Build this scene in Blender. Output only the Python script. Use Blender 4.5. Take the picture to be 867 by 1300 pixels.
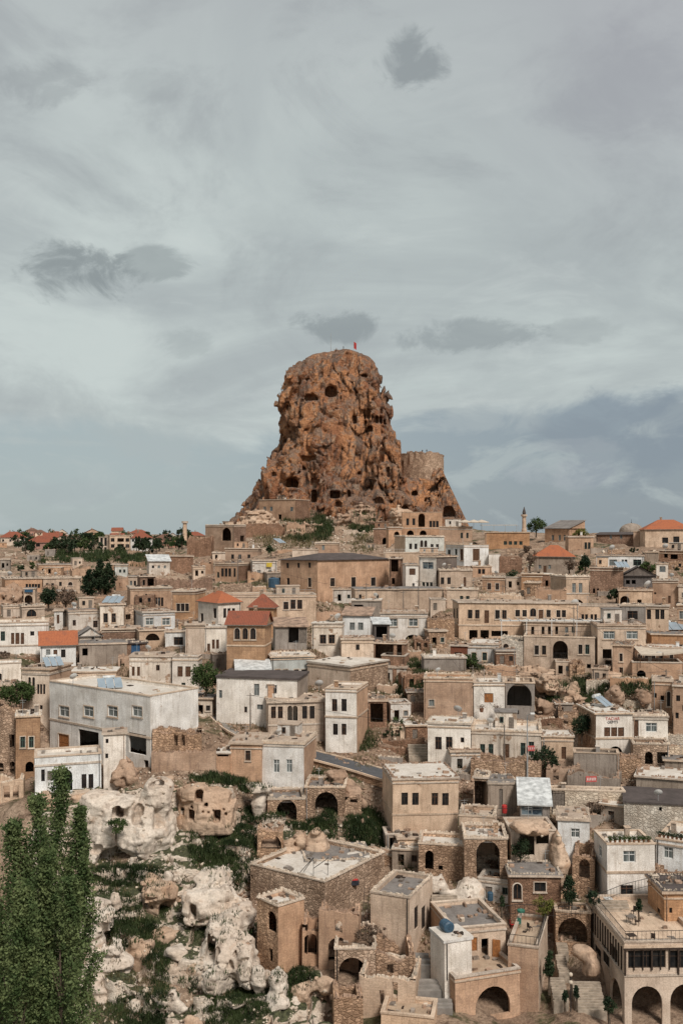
import bpy, bmesh, math, random
import numpy as np
from mathutils import Vector, Matrix, Euler
from mathutils.geometry import delaunay_2d_cdt
from mathutils.bvhtree import BVHTree

for o in list(bpy.data.objects): bpy.data.objects.remove(o)
SC = bpy.context.scene
COL = SC.collection
random.seed(7)
RNG = np.random.default_rng(7)
R = math.radians

# ------------------------------------------------------------------ camera
F = 1300.0; CX = 433.5; HY = 680.0          # focal length in photo pixels, optical centre, horizon row
cam_d = bpy.data.cameras.new('camera'); cam = bpy.data.objects.new('camera', cam_d); COL.objects.link(cam)
cam_d.sensor_fit = 'VERTICAL'; cam_d.sensor_height = 36; cam_d.sensor_width = 24; cam_d.lens = 36
cam_d.shift_y = 30 / 1300; cam_d.clip_start = 0.5; cam_d.clip_end = 12000
cam.location = (0, 0, 0); cam.rotation_euler = (R(90), 0, 0)
SC.camera = cam
SC.view_settings.view_transform = 'Standard'; SC.view_settings.look = 'None'
SC.view_settings.exposure = 1.02; SC.view_settings.gamma = 1.0
SUN_DIR = Vector((0.34, -0.70, 0.86)).normalized()

# ------------------------------------------------------------------ world: overcast sky
def build_world():
    w = bpy.data.worlds.new('World'); SC.world = w; w.use_nodes = True
    nt = w.node_tree; N = nt.nodes; L = nt.links; N.clear()
    out = N.new('ShaderNodeOutputWorld'); bg = N.new('ShaderNodeBackground'); L.new(bg.outputs[0], out.inputs[0])
    sky = N.new('ShaderNodeTexSky'); sky.sky_type = 'NISHITA'; sky.sun_disc = False
    sky.sun_elevation = math.asin(SUN_DIR.z); sky.sun_rotation = math.atan2(SUN_DIR.x, SUN_DIR.y)
    tc = N.new('ShaderNodeTexCoord'); sep = N.new('ShaderNodeSeparateXYZ'); L.new(tc.outputs['Generated'], sep.inputs[0])
    def math_(op, a, b=None, c=None):
        m = N.new('ShaderNodeMath'); m.operation = op
        for i, v in enumerate((a, b, c)):
            if v is None: continue
            if isinstance(v, (int, float)): m.inputs[i].default_value = v
            else: L.new(v, m.inputs[i])
        return m.outputs[0]
    def mixc(f, a, b):
        m = N.new('ShaderNodeMix'); m.data_type = 'RGBA'
        if isinstance(f, (int, float)): m.inputs[0].default_value = f
        else: L.new(f, m.inputs[0])
        for i, v in ((6, a), (7, b)):
            if isinstance(v, tuple): m.inputs[i].default_value = v + (1,)
            else: L.new(v, m.inputs[i])
        return m.outputs[2]
    def ramp(v, lo, hi):
        m = N.new('ShaderNodeMapRange'); m.interpolation_type = 'SMOOTHSTEP'
        L.new(v, m.inputs[0]); m.inputs[1].default_value = lo; m.inputs[2].default_value = hi
        return m.outputs[0]
    def noise(vec, sc, det=5, rough=.55, dist=0.0):
        n = N.new('ShaderNodeTexNoise'); L.new(vec, n.inputs['Vector']); n.inputs['Scale'].default_value = sc
        n.inputs['Detail'].default_value = det; n.inputs['Roughness'].default_value = rough; n.inputs['Distortion'].default_value = dist
        return n.outputs[0]
    def comb(x, y, z):
        c = N.new('ShaderNodeCombineXYZ')
        for i, v in enumerate((x, y, z)):
            if isinstance(v, (int, float)): c.inputs[i].default_value = v
            else: L.new(v, c.inputs[i])
        return c.outputs[0]
    az = math_('ARCTAN2', sep.outputs[0], sep.outputs[1])       # 0 = straight ahead
    hyp = math_('POWER', math_('ADD', math_('MULTIPLY', sep.outputs[0], sep.outputs[0]), math_('MULTIPLY', sep.outputs[1], sep.outputs[1])), .5)
    el = math_('ARCTAN2', sep.outputs[2], hyp)
    ang = comb(az, math_('MULTIPLY', el, 1.6), 0.0)
    zc = math_('MAXIMUM', sep.outputs[2], 0.02)
    pl = comb(math_('DIVIDE', sep.outputs[0], math_('ADD', zc, .18)), math_('DIVIDE', sep.outputs[1], math_('ADD', zc, .18)), 0.3)
    # thin high layer of cloud: broad streaks with finer linked billows
    n1 = noise(pl, 1.0, 7, .58, .8); n2 = noise(ang, 5.0, 7, .62, .6); n3 = noise(ang, 18.0, 6, .62, .2); n4 = noise(pl, 3.2, 7, .64, .9); n5 = noise(ang, 15.0, 9, .66, .5)
    hi = mixc(ramp(n1, .34, .66), (.206, .229, .233), (.278, .309, .303))
    hi = mixc(math_('MULTIPLY', ramp(n4, .50, .74), .4), hi, (.292, .318, .312))
    hi = mixc(math_('MULTIPLY', ramp(n2, .47, .68), .55), hi, (.160, .177, .185))
    hi = mixc(math_('MULTIPLY', ramp(el, .26, .56), .55), hi, (.182, .188, .201))
    hi = mixc(math_('MULTIPLY', math_('MULTIPLY', ramp(el, .2, .45), ramp(az, .05, .32)), .5), hi, (.186, .186, .206))
    nis = N.new('ShaderNodeMix'); nis.data_type = 'RGBA'; nis.inputs[0].default_value = 1; nis.blend_type = 'MULTIPLY'
    L.new(sky.outputs[0], nis.inputs[6]); nis.inputs[7].default_value = (.05, .05, .05, 1)
    low = mixc(.10, mixc(ramp(az, -.25, .3), (.192, .224, .230), (.132, .156, .175)), nis.outputs[2])
    # cloud deck whose ragged lower edge is higher towards the right
    edge = math_('ADD', math_('ADD', .094, math_('MULTIPLY', ramp(az, -.1, .34), .045)), math_('MULTIPLY', math_('SUBTRACT', n2, .5), .11))
    k = ramp(math_('SUBTRACT', el, edge), -.008, .012)
    colr = mixc(k, low, hi)
    wv = comb(math_('MULTIPLY', az, 1.0), math_('MULTIPLY', el, 2.6), 3.3)
    wn = noise(wv, 9.0, 7, .6, .5)
    wm = math_('MULTIPLY', ramp(wn, .52, .66), math_('SUBTRACT', 1.0, ramp(el, .10, .2)))
    colr = mixc(math_('MULTIPLY', wm, .6), colr, (.222, .250, .250))
    # darker cumulus scraps
    def scrap(px, py, rx, ry, amt, tint):
        a0 = math.atan2(px - CX, F); e0 = math.atan2(HY - py, math.hypot(F, px - CX))
        dx = math_('DIVIDE', math_('SUBTRACT', az, a0), rx / F); dy = math_('DIVIDE', math_('SUBTRACT', el, e0), ry / F)
        r2 = math_('ADD', math_('MULTIPLY', dx, dx), math_('MULTIPLY', dy, dy))
        m = math_('SUBTRACT', math_('ADD', 1.0, math_('MULTIPLY', math_('SUBTRACT', n5, .5), 5.0)), r2)
        return math_('MULTIPLY', ramp(m, -.2, .85), amt), tint
    for a in ((98, 350, 72, 36, .8, (.118, .136, .142)), (195, 335, 48, 22, .6, (.135, .155, .160)), (525, 78, 52, 34, .75, (.122, .138, .146)),
              (432, 414, 58, 24, .75, (.130, .149, .156)), (590, 426, 90, 22, .65, (.135, .155, .162)), (50, 105, 80, 30, .42, (.138, .152, .160)), (200, 110, 50, 20, .25, (.145, .16, .168)), (800, 120, 120, 60, .22, (.15, .158, .175)),
              (320, 285, 50, 26, .5, (.225, .25, .25)), (210, 560, 110, 26, .6, (.205, .232, .235)), (725, 600, 70, 22, .6, (.195, .215, .228)),
              (735, 567, 60, 9, .6, (.20, .22, .23)), (235, 435, 40, 20, .32, (.145, .165, .17)), (620, 535, 70, 18, .5, (.21, .235, .24)), (90, 625, 60, 18, .4, (.19, .215, .222)),
              (820, 560, 130, 62, .55, (.118, .142, .165)), (740, 420, 50, 16, .35, (.15, .17, .175))):
        f, t = scrap(*a); colr = mixc(f, colr, t)
    # ground-side half of the dome: dull earth light
    colr = mixc(ramp(el, -.02, -.12), colr, (.10, .09, .075))
    L.new(colr, bg.inputs[0]); bg.inputs[1].default_value = 1.0
build_world()
sd = bpy.data.lights.new('sun', 'SUN'); sd.energy = 1.75; sd.angle = R(13); sd.color = (1, .95, .89)
sun = bpy.data.objects.new('sun', sd); COL.objects.link(sun); sun.rotation_euler = SUN_DIR.to_track_quat('Z', 'Y').to_euler()

# ------------------------------------------------------------------ noise and meshes
def _h(ix, iy, iz, seed):
    h = (ix.astype(np.uint32) * np.uint32(374761393) + iy.astype(np.uint32) * np.uint32(668265263) + iz.astype(np.uint32) * np.uint32(2246822519) + np.uint32(seed * 3266489917 & 0xffffffff))
    h = (h ^ (h >> np.uint32(13))) * np.uint32(1274126177)
    h = (h ^ (h >> np.uint32(15))) * np.uint32(2654435761)
    return ((h ^ (h >> np.uint32(16))).astype(np.float32) / np.float32(2**31)) - 1
def vnoise(x, y, z, seed=0):
    x = np.asarray(x, np.float32); y = np.asarray(y, np.float32); z = np.asarray(z, np.float32)
    ix, iy, iz = np.floor(x).astype(np.int64), np.floor(y).astype(np.int64), np.floor(z).astype(np.int64)
    fx, fy, fz = x - ix, y - iy, z - iz
    fx = fx*fx*(3-2*fx); fy = fy*fy*(3-2*fy); fz = fz*fz*(3-2*fz)
    r = 0
    for a in (0, 1):
        for b in (0, 1):
            for c in (0, 1):
                wgt = (fx if a else 1-fx) * (fy if b else 1-fy) * (fz if c else 1-fz)
                r = r + wgt * _h(ix+a, iy+b, iz+c, seed)
    return r
def fbm(x, y, z, octv=4, seed=0, gain=.5):
    a = 1; s = 0; f = 1
    for i in range(octv):
        s = s + a * vnoise(x*f, y*f, z*f, seed+i*17); a *= gain; f *= 2.03
    return s
def sstep(a, b, x):
    t = np.clip((x-a)/(b-a), 0, 1); return t*t*(3-2*t)

def np_mesh(name, V, Fq, mats=(), smooth=False, uv=None):
    V = np.asarray(V, np.float32); Fq = np.asarray(Fq, np.int32)
    m = bpy.data.meshes.new(name); k = Fq.shape[1]
    m.vertices.add(len(V)); m.vertices.foreach_set('co', V.ravel())
    m.loops.add(Fq.size); m.loops.foreach_set('vertex_index', Fq.ravel())
    m.polygons.add(len(Fq)); m.polygons.foreach_set('loop_start', np.arange(0, Fq.size, k, dtype=np.int32))
    try: m.polygons.foreach_set('loop_total', np.full(len(Fq), k, np.int32))
    except Exception: pass
    if smooth: m.polygons.foreach_set('use_smooth', np.ones(len(Fq), bool))
    for mt in mats: m.materials.append(mt)
    m.update(calc_edges=True); m.validate()
    return m

def surface_nets(G, org, h):
    G = np.pad(G, 1, constant_values=1.0); org = np.asarray(org, np.float32) - h
    s = G < 0; nx, ny, nz = G.shape
    def c(a, i, j, k): return a[i:nx-1+i, j:ny-1+j, k:nz-1+k]
    cnt = sum(c(s, i, j, k).astype(np.int8) for i in (0,1) for j in (0,1) for k in (0,1))
    act = (cnt > 0) & (cnt < 8); I, J, K = np.nonzero(act)
    vid = np.full(act.shape, -1, np.int32); vid[I, J, K] = np.arange(len(I))
    pos = np.zeros((len(I), 3), np.float32); n = np.zeros(len(I), np.float32)
    cs = [(i, j, k) for i in (0,1) for j in (0,1) for k in (0,1)]
    for a in cs:
        for ax in range(3):
            if a[ax]: continue
            b = list(a); b[ax] = 1
            f0 = G[I+a[0], J+a[1], K+a[2]]; f1 = G[I+b[0], J+b[1], K+b[2]]
            m = (f0 < 0) != (f1 < 0); t = np.where(m, f0/np.where(m, f0-f1, 1), 0)
            p = np.zeros((len(I), 3), np.float32); p[:, 0] = a[0]; p[:, 1] = a[1]; p[:, 2] = a[2]; p[:, ax] += t
            pos[m] += p[m]; n[m] += 1
    pos /= np.maximum(n, 1)[:, None]
    V = (pos + np.stack([I, J, K], 1)) * h + org
    Q = []
    for ax in range(3):
        u, v = [(1, 2), (2, 0), (0, 1)][ax]
        sl0 = [slice(1, -1)]*3; sl1 = [slice(1, -1)]*3
        sl0[ax] = slice(0, -1); sl1[ax] = slice(1, None)
        A = s[tuple(sl0)]; B = s[tuple(sl1)]
        idx = np.argwhere(A != B)
        if not len(idx): continue
        flip = B[tuple(idx.T)]
        e = idx.copy(); e[:, u] += 1; e[:, v] += 1
        def cell(du, dv):
            q = e.copy(); q[:, u] += du; q[:, v] += dv
            return vid[q[:, 0], q[:, 1], q[:, 2]]
        q = np.stack([cell(-1, -1), cell(0, -1), cell(0, 0), cell(-1, 0)], 1)
        q[flip] = q[flip][:, ::-1]
        Q.append(q)
    return V, np.concatenate(Q)

# ------------------------------------------------------------------ materials
MATS = {}
class NT:
    def __init__(s, name, rough=.9, spec=.2):
        m = bpy.data.materials.new(name); m.use_nodes = True; s.m = m; s.N = m.node_tree.nodes; s.L = m.node_tree.links
        s.b = s.N['Principled BSDF']; s.b.inputs['Roughness'].default_value = rough; s.b.inputs['Specular IOR Level'].default_value = spec
        MATS[name] = m
    def put(s, sock, v):
        if isinstance(v, (int, float)): sock.default_value = v
        elif isinstance(v, tuple): sock.default_value = v if len(v) == len(sock.default_value) else v + (1,)
        else: s.L.new(v, sock)
    def math(s, op, a, b=0.0, clamp=False):
        m = s.N.new('ShaderNodeMath'); m.operation = op; m.use_clamp = clamp; s.put(m.inputs[0], a); s.put(m.inputs[1], b); return m.outputs[0]
    def mix(s, f, a, b, mode='MIX'):
        m = s.N.new('ShaderNodeMix'); m.data_type = 'RGBA'; m.blend_type = mode; s.put(m.inputs[0], f); s.put(m.inputs[6], a); s.put(m.inputs[7], b); return m.outputs[2]
    def ramp(s, v, lo, hi, a=0.0, b=1.0):
        m = s.N.new('ShaderNodeMapRange'); m.interpolation_type = 'SMOOTHSTEP'; s.put(m.inputs[0], v)
        for i, q in enumerate((lo, hi, a, b)): m.inputs[i+1].default_value = q
        return m.outputs[0]
    def coord(s, kind='Object', scale=(1, 1, 1), rnd=True):
        t = s.N.new('ShaderNodeTexCoord'); v = t.outputs[kind]
        if rnd:
            oi = s.N.new('ShaderNodeObjectInfo'); a = s.N.new('ShaderNodeVectorMath'); a.operation = 'SCALE'
            c = s.N.new('ShaderNodeCombineXYZ'); s.L.new(oi.outputs['Random'], c.inputs[0]); s.L.new(oi.outputs['Random'], c.inputs[1])
            s.L.new(c.outputs[0], a.inputs[0]); a.inputs['Scale'].default_value = 61.0
            b = s.N.new('ShaderNodeVectorMath'); b.operation = 'ADD'; s.L.new(v, b.inputs[0]); s.L.new(a.outputs[0], b.inputs[1]); v = b.outputs[0]
        if scale != (1, 1, 1):
            c = s.N.new('ShaderNodeVectorMath'); c.operation = 'MULTIPLY'; s.L.new(v, c.inputs[0]); c.inputs[1].default_value = scale; v = c.outputs[0]
        return v
    def noise(s, vec, sc, det=4, rough=.6, dist=0.0):
        n = s.N.new('ShaderNodeTexNoise'); s.L.new(vec, n.inputs['Vector']); n.inputs['Scale'].default_value = sc; n.inputs['Detail'].default_value = det
        n.inputs['Roughness'].default_value = rough; n.inputs['Distortion'].default_value = dist; return n.outputs[0]
    def bump(s, h, strength=.5, dist=.05):
        b = s.N.new('ShaderNodeBump'); b.inputs['Strength'].default_value = strength; b.inputs['Distance'].default_value = dist
        s.L.new(h, b.inputs['Height']); s.L.new(b.outputs[0], s.b.inputs['Normal'])
    def col(s, c): s.put(s.b.inputs['Base Color'], c)
    def rand(s):
        oi = s.N.new('ShaderNodeObjectInfo'); return oi.outputs['Random']
def mul(c, k): return tuple(min(1, x*k) for x in c)

def wallmat(name, c1, c2, stain, course=None, patch=None, streak=.5, patch_lo=.58, bumpk=.5, rubble=0.0):
    t = NT(name, .92, .15); uv = t.coord('UV')
    n0 = t.noise(uv, .22, 4, .6); n1 = t.noise(uv, 1.4, 5, .65); n2 = t.noise(uv, 7, 3, .7)
    c = t.mix(t.ramp(n0, .35, .65), c1, c2)
    h = n2
    if course:
        bw, bh, k = course
        wob = t.N.new('ShaderNodeVectorMath'); wob.operation = 'ADD'; t.L.new(uv, wob.inputs[0])
        cw = t.N.new('ShaderNodeCombineXYZ'); t.put(cw.inputs[1], t.math('MULTIPLY', n1, .26)); t.put(cw.inputs[0], t.math('MULTIPLY', n2, .14)); t.L.new(cw.outputs[0], wob.inputs[1])
        br = t.N.new('ShaderNodeTexBrick'); t.L.new(wob.outputs[0], br.inputs['Vector']); br.inputs['Scale'].default_value = 1
        br.inputs['Brick Width'].default_value = bw; br.inputs['Row Height'].default_value = bh; br.inputs['Mortar Size'].default_value = .022; br.inputs['Mortar Smooth'].default_value = .6
        br.inputs['Color1'].default_value = (.62, .62, .62, 1); br.inputs['Color2'].default_value = (1.22, 1.2, 1.16, 1); br.inputs['Mortar'].default_value = (.5, .45, .40, 1); br.offset = .47
        br.inputs['Bias'].default_value = 0.1
        c = t.mix(k, c, t.mix(1.0, c, br.outputs['Color'], 'MULTIPLY'))
        h = t.math('ADD', t.math('MULTIPLY', n2, .6), t.math('MULTIPLY', br.outputs['Fac'], -.8*k))
    if rubble:      # irregular field stones in thick mortar
        sc_ = t.N.new('ShaderNodeVectorMath'); sc_.operation = 'MULTIPLY'; t.L.new(uv, sc_.inputs[0]); sc_.inputs[1].default_value = (2.1, 3.1, 1)
        vo = t.N.new('ShaderNodeTexVoronoi'); vo.feature = 'DISTANCE_TO_EDGE'; t.L.new(sc_.outputs[0], vo.inputs['Vector']); vo.inputs['Scale'].default_value = 1.0
        vc = t.N.new('ShaderNodeTexVoronoi'); t.L.new(sc_.outputs[0], vc.inputs['Vector']); vc.inputs['Scale'].default_value = 1.0
        bw_ = t.N.new('ShaderNodeRGBToBW'); t.L.new(vc.outputs['Color'], bw_.inputs[0])
        st_ = t.mix(t.ramp(bw_.outputs[0], .15, .85), (.60, .57, .54), (1.30, 1.29, 1.27)); st_ = t.mix(t.ramp(vo.outputs['Distance'], .02, .12), (.60, .555, .51), st_)
        c = t.mix(rubble, c, t.mix(1.0, c, st_, 'MULTIPLY')); h = t.math('ADD', t.math('MULTIPLY', n2, .5), t.math('MULTIPLY', t.ramp(vo.outputs['Distance'], .0, .15), .9))
    if patch:
        pn = t.noise(uv, .55, 6, .66, .3)
        c = t.mix(t.ramp(pn, patch_lo, patch_lo+.05), c, t.mix(t.ramp(n1, .4, .6), patch, mul(patch, .72)))
    # rain streaks running down the wall, blotches of grime, broad tonal drift
    t2 = t.N.new('ShaderNodeVectorMath'); t2.operation = 'MULTIPLY'; t.L.new(uv, t2.inputs[0]); t2.inputs[1].default_value = (2.6, .20, 1)
    sn = t.noise(t2.outputs[0], 1.0, 6, .68)
    c = t.mix(t.math('MULTIPLY', t.ramp(sn, .47, .68), min(1.0, streak*1.35)), c, stain)
    bl = t.noise(uv, .7, 7, .7, .6); c = t.mix(t.math('MULTIPLY', t.ramp(bl, .56, .68), .5), c, mul(stain, .95))
    br2 = t.noise(uv, .38, 5, .6, .3); c = t.mix(1.0, c, t.mix(t.ramp(br2, .32, .68), (.82, .80, .78), (1.12, 1.115, 1.11)), 'MULTIPLY')
    c = t.mix(1.0, c, t.mix(t.ramp(n2, .3, .7), (.78, .77, .76), (1.12, 1.12, 1.12)), 'MULTIPLY')
    rv = t.rand(); rv2 = t.math('FRACT', t.math('MULTIPLY', rv, 17.3))
    c = t.mix(1.0, c, t.mix(rv, (.86, .845, .83), (1.08, 1.07, 1.05)), 'MULTIPLY'); c = t.mix(1.0, c, t.mix(rv2, (1.06, .98, .90), (.95, 1.0, 1.06)), 'MULTIPLY')
    t.col(c); t.bump(h, bumpk, .06)
    return t.m
ST_D = (.12, .085, .062); ST_L = (.27, .215, .165)
wallmat('white_plaster', (.78, .765, .735), (.72, .695, .65), (.47, .42, .365), patch=(.46, .35, .265), patch_lo=.66, streak=.46, bumpk=.25)
wallmat('worn_white', (.71, .67, .615), (.62, .565, .50), (.39, .325, .265), patch=(.42, .30, .22), patch_lo=.57, streak=.55, bumpk=.35)
wallmat('cream_plaster', (.68, .55, .435), (.61, .475, .365), (.36, .275, .21), patch=(.38, .26, .18), patch_lo=.64, streak=.45, bumpk=.3)
wallmat('cream_stone', (.63, .50, .39), (.54, .415, .315), (.32, .235, .18), course=(.55, .30, .28), streak=.45)
wallmat('tan_stone', (.54, .37, .26), (.455, .30, .205), (.26, .175, .128), course=(.6, .31, .26), streak=.45)
wallmat('orange_stone', (.48, .30, .18), (.42, .255, .152), (.22, .13, .085), course=(.6, .32, .4), streak=.4)
wallmat('brown_stone', (.34, .222, .16), (.27, .17, .12), (.14, .093, .068), streak=.45, bumpk=.8, rubble=0.6)
wallmat('rubble', (.54, .395, .29), (.42, .295, .21), (.145, .10, .074), streak=.35, bumpk=1.0, rubble=0.85)
wallmat('white_rubble', (.64, .575, .485), (.56, .48, .39), (.27, .20, .15), streak=.3, bumpk=.9, rubble=0.5)
wallmat('concrete', (.35, .305, .265), (.29, .25, .215), (.15, .118, .098), streak=.55, bumpk=.3)
wallmat('dark_concrete', (.19, .165, .15), (.16, .135, .122), (.09, .076, .068), course=(.4, .2, .35), streak=.5, bumpk=.3)
wallmat('pink_plaster', (.46, .27, .215), (.42, .245, .195), (.26, .17, .13), streak=.3, bumpk=.2)
wallmat('pale_blue', (.56, .59, .575), (.50, .54, .53), (.32, .31, .29), patch=(.42, .35, .27), patch_lo=.67, streak=.4, bumpk=.25)
wallmat('red_brick', (.26, .10, .06), (.21, .083, .053), (.11, .06, .042), course=(.25, .1, .5), streak=.4)
wallmat('trim_stone', (.60, .51, .42), (.52, .425, .34), (.26, .19, .145), streak=.4, bumpk=.3)

def simple(name, c, rough=.85, var=.25, sc=2.0, spec=.2, bump=0.0, metal=0.0):
    t = NT(name, rough, spec); v = t.coord('Object'); n = t.noise(v, sc, 5, .65)
    t.col(t.mix(t.ramp(n, .3, .7), mul(c, 1-var), mul(c, 1+var))); t.b.inputs['Metallic'].default_value = metal
    if bump: t.bump(n, bump, .05)
    return t.m
def roofmat(name, c1, c2, dirt):
    t = NT(name, .95, .1); v = t.coord('Object'); n = t.noise(v, .45, 6, .65, .4); n2 = t.noise(v, 3.5, 5, .7)
    c = t.mix(t.ramp(n, .38, .62), c1, c2); c = t.mix(t.math('MULTIPLY', t.ramp(n2, .5, .72), .7), c, dirt)
    t.col(c); t.bump(n2, .5, .08); return t.m
roofmat('roof_earth', (.45, .355, .275), (.36, .275, .21), (.19, .14, .105))
roofmat('roof_light', (.62, .565, .495), (.52, .46, .39), (.30, .24, .19))
roofmat('roof_grey', (.23, .205, .185), (.17, .15, .135), (.10, .085, .075))
roofmat('roof_dark', (.105, .085, .078), (.08, .066, .06), (.05, .042, .04))
roofmat('paving', (.44, .33, .235), (.36, .26, .18), (.2, .14, .1))
def tilemat(name, c1, c2, c3):
    t = NT(name, .85, .2); uv = t.coord('UV'); n = t.noise(uv, 3.0, 4, .6); n0 = t.noise(uv, .5, 4, .6)
    w = t.N.new('ShaderNodeTexWave'); w.wave_type = 'BANDS'; w.bands_direction = 'X'; t.L.new(uv, w.inputs['Vector']); w.inputs['Scale'].default_value = 1.1; w.inputs['Distortion'].default_value = .4
    w2 = t.N.new('ShaderNodeTexWave'); w2.wave_type = 'BANDS'; w2.bands_direction = 'Y'; w2.wave_profile = 'SAW'; t.L.new(uv, w2.inputs['Vector']); w2.inputs['Scale'].default_value = .8
    c = t.mix(t.ramp(n, .3, .7), c1, c2); c = t.mix(t.math('MULTIPLY', t.ramp(n0, .5, .7), .6), c, c3)
    t.col(c); t.bump(t.math('ADD', w.outputs['Fac'], t.math('MULTIPLY', w2.outputs['Fac'], .6)), .8, .08)
tilemat('tile_orange', (.43, .145, .065), (.34, .11, .055), (.24, .10, .065))
tilemat('tile_red', (.30, .095, .055), (.22, .075, .045), (.15, .07, .05))
tilemat('tile_brown', (.20, .105, .07), (.15, .08, .055), (.09, .06, .05))
simple('metal_sheet', (.50, .50, .48), .5, .35, 1.2, .4)
simple('rust_sheet', (.30, .20, .14), .7, .5, 1.0, .3)
simple('wood_brown', (.10, .052, .03), .7, .4, 4.0)
simple('wood_orange', (.30, .125, .045), .65, .3, 4.0)
simple('wood_dark', (.045, .03, .022), .7, .4, 4.0)
simple('wood_grey', (.17, .14, .115), .8, .3, 4.0)
simple('frame_white', (.62, .61, .58), .5, .08, 3.0, .4)
simple('frame_green', (.06, .10, .08), .6, .2, 3.0)
simple('frame_grey', (.26, .25, .235), .6, .2, 3.0)
simple('frame_blue', (.035, .085, .16), .6, .2, 3.0)
simple('iron', (.030, .026, .024), .6, .3, 3.0, .4)
simple('steel', (.30, .30, .29), .45, .15, 3.0, .5)
simple('dark_curtain', (.05, .045, .04), .9, .4, 3.0)
t = NT('glass_dark', .3, .22); v = t.coord('Object'); n = t.noise(v, .9, 3)
t.col(t.mix(t.ramp(n, .4, .6), (.009, .010, .011), (.024, .023, .022)))
t = NT('glass_curtain', .25, .5); v = t.coord('Object', (4, 4, .3)); n = t.noise(v, 1.5, 3)
t.col(t.mix(t.ramp(n, .4, .6), (.05, .06, .06), (.20, .22, .21)))
t = NT('glass_blue', .15, .6); v = t.coord('Object'); n = t.noise(v, .8, 3); t.col(t.mix(t.ramp(n, .4, .6), (.03, .045, .06), (.16, .20, .22)))
t = NT('solar_glass', .1, .7); v = t.coord('Object'); t.col(t.mix(t.noise(v, 1.0), (.16, .20, .23), (.34, .40, .44)))
simple('tank_blue', (.035, .075, .115), .5, .2, 2, .4)
simple('cloth_beige', (.50, .42, .33), .9, .15, 1.5)
simple('cloth_red', (.42, .04, .035), .9, .2, 2)
simple('cloth_white', (.62, .61, .58), .9, .1, 2)
simple('cloth_green', (.04, .13, .09), .9, .2, 2)
simple('cloth_dark', (.03, .032, .04), .9, .3, 2)
simple('skin', (.42, .25, .17), .6, .1, 3)
simple('sign_red', (.45, .10, .085), .6, .2, 2)
simple('sign_yellow', (.55, .40, .06), .6, .15, 2)
simple('sign_blue', (.03, .08, .14), .6, .15, 2)
simple('paint_orange', (.42, .12, .04), .6, .2, 2)
simple('asphalt', (.085, .085, .088), .9, .18, 1.5, .2, .3)
simple('path_grey', (.24, .215, .19), .95, .2, 1.0, .1, .4)
simple('stone_step', (.33, .27, .21), .95, .3, 1.6, .1, .5)
simple('tyre', (.015, .015, .016), .9, .2, 3)
simple('car_paint', (.02, .028, .035), .25, .1, 1, .6)
simple('car_white', (.55, .55, .54), .3, .05, 1, .6)
simple('bark', (.10, .075, .055), .95, .4, 3, .1, .6)
simple('pot_clay', (.24, .12, .07), .8, .2, 3)
simple('loose_stone', (.50, .41, .32), .95, .35, .35, .1, .4)
simple('brown_loose_stone', (.29, .195, .138), .95, .4, .35, .1, .4)

def leafmat(name, c1, c2, sc=.35):
    t = NT(name, .7, .2); v = t.coord('Object'); n = t.noise(v, sc, 3, .6); n2 = t.noise(v, sc*9, 2, .6)
    c = t.mix(t.ramp(n, .35, .65), c1, c2); c = t.mix(1.0, c, t.mix(n2, (.55, .55, .55), (1.45, 1.45, 1.4)), 'MULTIPLY'); t.col(c)
    try: t.b.inputs['Subsurface Weight'].default_value = 0
    except Exception: pass
    tr = t.N.new('ShaderNodeBsdfTranslucent'); t.L.new(c, tr.inputs[0]); mx = t.N.new('ShaderNodeMixShader'); mx.inputs[0].default_value = .25
    o = t.N['Material Output']; t.L.new(t.b.outputs[0], mx.inputs[1]); t.L.new(tr.outputs[0], mx.inputs[2]); t.L.new(mx.outputs[0], o.inputs[0])
leafmat('leaf_poplar', (.055, .088, .03), (.16, .195, .08), .7)
leafmat('leaf_dark', (.018, .032, .015), (.04, .058, .026))
leafmat('leaf_green', (.035, .06, .018), (.075, .105, .034))
leafmat('leaf_yellow', (.12, .13, .03), (.20, .18, .05))
leafmat('leaf_dry', (.15, .105, .075), (.22, .15, .11))
leafmat('grass_green', (.022, .036, .012), (.056, .075, .026), .35)
leafmat('grass_dry', (.11, .095, .045), (.19, .15, .08), .25)

# castle rock: ochre tuff with dark lichen and pale scars
t = NT('castle_tuff', .95, .1); v = t.coord('Object', rnd=False)
vs = t.coord('Object', (1, 1, .28), False); vh = t.coord('Object', (.5, .5, 1.6), False)
a = t.noise(vs, .07, 7, .64, .6); b = t.noise(v, .26, 7, .7, .4); c_ = t.noise(vs, .26, 6, .7, .8); d_ = t.noise(v, 1.4, 5, .72); big = t.noise(v, .035, 5, .6, .5)
c = t.mix(t.ramp(a, .38, .60), (.31, .138, .074), (.57, .275, .133))
c = t.mix(t.math('MULTIPLY', t.ramp(b, .50, .64), .85), c, (.60, .405, .27))
c = t.mix(t.math('MULTIPLY', t.ramp(big, .50, .60), .5), c, (.20, .13, .098))
c = t.mix(t.math('MULTIPLY', t.ramp(c_, .505, .585), .85), c, (.105, .066, .05))
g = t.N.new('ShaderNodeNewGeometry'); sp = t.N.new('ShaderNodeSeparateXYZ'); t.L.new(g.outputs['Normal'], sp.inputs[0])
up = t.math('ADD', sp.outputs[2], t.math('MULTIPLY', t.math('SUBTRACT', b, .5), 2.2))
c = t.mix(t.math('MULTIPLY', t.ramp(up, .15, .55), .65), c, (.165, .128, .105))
e_ = t.noise(v, .12, 6, .7, .4); c = t.mix(t.math('MULTIPLY', t.ramp(e_, .60, .67), .75), c, (.50, .37, .26))
c = t.mix(1.0, c, t.mix(t.ramp(d_, .3, .7), (.62, .60, .58), (1.22, 1.22, 1.22)), 'MULTIPLY')
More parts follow.
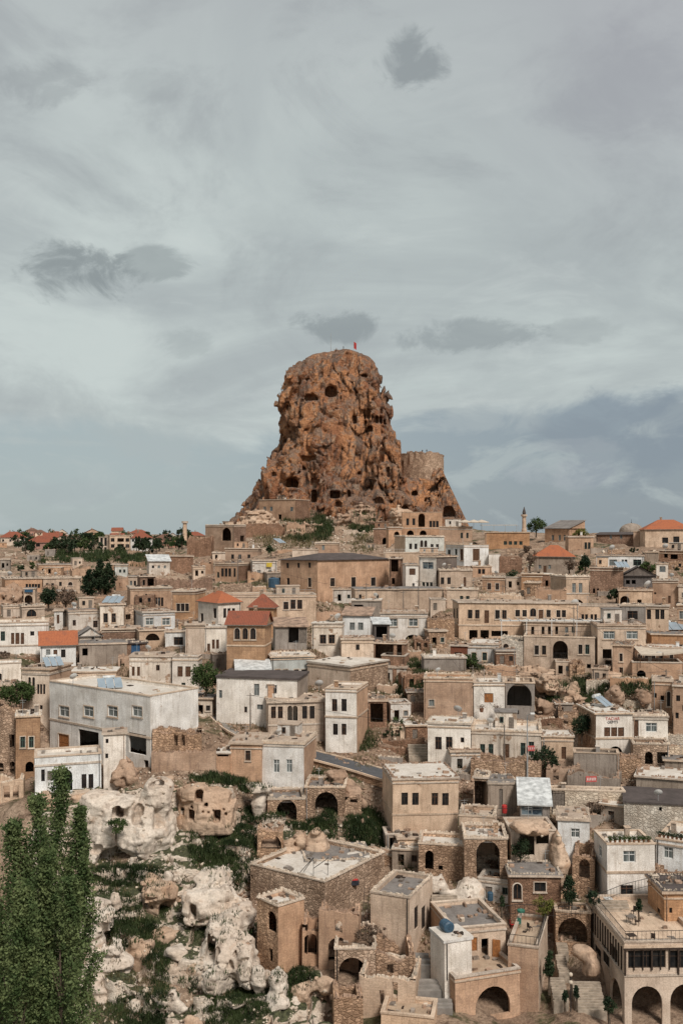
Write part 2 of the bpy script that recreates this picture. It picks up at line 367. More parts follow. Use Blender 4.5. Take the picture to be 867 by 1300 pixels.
t.col(c); t.bump(t.math('ADD', d_, t.math('MULTIPLY', b, 1.5)), 1.0, .9)
def tuff(name, c1, c2, rust, dark, rs=.6):
    t = NT(name, .95, .1); v = t.coord('Object', rnd=True); vh = t.coord('Object', (.3, .3, 2.2), True); vv_ = t.coord('Object', (1.6, 1.6, .25), True)
    a = t.noise(v, .16, 5, .55, .4); b = t.noise(v, .5, 6, .62, .4); s = t.noise(vh, .7, 5, .6, .4); d = t.noise(v, 4.0, 5, .7); w = t.noise(vv_, .6, 5, .65, .2)
    c = t.mix(t.ramp(a, .38, .62), c1, c2)
    c = t.mix(t.math('MULTIPLY', t.ramp(b, .55, .72), rs), c, rust)
    c = t.mix(t.math('MULTIPLY', t.ramp(s, .53, .64), .55), c, mul(c2, .6))
    c = t.mix(t.math('MULTIPLY', t.ramp(w, .52, .66), .6), c, dark)
    c = t.mix(1.0, c, t.mix(t.ramp(d, .3, .7), (.80, .79, .78), (1.1, 1.1, 1.1)), 'MULTIPLY')
    t.col(c); t.bump(t.math('ADD', t.math('MULTIPLY', d, 1.0), t.math('MULTIPLY', s, 1.2)), .5, .15)
tuff('white_tuff', (.63, .545, .455), (.53, .435, .35), (.45, .30, .20), (.27, .21, .165))
tuff('tan_tuff', (.54, .395, .285), (.45, .31, .215), (.40, .23, .135), (.21, .145, .105))
tuff('earth_tuff', (.42, .29, .205), (.34, .225, .155), (.34, .19, .11), (.15, .10, .074))
t = NT('gully_tuff', .97, .1); v = t.coord('Object', rnd=False); vh = t.coord('Object', (.3, .3, 2.4), False)
a = t.noise(v, .14, 6, .6, .5); b = t.noise(v, .7, 6, .68, .3); d = t.noise(v, 3.2, 5, .72); st = t.noise(vh, .8, 5, .62, .4)
c = t.mix(t.ramp(a, .4, .62), (.62, .53, .435), (.50, .385, .29)); c = t.mix(t.math('MULTIPLY', t.ramp(b, .52, .68), .6), c, (.36, .24, .165)); c = t.mix(t.math('MULTIPLY', t.ramp(st, .52, .62), .6), c, (.30, .225, .17))
g = t.N.new('ShaderNodeNewGeometry'); sp = t.N.new('ShaderNodeSeparateXYZ'); t.L.new(g.outputs['Normal'], sp.inputs[0])
w_ = t.noise(v, .2, 6, .68, .4); w_ = t.math('ADD', w_, t.math('MULTIPLY', t.math('SUBTRACT', sp.outputs[2], .72), .5)); c = t.mix(t.math('MULTIPLY', t.ramp(w_, .46, .54), .95), c, t.mix(t.ramp(d, .35, .65), (.018, .026, .010), (.075, .082, .036)))
c = t.mix(1.0, c, t.mix(t.ramp(d, .3, .7), (.76, .75, .74), (1.14, 1.14, 1.14)), 'MULTIPLY')
t.col(c); t.bump(t.math('ADD', d, t.math('ADD', b, st)), .8, .22)
# ground: rubble-strewn earth with thin weeds
t = NT('hill_earth', .97, .1); v = t.coord('Object', rnd=False)
a = t.noise(v, .06, 6, .65, .5); b = t.noise(v, .5, 6, .7, .3); d = t.noise(v, 2.6, 5, .72)
c = t.mix(t.ramp(a, .4, .62), (.29, .20, .14), (.39, .285, .205)); c = t.mix(t.math('MULTIPLY', t.ramp(b, .48, .66), .85), c, (.15, .10, .07))
w_ = t.noise(v, .11, 6, .7, .4); c = t.mix(t.math('MULTIPLY', t.ramp(w_, .53, .62), .85), c, (.05, .06, .024))
c = t.mix(1.0, c, t.mix(t.ramp(d, .3, .7), (.62, .60, .58), (1.25, 1.25, 1.25)), 'MULTIPLY')
t.col(c); t.bump(t.math('ADD', d, b), 1.0, .3)
M = MATS
print('materials', len(M))
# ------------------------------------------------------------------ lie of the land
_PR = {  # distance ahead of the camera, height relative to the eye
 'c': [(0,-4),(8,-12),(25,-34),(50,-50),(80,-52.5),(100,-51.5),(105,-50.9),(112,-49),(118,-47.2),(124,-44.8),(130,-42),(137,-39),(146,-36),(157,-32.6),(170,-28.8),(186,-24.3),(207,-19.1),(232,-14.3),(262,-10),(290,-6.7),(330,-3.8),(380,-1.5),(450,2.4),(560,1),(800,-3),(2500,-12),(9000,-40)],
 'l': [(0,-4),(8,-12),(25,-34),(50,-50),(80,-52.5),(100,-51.5),(105,-50.9),(112,-49),(118,-47.2),(124,-44.8),(130,-42),(137,-39),(146,-36),(157,-32.6),(170,-28.8),(186,-24.3),(210,-19.4),(238,-15),(275,-12.6),(320,-11),(380,-9.3),(450,-7),(560,-4.3),(800,-1.0),(1100,1.5),(1600,-4),(9000,-60)],
 'r': [(0,-4),(8,-12),(25,-34),(50,-50),(80,-52.5),(100,-51.5),(105,-50.9),(112,-49),(118,-47.2),(124,-44.8),(130,-42),(137,-39),(146,-36),(157,-32.6),(170,-28.8),(186,-24.3),(207,-19.1),(230,-13.9),(252,-9.4),(275,-5.6),(310,-2.6),(350,.2),(420,.5),(560,-1),(800,-5),(2500,-14),(9000,-60)]}
_PA = {k: (np.array([p[0] for p in v], float), np.array([p[1] for p in v], float)) for k, v in _PR.items()}
def base_z(x, y):
    u = x/np.maximum(y, 20.0); wl = sstep(.05, .18, -u); wr = sstep(.08, .2, u)*(1-wl)
    z = {k: np.interp(y, *_PA[k]) for k in _PA}
    r = z['l']*wl + z['r']*wr + z['c']*(1-wl-wr)
    return r + 6.5*np.exp(-((x+2)/45)**2 - ((y-432)/42)**2)
def U(px): return (px-CX)/F
def Vv(py): return (HY-py)/F
_DS = np.concatenate([np.arange(100, 300, .5), np.arange(300, 900, 2)])
def depth_at(px, py):
    z = base_z(U(px)*_DS, _DS); row = HY - z/_DS*F
    i = np.argmax(row <= py)
    return float(_DS[i]) if row[i] <= py else 440.0

PADS = []            # (origin, ex, L, W, z)
def pad(O, phi, L, W, z): PADS.append((O[0], O[1], math.cos(phi), math.sin(phi), L, W, z))
def ground_z(x, y):
    x = np.asarray(x, float); y = np.asarray(y, float); z0 = base_z(x, y)
    num = z0.copy(); den = np.ones_like(z0)
    for ox, oy, c, s, L, W, z in PADS:
        dx, dy = x-ox, y-oy; m = (np.abs(dx) < L+14) & (np.abs(dy) < L+W+14)
        if not m.any(): continue
        lx = dx[m]*c + dy[m]*s; ly = -dx[m]*s + dy[m]*c
        dd = np.hypot(np.maximum(np.abs(lx)-L/2, 0), np.maximum(np.abs(ly-W/2)-W/2, 0))
        w = 9*np.exp(-(dd/2.6)**2); num[m] += w*z; den[m] += w
    return num/den

# ------------------------------------------------------------------ object helpers
USED = {}
GROUPOK = {}
def tag(o, label, cat, group=None, kind=None):
    if label: o['label'] = label
    if cat: o['category'] = cat
    if group: o['group'] = group
    if kind: o['kind'] = kind
    if label:
        if label in USED and not (group and USED[label] == group): print('DUP LABEL', label)
        USED[label] = group
    return o
def empty(name, loc=(0, 0, 0), rz=0.0):
    o = bpy.data.objects.new(name, None); COL.objects.link(o); o.location = loc; o.rotation_euler = (0, 0, rz); o.empty_display_size = .2
    return o
def ob(name, mesh, parent=None, loc=None, rz=None, kind=None):
    o = bpy.data.objects.new(name, mesh); COL.objects.link(o)
    if parent: o.parent = parent
    if loc is not None: o.location = loc
    if rz is not None: o.rotation_euler = (0, 0, rz)
    if kind: o['kind'] = kind
    return o
class MB:
    def __init__(s): s.v = []; s.f = []; s.mi = []; s.uv = []; s.mats = []
    def m(s, name):
        if name not in s.mats: s.mats.append(name)
        return s.mats.index(name)
    def face(s, pts, mat, uvs=None):
        i = len(s.v); s.v += [tuple(p) for p in pts]; s.f.append(tuple(range(i, i+len(pts)))); s.mi.append(s.m(mat))
        s.uv += uvs if uvs else [(p[0]+p[1]*.37, p[2]) for p in pts]
    def quad_box(s, x0, x1, y0, y1, z0, z1, mat, jit=0.0, skip=''):
        j = (lambda: random.uniform(-jit, jit)) if jit else (lambda: 0.0)
        P = [(x+j(), y+j(), z+j()) for x, y, z in ((x0,y0,z0),(x1,y0,z0),(x1,y1,z0),(x0,y1,z0),(x0,y0,z1),(x1,y0,z1),(x1,y1,z1),(x0,y1,z1))]
        for k, q in (('f',(0,1,5,4)),('r',(1,2,6,5)),('b',(2,3,7,6)),('l',(3,0,4,7)),('t',(4,5,6,7)),('d',(3,2,1,0))):
            if k in skip: continue
            p = [P[i] for i in q]
            if k in 'td': uv = [(a[0], a[1]) for a in p]
            elif k in 'fb': uv = [(a[0], a[2]) for a in p]
            else: uv = [(a[1], a[2]) for a in p]
            s.face(p, mat, uv)
    def bar(s, a, b, r, mat, n=4, r2=None):
        a = Vector(a); b = Vector(b); d = (b-a); 
        if d.length < 1e-6: return
        q = d.to_track_quat('Z', 'Y'); r2 = r if r2 is None else r2
        A = [a + q @ Vector((r*math.cos(2*math.pi*(i+.5)/n), r*math.sin(2*math.pi*(i+.5)/n), 0)) for i in range(n)]
        B = [b + q @ Vector((r2*math.cos(2*math.pi*(i+.5)/n), r2*math.sin(2*math.pi*(i+.5)/n), 0)) for i in range(n)]
        for i in range(n): s.face([A[i], A[(i+1) % n], B[(i+1) % n], B[i]], mat)
        s.face(B, mat); s.face(A[::-1], mat)
    def mesh(s, name):
        m = bpy.data.meshes.new(name); m.from_pydata(s.v, [], s.f)
        for k in s.mats: m.materials.append(M[k])
        m.polygons.foreach_set('material_index', s.mi)
        ul = m.uv_layers.new(name='UVMap'); ul.data.foreach_set('uv', [c for p in s.uv for c in p])
        m.update(); return m

def arch_loop(w, h, n=8, pointed=0.0):
    """Opening outline about its centre: straight jambs and a round head."""
    r = w/2; sp = h/2 - r*(1+pointed)
    if sp < -h/2+.02: k = (h-.02)/(r*(1+pointed)); sp = -h/2+.02
    else: k = 1
    pts = [(-r, -h/2), (r, -h/2)]
    for i in range(n+1):
        a = math.pi*i/n; pts.append((r*math.cos(a), sp + r*(1+pointed)*k*math.sin(a)))
    return pts
def rect_loop(w, h): return [(-w/2, -h/2), (w/2, -h/2), (w/2, h/2), (-w/2, h/2)]

_WC = {}
def ring(mb, lo, li, y0, y1, mat):
    n = len(lo)
    for i in range(n):
        a, b, c, d = lo[i], lo[(i+1) % n], li[(i+1) % n], li[i]
        mb.face([(a[0], y0, a[1]), (b[0], y0, b[1]), (c[0], y0, c[1]), (d[0], y0, d[1])], mat)
        mb.face([(c[0], y0, c[1]), (c[0], y1, c[1]), (d[0], y1, d[1]), (d[0], y0, d[1])], mat)
        mb.face([(a[0], y0, a[1]), (a[0], y1, a[1]), (b[0], y1, b[1]), (b[0], y0, b[1])], mat)
def window_meshes(kind, w, h, big, trim, var=0):
    w = max(.3, round(w*10)/10); h = max(.3, round(h*10)/10); key = (kind, w, h, big, trim, var)
    if key in _WC: return _WC[key]
    parts = []
    arched = kind in 'a'
    loop = arch_loop(w-.02, h-.02) if arched else rect_loop(w-.02, h-.02)
    bw = min(.09, w*.13)
    fm = {'w': ('wood_brown', 'wood_brown', 'wood_dark', 'frame_grey', 'frame_green', 'wood_dark')[var], 'W': 'frame_white', 'g': 'steel', 'a': 'wood_brown', 'v': 'wood_dark'}.get(kind, 'wood_brown')
    gl = {'w': 'glass_curtain' if var == 3 else 'glass_dark', 'W': 'glass_curtain', 'g': 'glass_blue', 'a': 'glass_dark', 'v': 'glass_dark'}.get(kind, 'glass_dark')
    if kind in 'wWgav':
        f = MB(); inner = [(x*(1-2*bw/w), z*(1-2*bw/h)) for x, z in loop]
        ring(f, loop, inner, .11, .19, fm)
        if w > .55 and big: f.quad_box(-bw*.45, bw*.45, .115, .185, -h/2+.05, h/2-.06, fm)
        if kind == 'g':
            for q in range(1, max(2, int(w/1.1))): f.quad_box(-w/2+q*w/max(2, int(w/1.1))-.04, -w/2+q*w/max(2, int(w/1.1))+.04, .10, .18, -h/2+.03, h/2-.03, fm)
        if h > 1.1 and big and not arched: f.quad_box(-w/2+.06, w/2-.06, .117, .18, h*.16-.035, h*.16+.035, fm)
        p = MB(); p.face([(x, .17, z) for x, z in inner], gl)
        parts = [('frame', f.mesh('window_frame'))]
        if big: parts.append(('pane', p.mesh('window_pane')))
        else:
            f.face([(x, .17, z) for x, z in inner], gl); parts = [('frame', f.mesh('window_frame'))]
    elif kind in 'hdbyu':      # closed shutters and doors
        c = {'h': 'wood_brown', 'd': 'wood_brown', 'b': 'frame_blue', 'y': 'wood_orange', 'u': 'wood_grey'}[kind]; f = MB()
        f.quad_box(-w/2+.01, w/2-.01, .14, .2, -h/2+.01, h/2-.01, c)
        nb = 2 if w < 1.3 else 4
        for q in range(nb):
            a = -w/2+.05+q*(w-.1)/nb; b = a+(w-.1)/nb-.05
            for zz in ((-h/2+.08, -h*.04), (h*.02, h/2-.08)): f.quad_box(a, b, .105, .141, zz[0], zz[1], c)
        parts = [('frame', f.mesh('leaf_panel'))]
    if big and trim and kind in 'wWhay':
        t = MB(); lo = [(x*(1+.26/w), z*(1+.26/h)) for x, z in loop]; li = [(x*1.01, z*1.005) for x, z in loop]
        ring(t, lo, li, -.03, .02, trim); t.quad_box(-w/2-.18, w/2+.18, -.13, .04, -h/2-.2, -h/2-.06, trim)
        parts.append(('surround', t.mesh('window_surround')))
    _WC[key] = parts
    return parts

PART_NAME = {'w': 'window', 'W': 'window', 'g': 'glazed_window', 'a': 'arched_window', 'v': 'window', 'h': 'shutter', 'd': 'door', 'b': 'door', 'y': 'shutter', 'u': 'door'}

def wall_face(mb, to3, L, zb, top, holes, mat, thick=.35, u0=0.0):
    """One wall with real openings. to3(x, y_in, z) maps wall coordinates to the thing's coordinates. top: list of (x, z) from right to left."""
    outer = [(0.0, zb), (L, zb)] + top
    loops = [outer] + holes; vs = []; es = []
    for lp in loops:
        k = len(vs); vs += [Vector(p) for p in lp]; es += [(k+i, k+(i+1) % len(lp)) for i in range(len(lp))]
    flat, _, tris, *_r = delaunay_2d_cdt(vs, es, [], 0, 1e-5)
    def inside(lp, x, y):
        r = False; n = len(lp); j = n-1
        for i in range(n):
            xi, yi = lp[i]; xj, yj = lp[j]
            if (yi > y) != (yj > y) and x < (xj-xi)*(y-yi)/(yj-yi)+xi: r = not r
            j = i
        return r
    i0 = len(mb.v); mb.v += [to3(p.x, 0, p.y) for p in flat]; mi = mb.m(mat)
    for t in tris:
        a, b, c = [flat[i] for i in t]; cx_ = (a.x+b.x+c.x)/3; cy_ = (a.y+b.y+c.y)/3
        if not inside(outer, cx_, cy_) or any(inside(h, cx_, cy_) for h in holes): continue
        if (b.x-a.x)*(c.y-a.y)-(b.y-a.y)*(c.x-a.x) < 0: t = (t[0], t[2], t[1])
        mb.f.append(tuple(i0+i for i in t)); mb.mi.append(mi); mb.uv += [(u0+flat[i].x, flat[i].y) for i in t]
    for h in holes:
        n = len(h)
        for i in range(n):
            a, b = h[i], h[(i+1) % n]
            mb.face([to3(a[0], 0, a[1]), to3(b[0], 0, b[1]), to3(b[0], thick, b[1]), to3(a[0], thick, a[1])][::-1], mat, [(u0+a[0], a[1]), (u0+b[0], b[1]), (u0+b[0], b[1]+thick), (u0+a[0], a[1]+thick)][::-1])

def rough_top(L, z, amp, step=.8):
    n = max(1, int(L/step)); pts = [(L, z+random.uniform(-amp, amp)*.5)]
    for i in range(n-1, 0, -1): pts.append((L*i/n+random.uniform(-.1, .1)*min(step, 1), z+random.uniform(-amp, amp)))
    pts.append((0.0, z+random.uniform(-amp, amp)*.5)); return pts
def ruin_top(L, z, amp, seed):
    n = max(4, int(L/.45)); xs = np.linspace(L, 0, n+1); ph = seed*13.7
    k = fbm(xs*.22+ph, xs*0+seed, xs*0, 3, 5)
    zz = z - np.abs(k)*amp*1.1 + RNG.uniform(-.13, .13, n+1)
    return [(float(a), float(b)) for a, b in zip(xs, zz)]

# ------------------------------------------------------------------ planning
ZO = [0.0, 0.0, 4.335]
def Z(ox, oy, sc=4.335): ZO[:] = [ox, oy, sc]
def zx(v): return ZO[0] + v/ZO[2]
def zy(v): return ZO[1] + v/ZO[2]
PLAN = []
def solve(x0, x1, yt, yb, R_=None, L_=None, d=None, W=None, th=None, turn=0.0):
    """Pixel outline -> footprint: origin at the front middle, heading, length, depth, base and height."""
    if d is None: d = depth_at((x0+x1)/2, yb)
    zb = Vv(yb)*d; H = Vv(yt)*d - zb
    if R_ is None and L_ is None:
        um = U((x0+x1)/2); phi = -math.atan(um)*.9 + R(turn)
        ex = (math.cos(phi), math.sin(phi)); O = (um*d, d)
        def tx(u): # along the front
            ey = (-ex[1], ex[0]); t = (O[0]*ey[0]+O[1]*ey[1])/(u*ey[0]+ey[1]); return (u*t-O[0])*ex[0]+(t-O[1])*ex[1]
        a, b = tx(U(x0)), tx(U(x1)); L = b-a; O = (O[0]+ex[0]*(a+b)/2, O[1]+ex[1]*(a+b)/2)
        if W is None: W = min(9.0, max(4.5, L*.8))
        return O, phi, L, W, zb, H, d
    sgn = -1 if R_ is not None else 1
    xc = x1 if sgn < 0 else x0; xo = x0 if sgn < 0 else x1; xs = R_ if sgn < 0 else L_
    C = (U(xc)*d, d); us = U(xs); uo = U(xo)
    def dims(a):
        ex = (math.cos(sgn*a), math.sin(sgn*a)); ey = (-ex[1], ex[0])
        den = ey[0]-us*ey[1]; Wd = (us*C[1]-C[0])/den if abs(den) > 1e-5 else 1e9
        e = (-ex[0], -ex[1]) if sgn < 0 else ex
        den = e[0]-uo*e[1]; Ld = (uo*C[1]-C[0])/den if abs(den) > 1e-5 else 1e9
        return Ld, Wd
    if th is None:
        tgt = W or 8.0; lo, hi = R(1), R(75)
        while True:
            l_, w_ = dims(lo)
            if w_ > 0 and w_ < 60: break
            lo += R(.5)
            if lo > R(74): break
        for _ in range(50):
            mid = (lo+hi)/2; l_, w_ = dims(mid)
            if w_ > tgt: lo = mid
            else: hi = mid
        a = hi
    else: a = R(th)
    Ld, Wd = dims(a); Ld = abs(Ld); Wd = abs(Wd)
    phi = sgn*a; ex = (math.cos(phi), math.sin(phi)); k = -Ld/2 if sgn < 0 else Ld/2
    return (C[0]+ex[0]*k, C[1]+ex[1]*k), phi, Ld, Wd, zb, H, d

def H(label, x0, x1, yt, yb, mat, wins=(), R=None, L=None, swins=(), roof='slab', d=None, W=None, th=None, turn=None, name='stone_house', cat='house',
      group=None, smat=None, rmat=None, band=None, trim='trim_stone', amp=.05, found=3.0, rh=None, nopad=False, bare=False, stones=None, dz=0.0, loc=None):
    if turn is None: turn = random.Random(label+str(x0)).uniform(-10, 10)
    O, phi, Lm, Wm, zb, Hm, dd = solve(zx(x0), zx(x1), zy(yt), zy(yb), zx(R) if R is not None else None, zx(L) if L is not None else None, d, W, th, turn)
    def conv(ws): return [(zy(w[0]), w[1]/ZO[2], w[2]/ZO[2], w[3], [zx(q) for q in w[4:]]) for w in ws]
    s = dict(label=label, O=O, phi=phi, L=Lm, W=Wm, zb=zb+dz, H=Hm, d=dd, mat=mat, wins=conv(wins), swins=conv(swins), side='R' if R is not None else ('L' if L is not None else None), roof=roof,
             name=name, cat=cat, group=group, smat=smat or mat, rmat=rmat, band=[zy(b) for b in ([] if band is None else band)], trim=trim, amp=amp, found=found, rh=rh, bare=bare, stones=stones)
    PLAN.append(s)
    if not nopad: pad(O, phi, Lm, Wm, zb)
    return s
def px_on_face(s, face, px, py):
    c, sn = math.cos(s['phi']), math.sin(s['phi']); ex = (c, sn); ey = (-sn, c); O = s['O']; u = U(px)
    if face == 'F': n = ey; B = O
    elif face == 'R': n = ex; B = (O[0]+ex[0]*s['L']/2, O[1]+ex[1]*s['L']/2)
    else: n = ex; B = (O[0]-ex[0]*s['L']/2, O[1]-ex[1]*s['L']/2)
    t = (B[0]*n[0]+B[1]*n[1])/(u*n[0]+n[1]); P = (u*t-O[0], t-O[1])
    lx = P[0]*ex[0]+P[1]*ex[1]; ly = P[0]*ey[0]+P[1]*ey[1]
    return (lx if face == 'F' else ly), Vv(py)*t - s['zb'], t
STONY = {'cream_stone', 'tan_stone', 'orange_stone', 'brown_stone', 'rubble', 'white_rubble', 'red_brick'}
def stone_row(mb, pts, mat, size, rng):
    """Uneven coping stones along a polyline (local coordinates)."""
    for a, b in zip(pts[:-1], pts[1:]):
        a = Vector(a); b = Vector(b); Ld = (b-a).length
        if Ld < .05: continue
        e = (b-a)/Ld; nrm = Vector((-e.y, e.x, 0)); q = 0.0
        while q < Ld-.05:
            l = rng.uniform(.6, 1.3)*size; 
            if rng.random() < .82:
                hgt = rng.uniform(.35, .85)*size; wd = rng.uniform(.5, .9)*size; off = rng.uniform(-.12, .12)
                c0 = a+e*q; c1 = a+e*min(Ld, q+l)
                P = []
                for zz, kk in ((-.06, 1.0), (hgt, rng.uniform(.6, .95))):
                    for c, sg in ((c0, -1), (c1, -1), (c1, 1), (c0, 1)):
                        p = c*(1) + nrm*(off+sg*wd/2*kk); mid = (c0+c1)/2; p = mid+(p-mid)*kk if zz > 0 else p
                        P.append((p.x+rng.uniform(-.04, .04), p.y+rng.uniform(-.04, .04), p.z+zz+rng.uniform(-.04, .04)))
                for f in ((0,1,5,4),(1,2,6,5),(2,3,7,6),(3,0,4,7),(4,5,6,7)): mb.face([P[i] for i in f], mat)
            q += l+.02

def build_house(s):
    rng = random.Random(s['label']+str(s['O'][0])); random.seed(s['label']+str(s['O'][0]))
    Lh, W, Hh, px_m = s['L'], s['W'], s['H'], F/s['d']
    root = empty(s['name'], (s['O'][0], s['O'][1], s['zb']), s['phi']); tag(root, s['label'], s['cat'], s['group'])
    root.rotation_euler = (rng.uniform(-.012, .012), rng.uniform(-.012, .012), s['phi'])
    ruin = s['roof'] == 'ruin'; zbot = -s['found']
    wall = MB(); jobs = []
    faces = [('F', Lh, lambda x, y, z: (x-Lh/2, y, z), s['mat']), ('R', W, lambda x, y, z: (Lh/2-y, x, z), s['smat']),
             ('B', Lh, lambda x, y, z: (Lh/2-x, W-y, z), s['smat']), ('L', W, lambda x, y, z: (-Lh/2+y, W-x, z), s['smat'])]
    tops = {}
    for key, fl, to3, mt in faces:
        holes = []; rects = []
        ws = s['wins'] if key == 'F' else (s['swins'] if key == s['side'] else [])
        for (py, wpx, hpx, kind, xs) in ws:
            for px in xs:
                a = px_on_face(s, key, px-wpx/2, py); b = px_on_face(s, key, px+wpx/2, py); t = (a[2]+b[2])/2
                if key == 'F': xa, xb = a[0]+Lh/2, b[0]+Lh/2
                elif key == 'R': xa, xb = a[0], b[0]
                else: xa, xb = W-a[0], W-b[0]
                if xa > xb: xa, xb = xb, xa
                e_ = (xb-xa)*.06 if kind in 'wWh' else 0; xa -= e_; xb += e_
                hm = hpx/F*t*(1.1 if kind in 'wWh' else 1); zc = px_on_face(s, key, px, py)[1]; w_ = xb-xa; xc = (xa+xb)/2
                z0, z1 = zc-hm/2, zc+hm/2
                if z0 < -s['found']+.3: z0 = -s['found']+.3
                if z1 > Hh-.12: sh = z1-(Hh-.12); z1 -= sh
                xa, xb = max(xa, .1), min(xb, fl-.1); w_ = xb-xa; xc = (xa+xb)/2
                if w_ < .15 or z1-z0 < .2: continue
                if any(not (xb+.04 < r[0] or xa-.04 > r[1] or z1+.04 < r[2] or z0-.04 > r[3]) for r in rects): continue
                rects.append((xa, xb, z0, z1)); hm = z1-z0; zc = (z0+z1)/2
                kk = kind
                if kind in 'aA': lp = arch_loop(w_, hm, 10 if wpx > 8 else 6, .08 if kind == 'A' else 0)
                else: lp = rect_loop(w_, hm)
                if ruin and kind in 'oA': lp = [(x+rng.uniform(-.05, .05), z+rng.uniform(-.06, .06)) for x, z in lp]
                holes.append([(xc+x, zc+z) for x, z in lp])
                jobs.append((kind, key, xc, zc, w_, hm, to3, wpx, hpx, mt))
        if ruin: tp = ruin_top(fl, Hh, s['amp'] if s['amp'] > .06 else 1.6, rng.random()*50)
        elif s['roof'] in ('slab', 'slabdark', 'parapet'): tp = rough_top(fl, Hh, s['amp'])
        else: tp = [(fl, Hh), (0.0, Hh)]
        if holes and ruin:
            mxh = max(r[3] for r in rects)+.25; tp = [(x, max(z, mxh) if any(r[0]-.3 < x < r[1]+.3 for r in rects) else z) for x, z in tp]
        tp = [(x, max(z, .3)) for x, z in tp]; tops[key] = (tp, to3)
        wall_face(wall, to3, fl, zbot, tp, holes, mt, .3 if px_m > 4 else .4, rng.random()*30)
        if ruin:    # give the broken walls their thickness
            def back(x, y, z, f=to3): return f(x, .55-y, z)
            i0 = len(wall.f); wall_face(wall, back, fl, zbot, tp, [h for h in holes], mt, -.02, 7)
            for (x0, z0), (x1, z1) in zip(tp[:-1], tp[1:]): wall.face([to3(x0, 0, z0), to3(x0, .55, z0), to3(x1, .55, z1), to3(x1, 0, z1)], mt)
    ob('wall', wall.mesh('wall'), root); hvar = rng.randint(0, 5); hvar2 = rng.random()
    for kind, key, xc, zc, w_, hm, to3, wpx, hpx, mt in jobs:
        if kind in 'oAO': continue
        loc = to3(xc, 0, zc); rz = {'F': 0, 'R': math.pi/2, 'L': -math.pi/2, 'B': math.pi}[key]
        parts = window_meshes(kind, w_, hm, wpx >= 3.6, s['trim'] if ((mt in STONY and hvar2 < .6) or (kind in 'W' and hvar2 < .5) or hvar2 < .2) else None, hvar if rng.random() < .8 else rng.randint(0, 5))
        wo = ob(PART_NAME[kind], parts[0][1], root, loc, rz)
        wo.scale = (w_/max(.3, round(w_*10)/10), 1, hm/max(.3, round(hm*10)/10))     # meshes are shared in 0.1 m steps
        for nm, me in parts[1:]: ob(nm, me, wo)
    big = px_m*Lh > 14
    # bands and cornices
    for pb in s['band']:
        zb_ = px_on_face(s, 'F', CX+F*s['O'][0]/s['O'][1], pb)[1]
        b = MB(); b.quad_box(-Lh/2-.09, Lh/2+.09, -.1, W+.1, zb_-.13, zb_+.13, s['trim'] or 'trim_stone', .02); ob('string_course', b.mesh('band'), root)
    rt = s['roof']; rm = s['rmat']
    if rt in ('slab', 'slabdark'):
        r = MB(); ov = rng.uniform(.12, .28); th = rng.uniform(.16, .26); m_ = rm or ('roof_dark' if rt == 'slabdark' else rng.choice(['roof_earth', 'roof_light', 'roof_earth', 'roof_grey', 'roof_light']))
        n = max(2, int(Lh/1.2)); ed = 'roof_dark' if rt == 'slabdark' else (s['trim'] or 'trim_stone')
        nw = max(2, int(W/1.2))
        P = [[(-Lh/2-ov+(Lh+2*ov)*i/n + (rng.uniform(-.05, .05)), -ov+(W+2*ov)*j/nw + rng.uniform(-.05, .05), Hh+th+.02+rng.uniform(-.05, .05)) for i in range(n+1)] for j in range(nw+1)]
        for j in range(nw):
            for i in range(n): r.face([P[j][i], P[j][i+1], P[j+1][i+1], P[j+1][i]], m_)
        loop = [P[0][i] for i in range(n+1)] + [P[j][n] for j in range(1, nw+1)] + [P[nw][i] for i in range(n-1, -1, -1)] + [P[j][0] for j in range(nw-1, 0, -1)]
        for a, b in zip(loop, loop[1:]+loop[:1]):
            r.face([(a[0], a[1], Hh-.03), (b[0], b[1], Hh-.03), b, a], ed)
        r.face([(-Lh/2-ov, -ov, Hh-.03), (-Lh/2-ov, W+ov, Hh-.03), (Lh/2+ov, W+ov, Hh-.03), (Lh/2+ov, -ov, Hh-.03)], ed)
        ob('roof', r.mesh('roof'), root)
        if s['stones'] or (s['stones'] is None and big and rng.random() < .55):
            c = MB(); z_ = Hh+th; stone_row(c, [(-Lh/2, .15, z_), (Lh/2, .15, z_), (Lh/2-.1, W-.2, z_), (-Lh/2, W-.2, z_), (-Lh/2+.1, .2, z_)], 'brown_loose_stone' if rng.random() < .5 else 'loose_stone', rng.uniform(.22, .42), rng)
            ob('edge_stones', c.mesh('edge_stones'), root, kind='stuff')
    elif rt == 'parapet':
        r = MB(); m_ = rm or rng.choice(['roof_light', 'roof_earth', 'roof_grey'])
        zt = Hh-.45; r.face([(-Lh/2+.01, .01, zt), (Lh/2-.01, .01, zt), (Lh/2-.01, W-.01, zt), (-Lh/2+.01, W-.01, zt)], m_); ob('roof', r.mesh('roof'), root)
        c = MB(); ed = s['trim'] or 'trim_stone'; o = .08; q = .32
        for (xa, xb, ya, yb_) in ((-Lh/2-o, Lh/2+o, -o, q), (-Lh/2-o, Lh/2+o, W-q, W+o), (-Lh/2-o, -Lh/2+q, q+.003, W-q-.003), (Lh/2-q, Lh/2+o, q+.003, W-q-.003)):
            c.quad_box(xa, xb, ya, yb_, Hh-.43, Hh-.02, s['mat'], 0, 'td') if False else None
            c.quad_box(xa, xb, ya, yb_, Hh-.08, Hh+.1, ed, .025)
        ins = .3
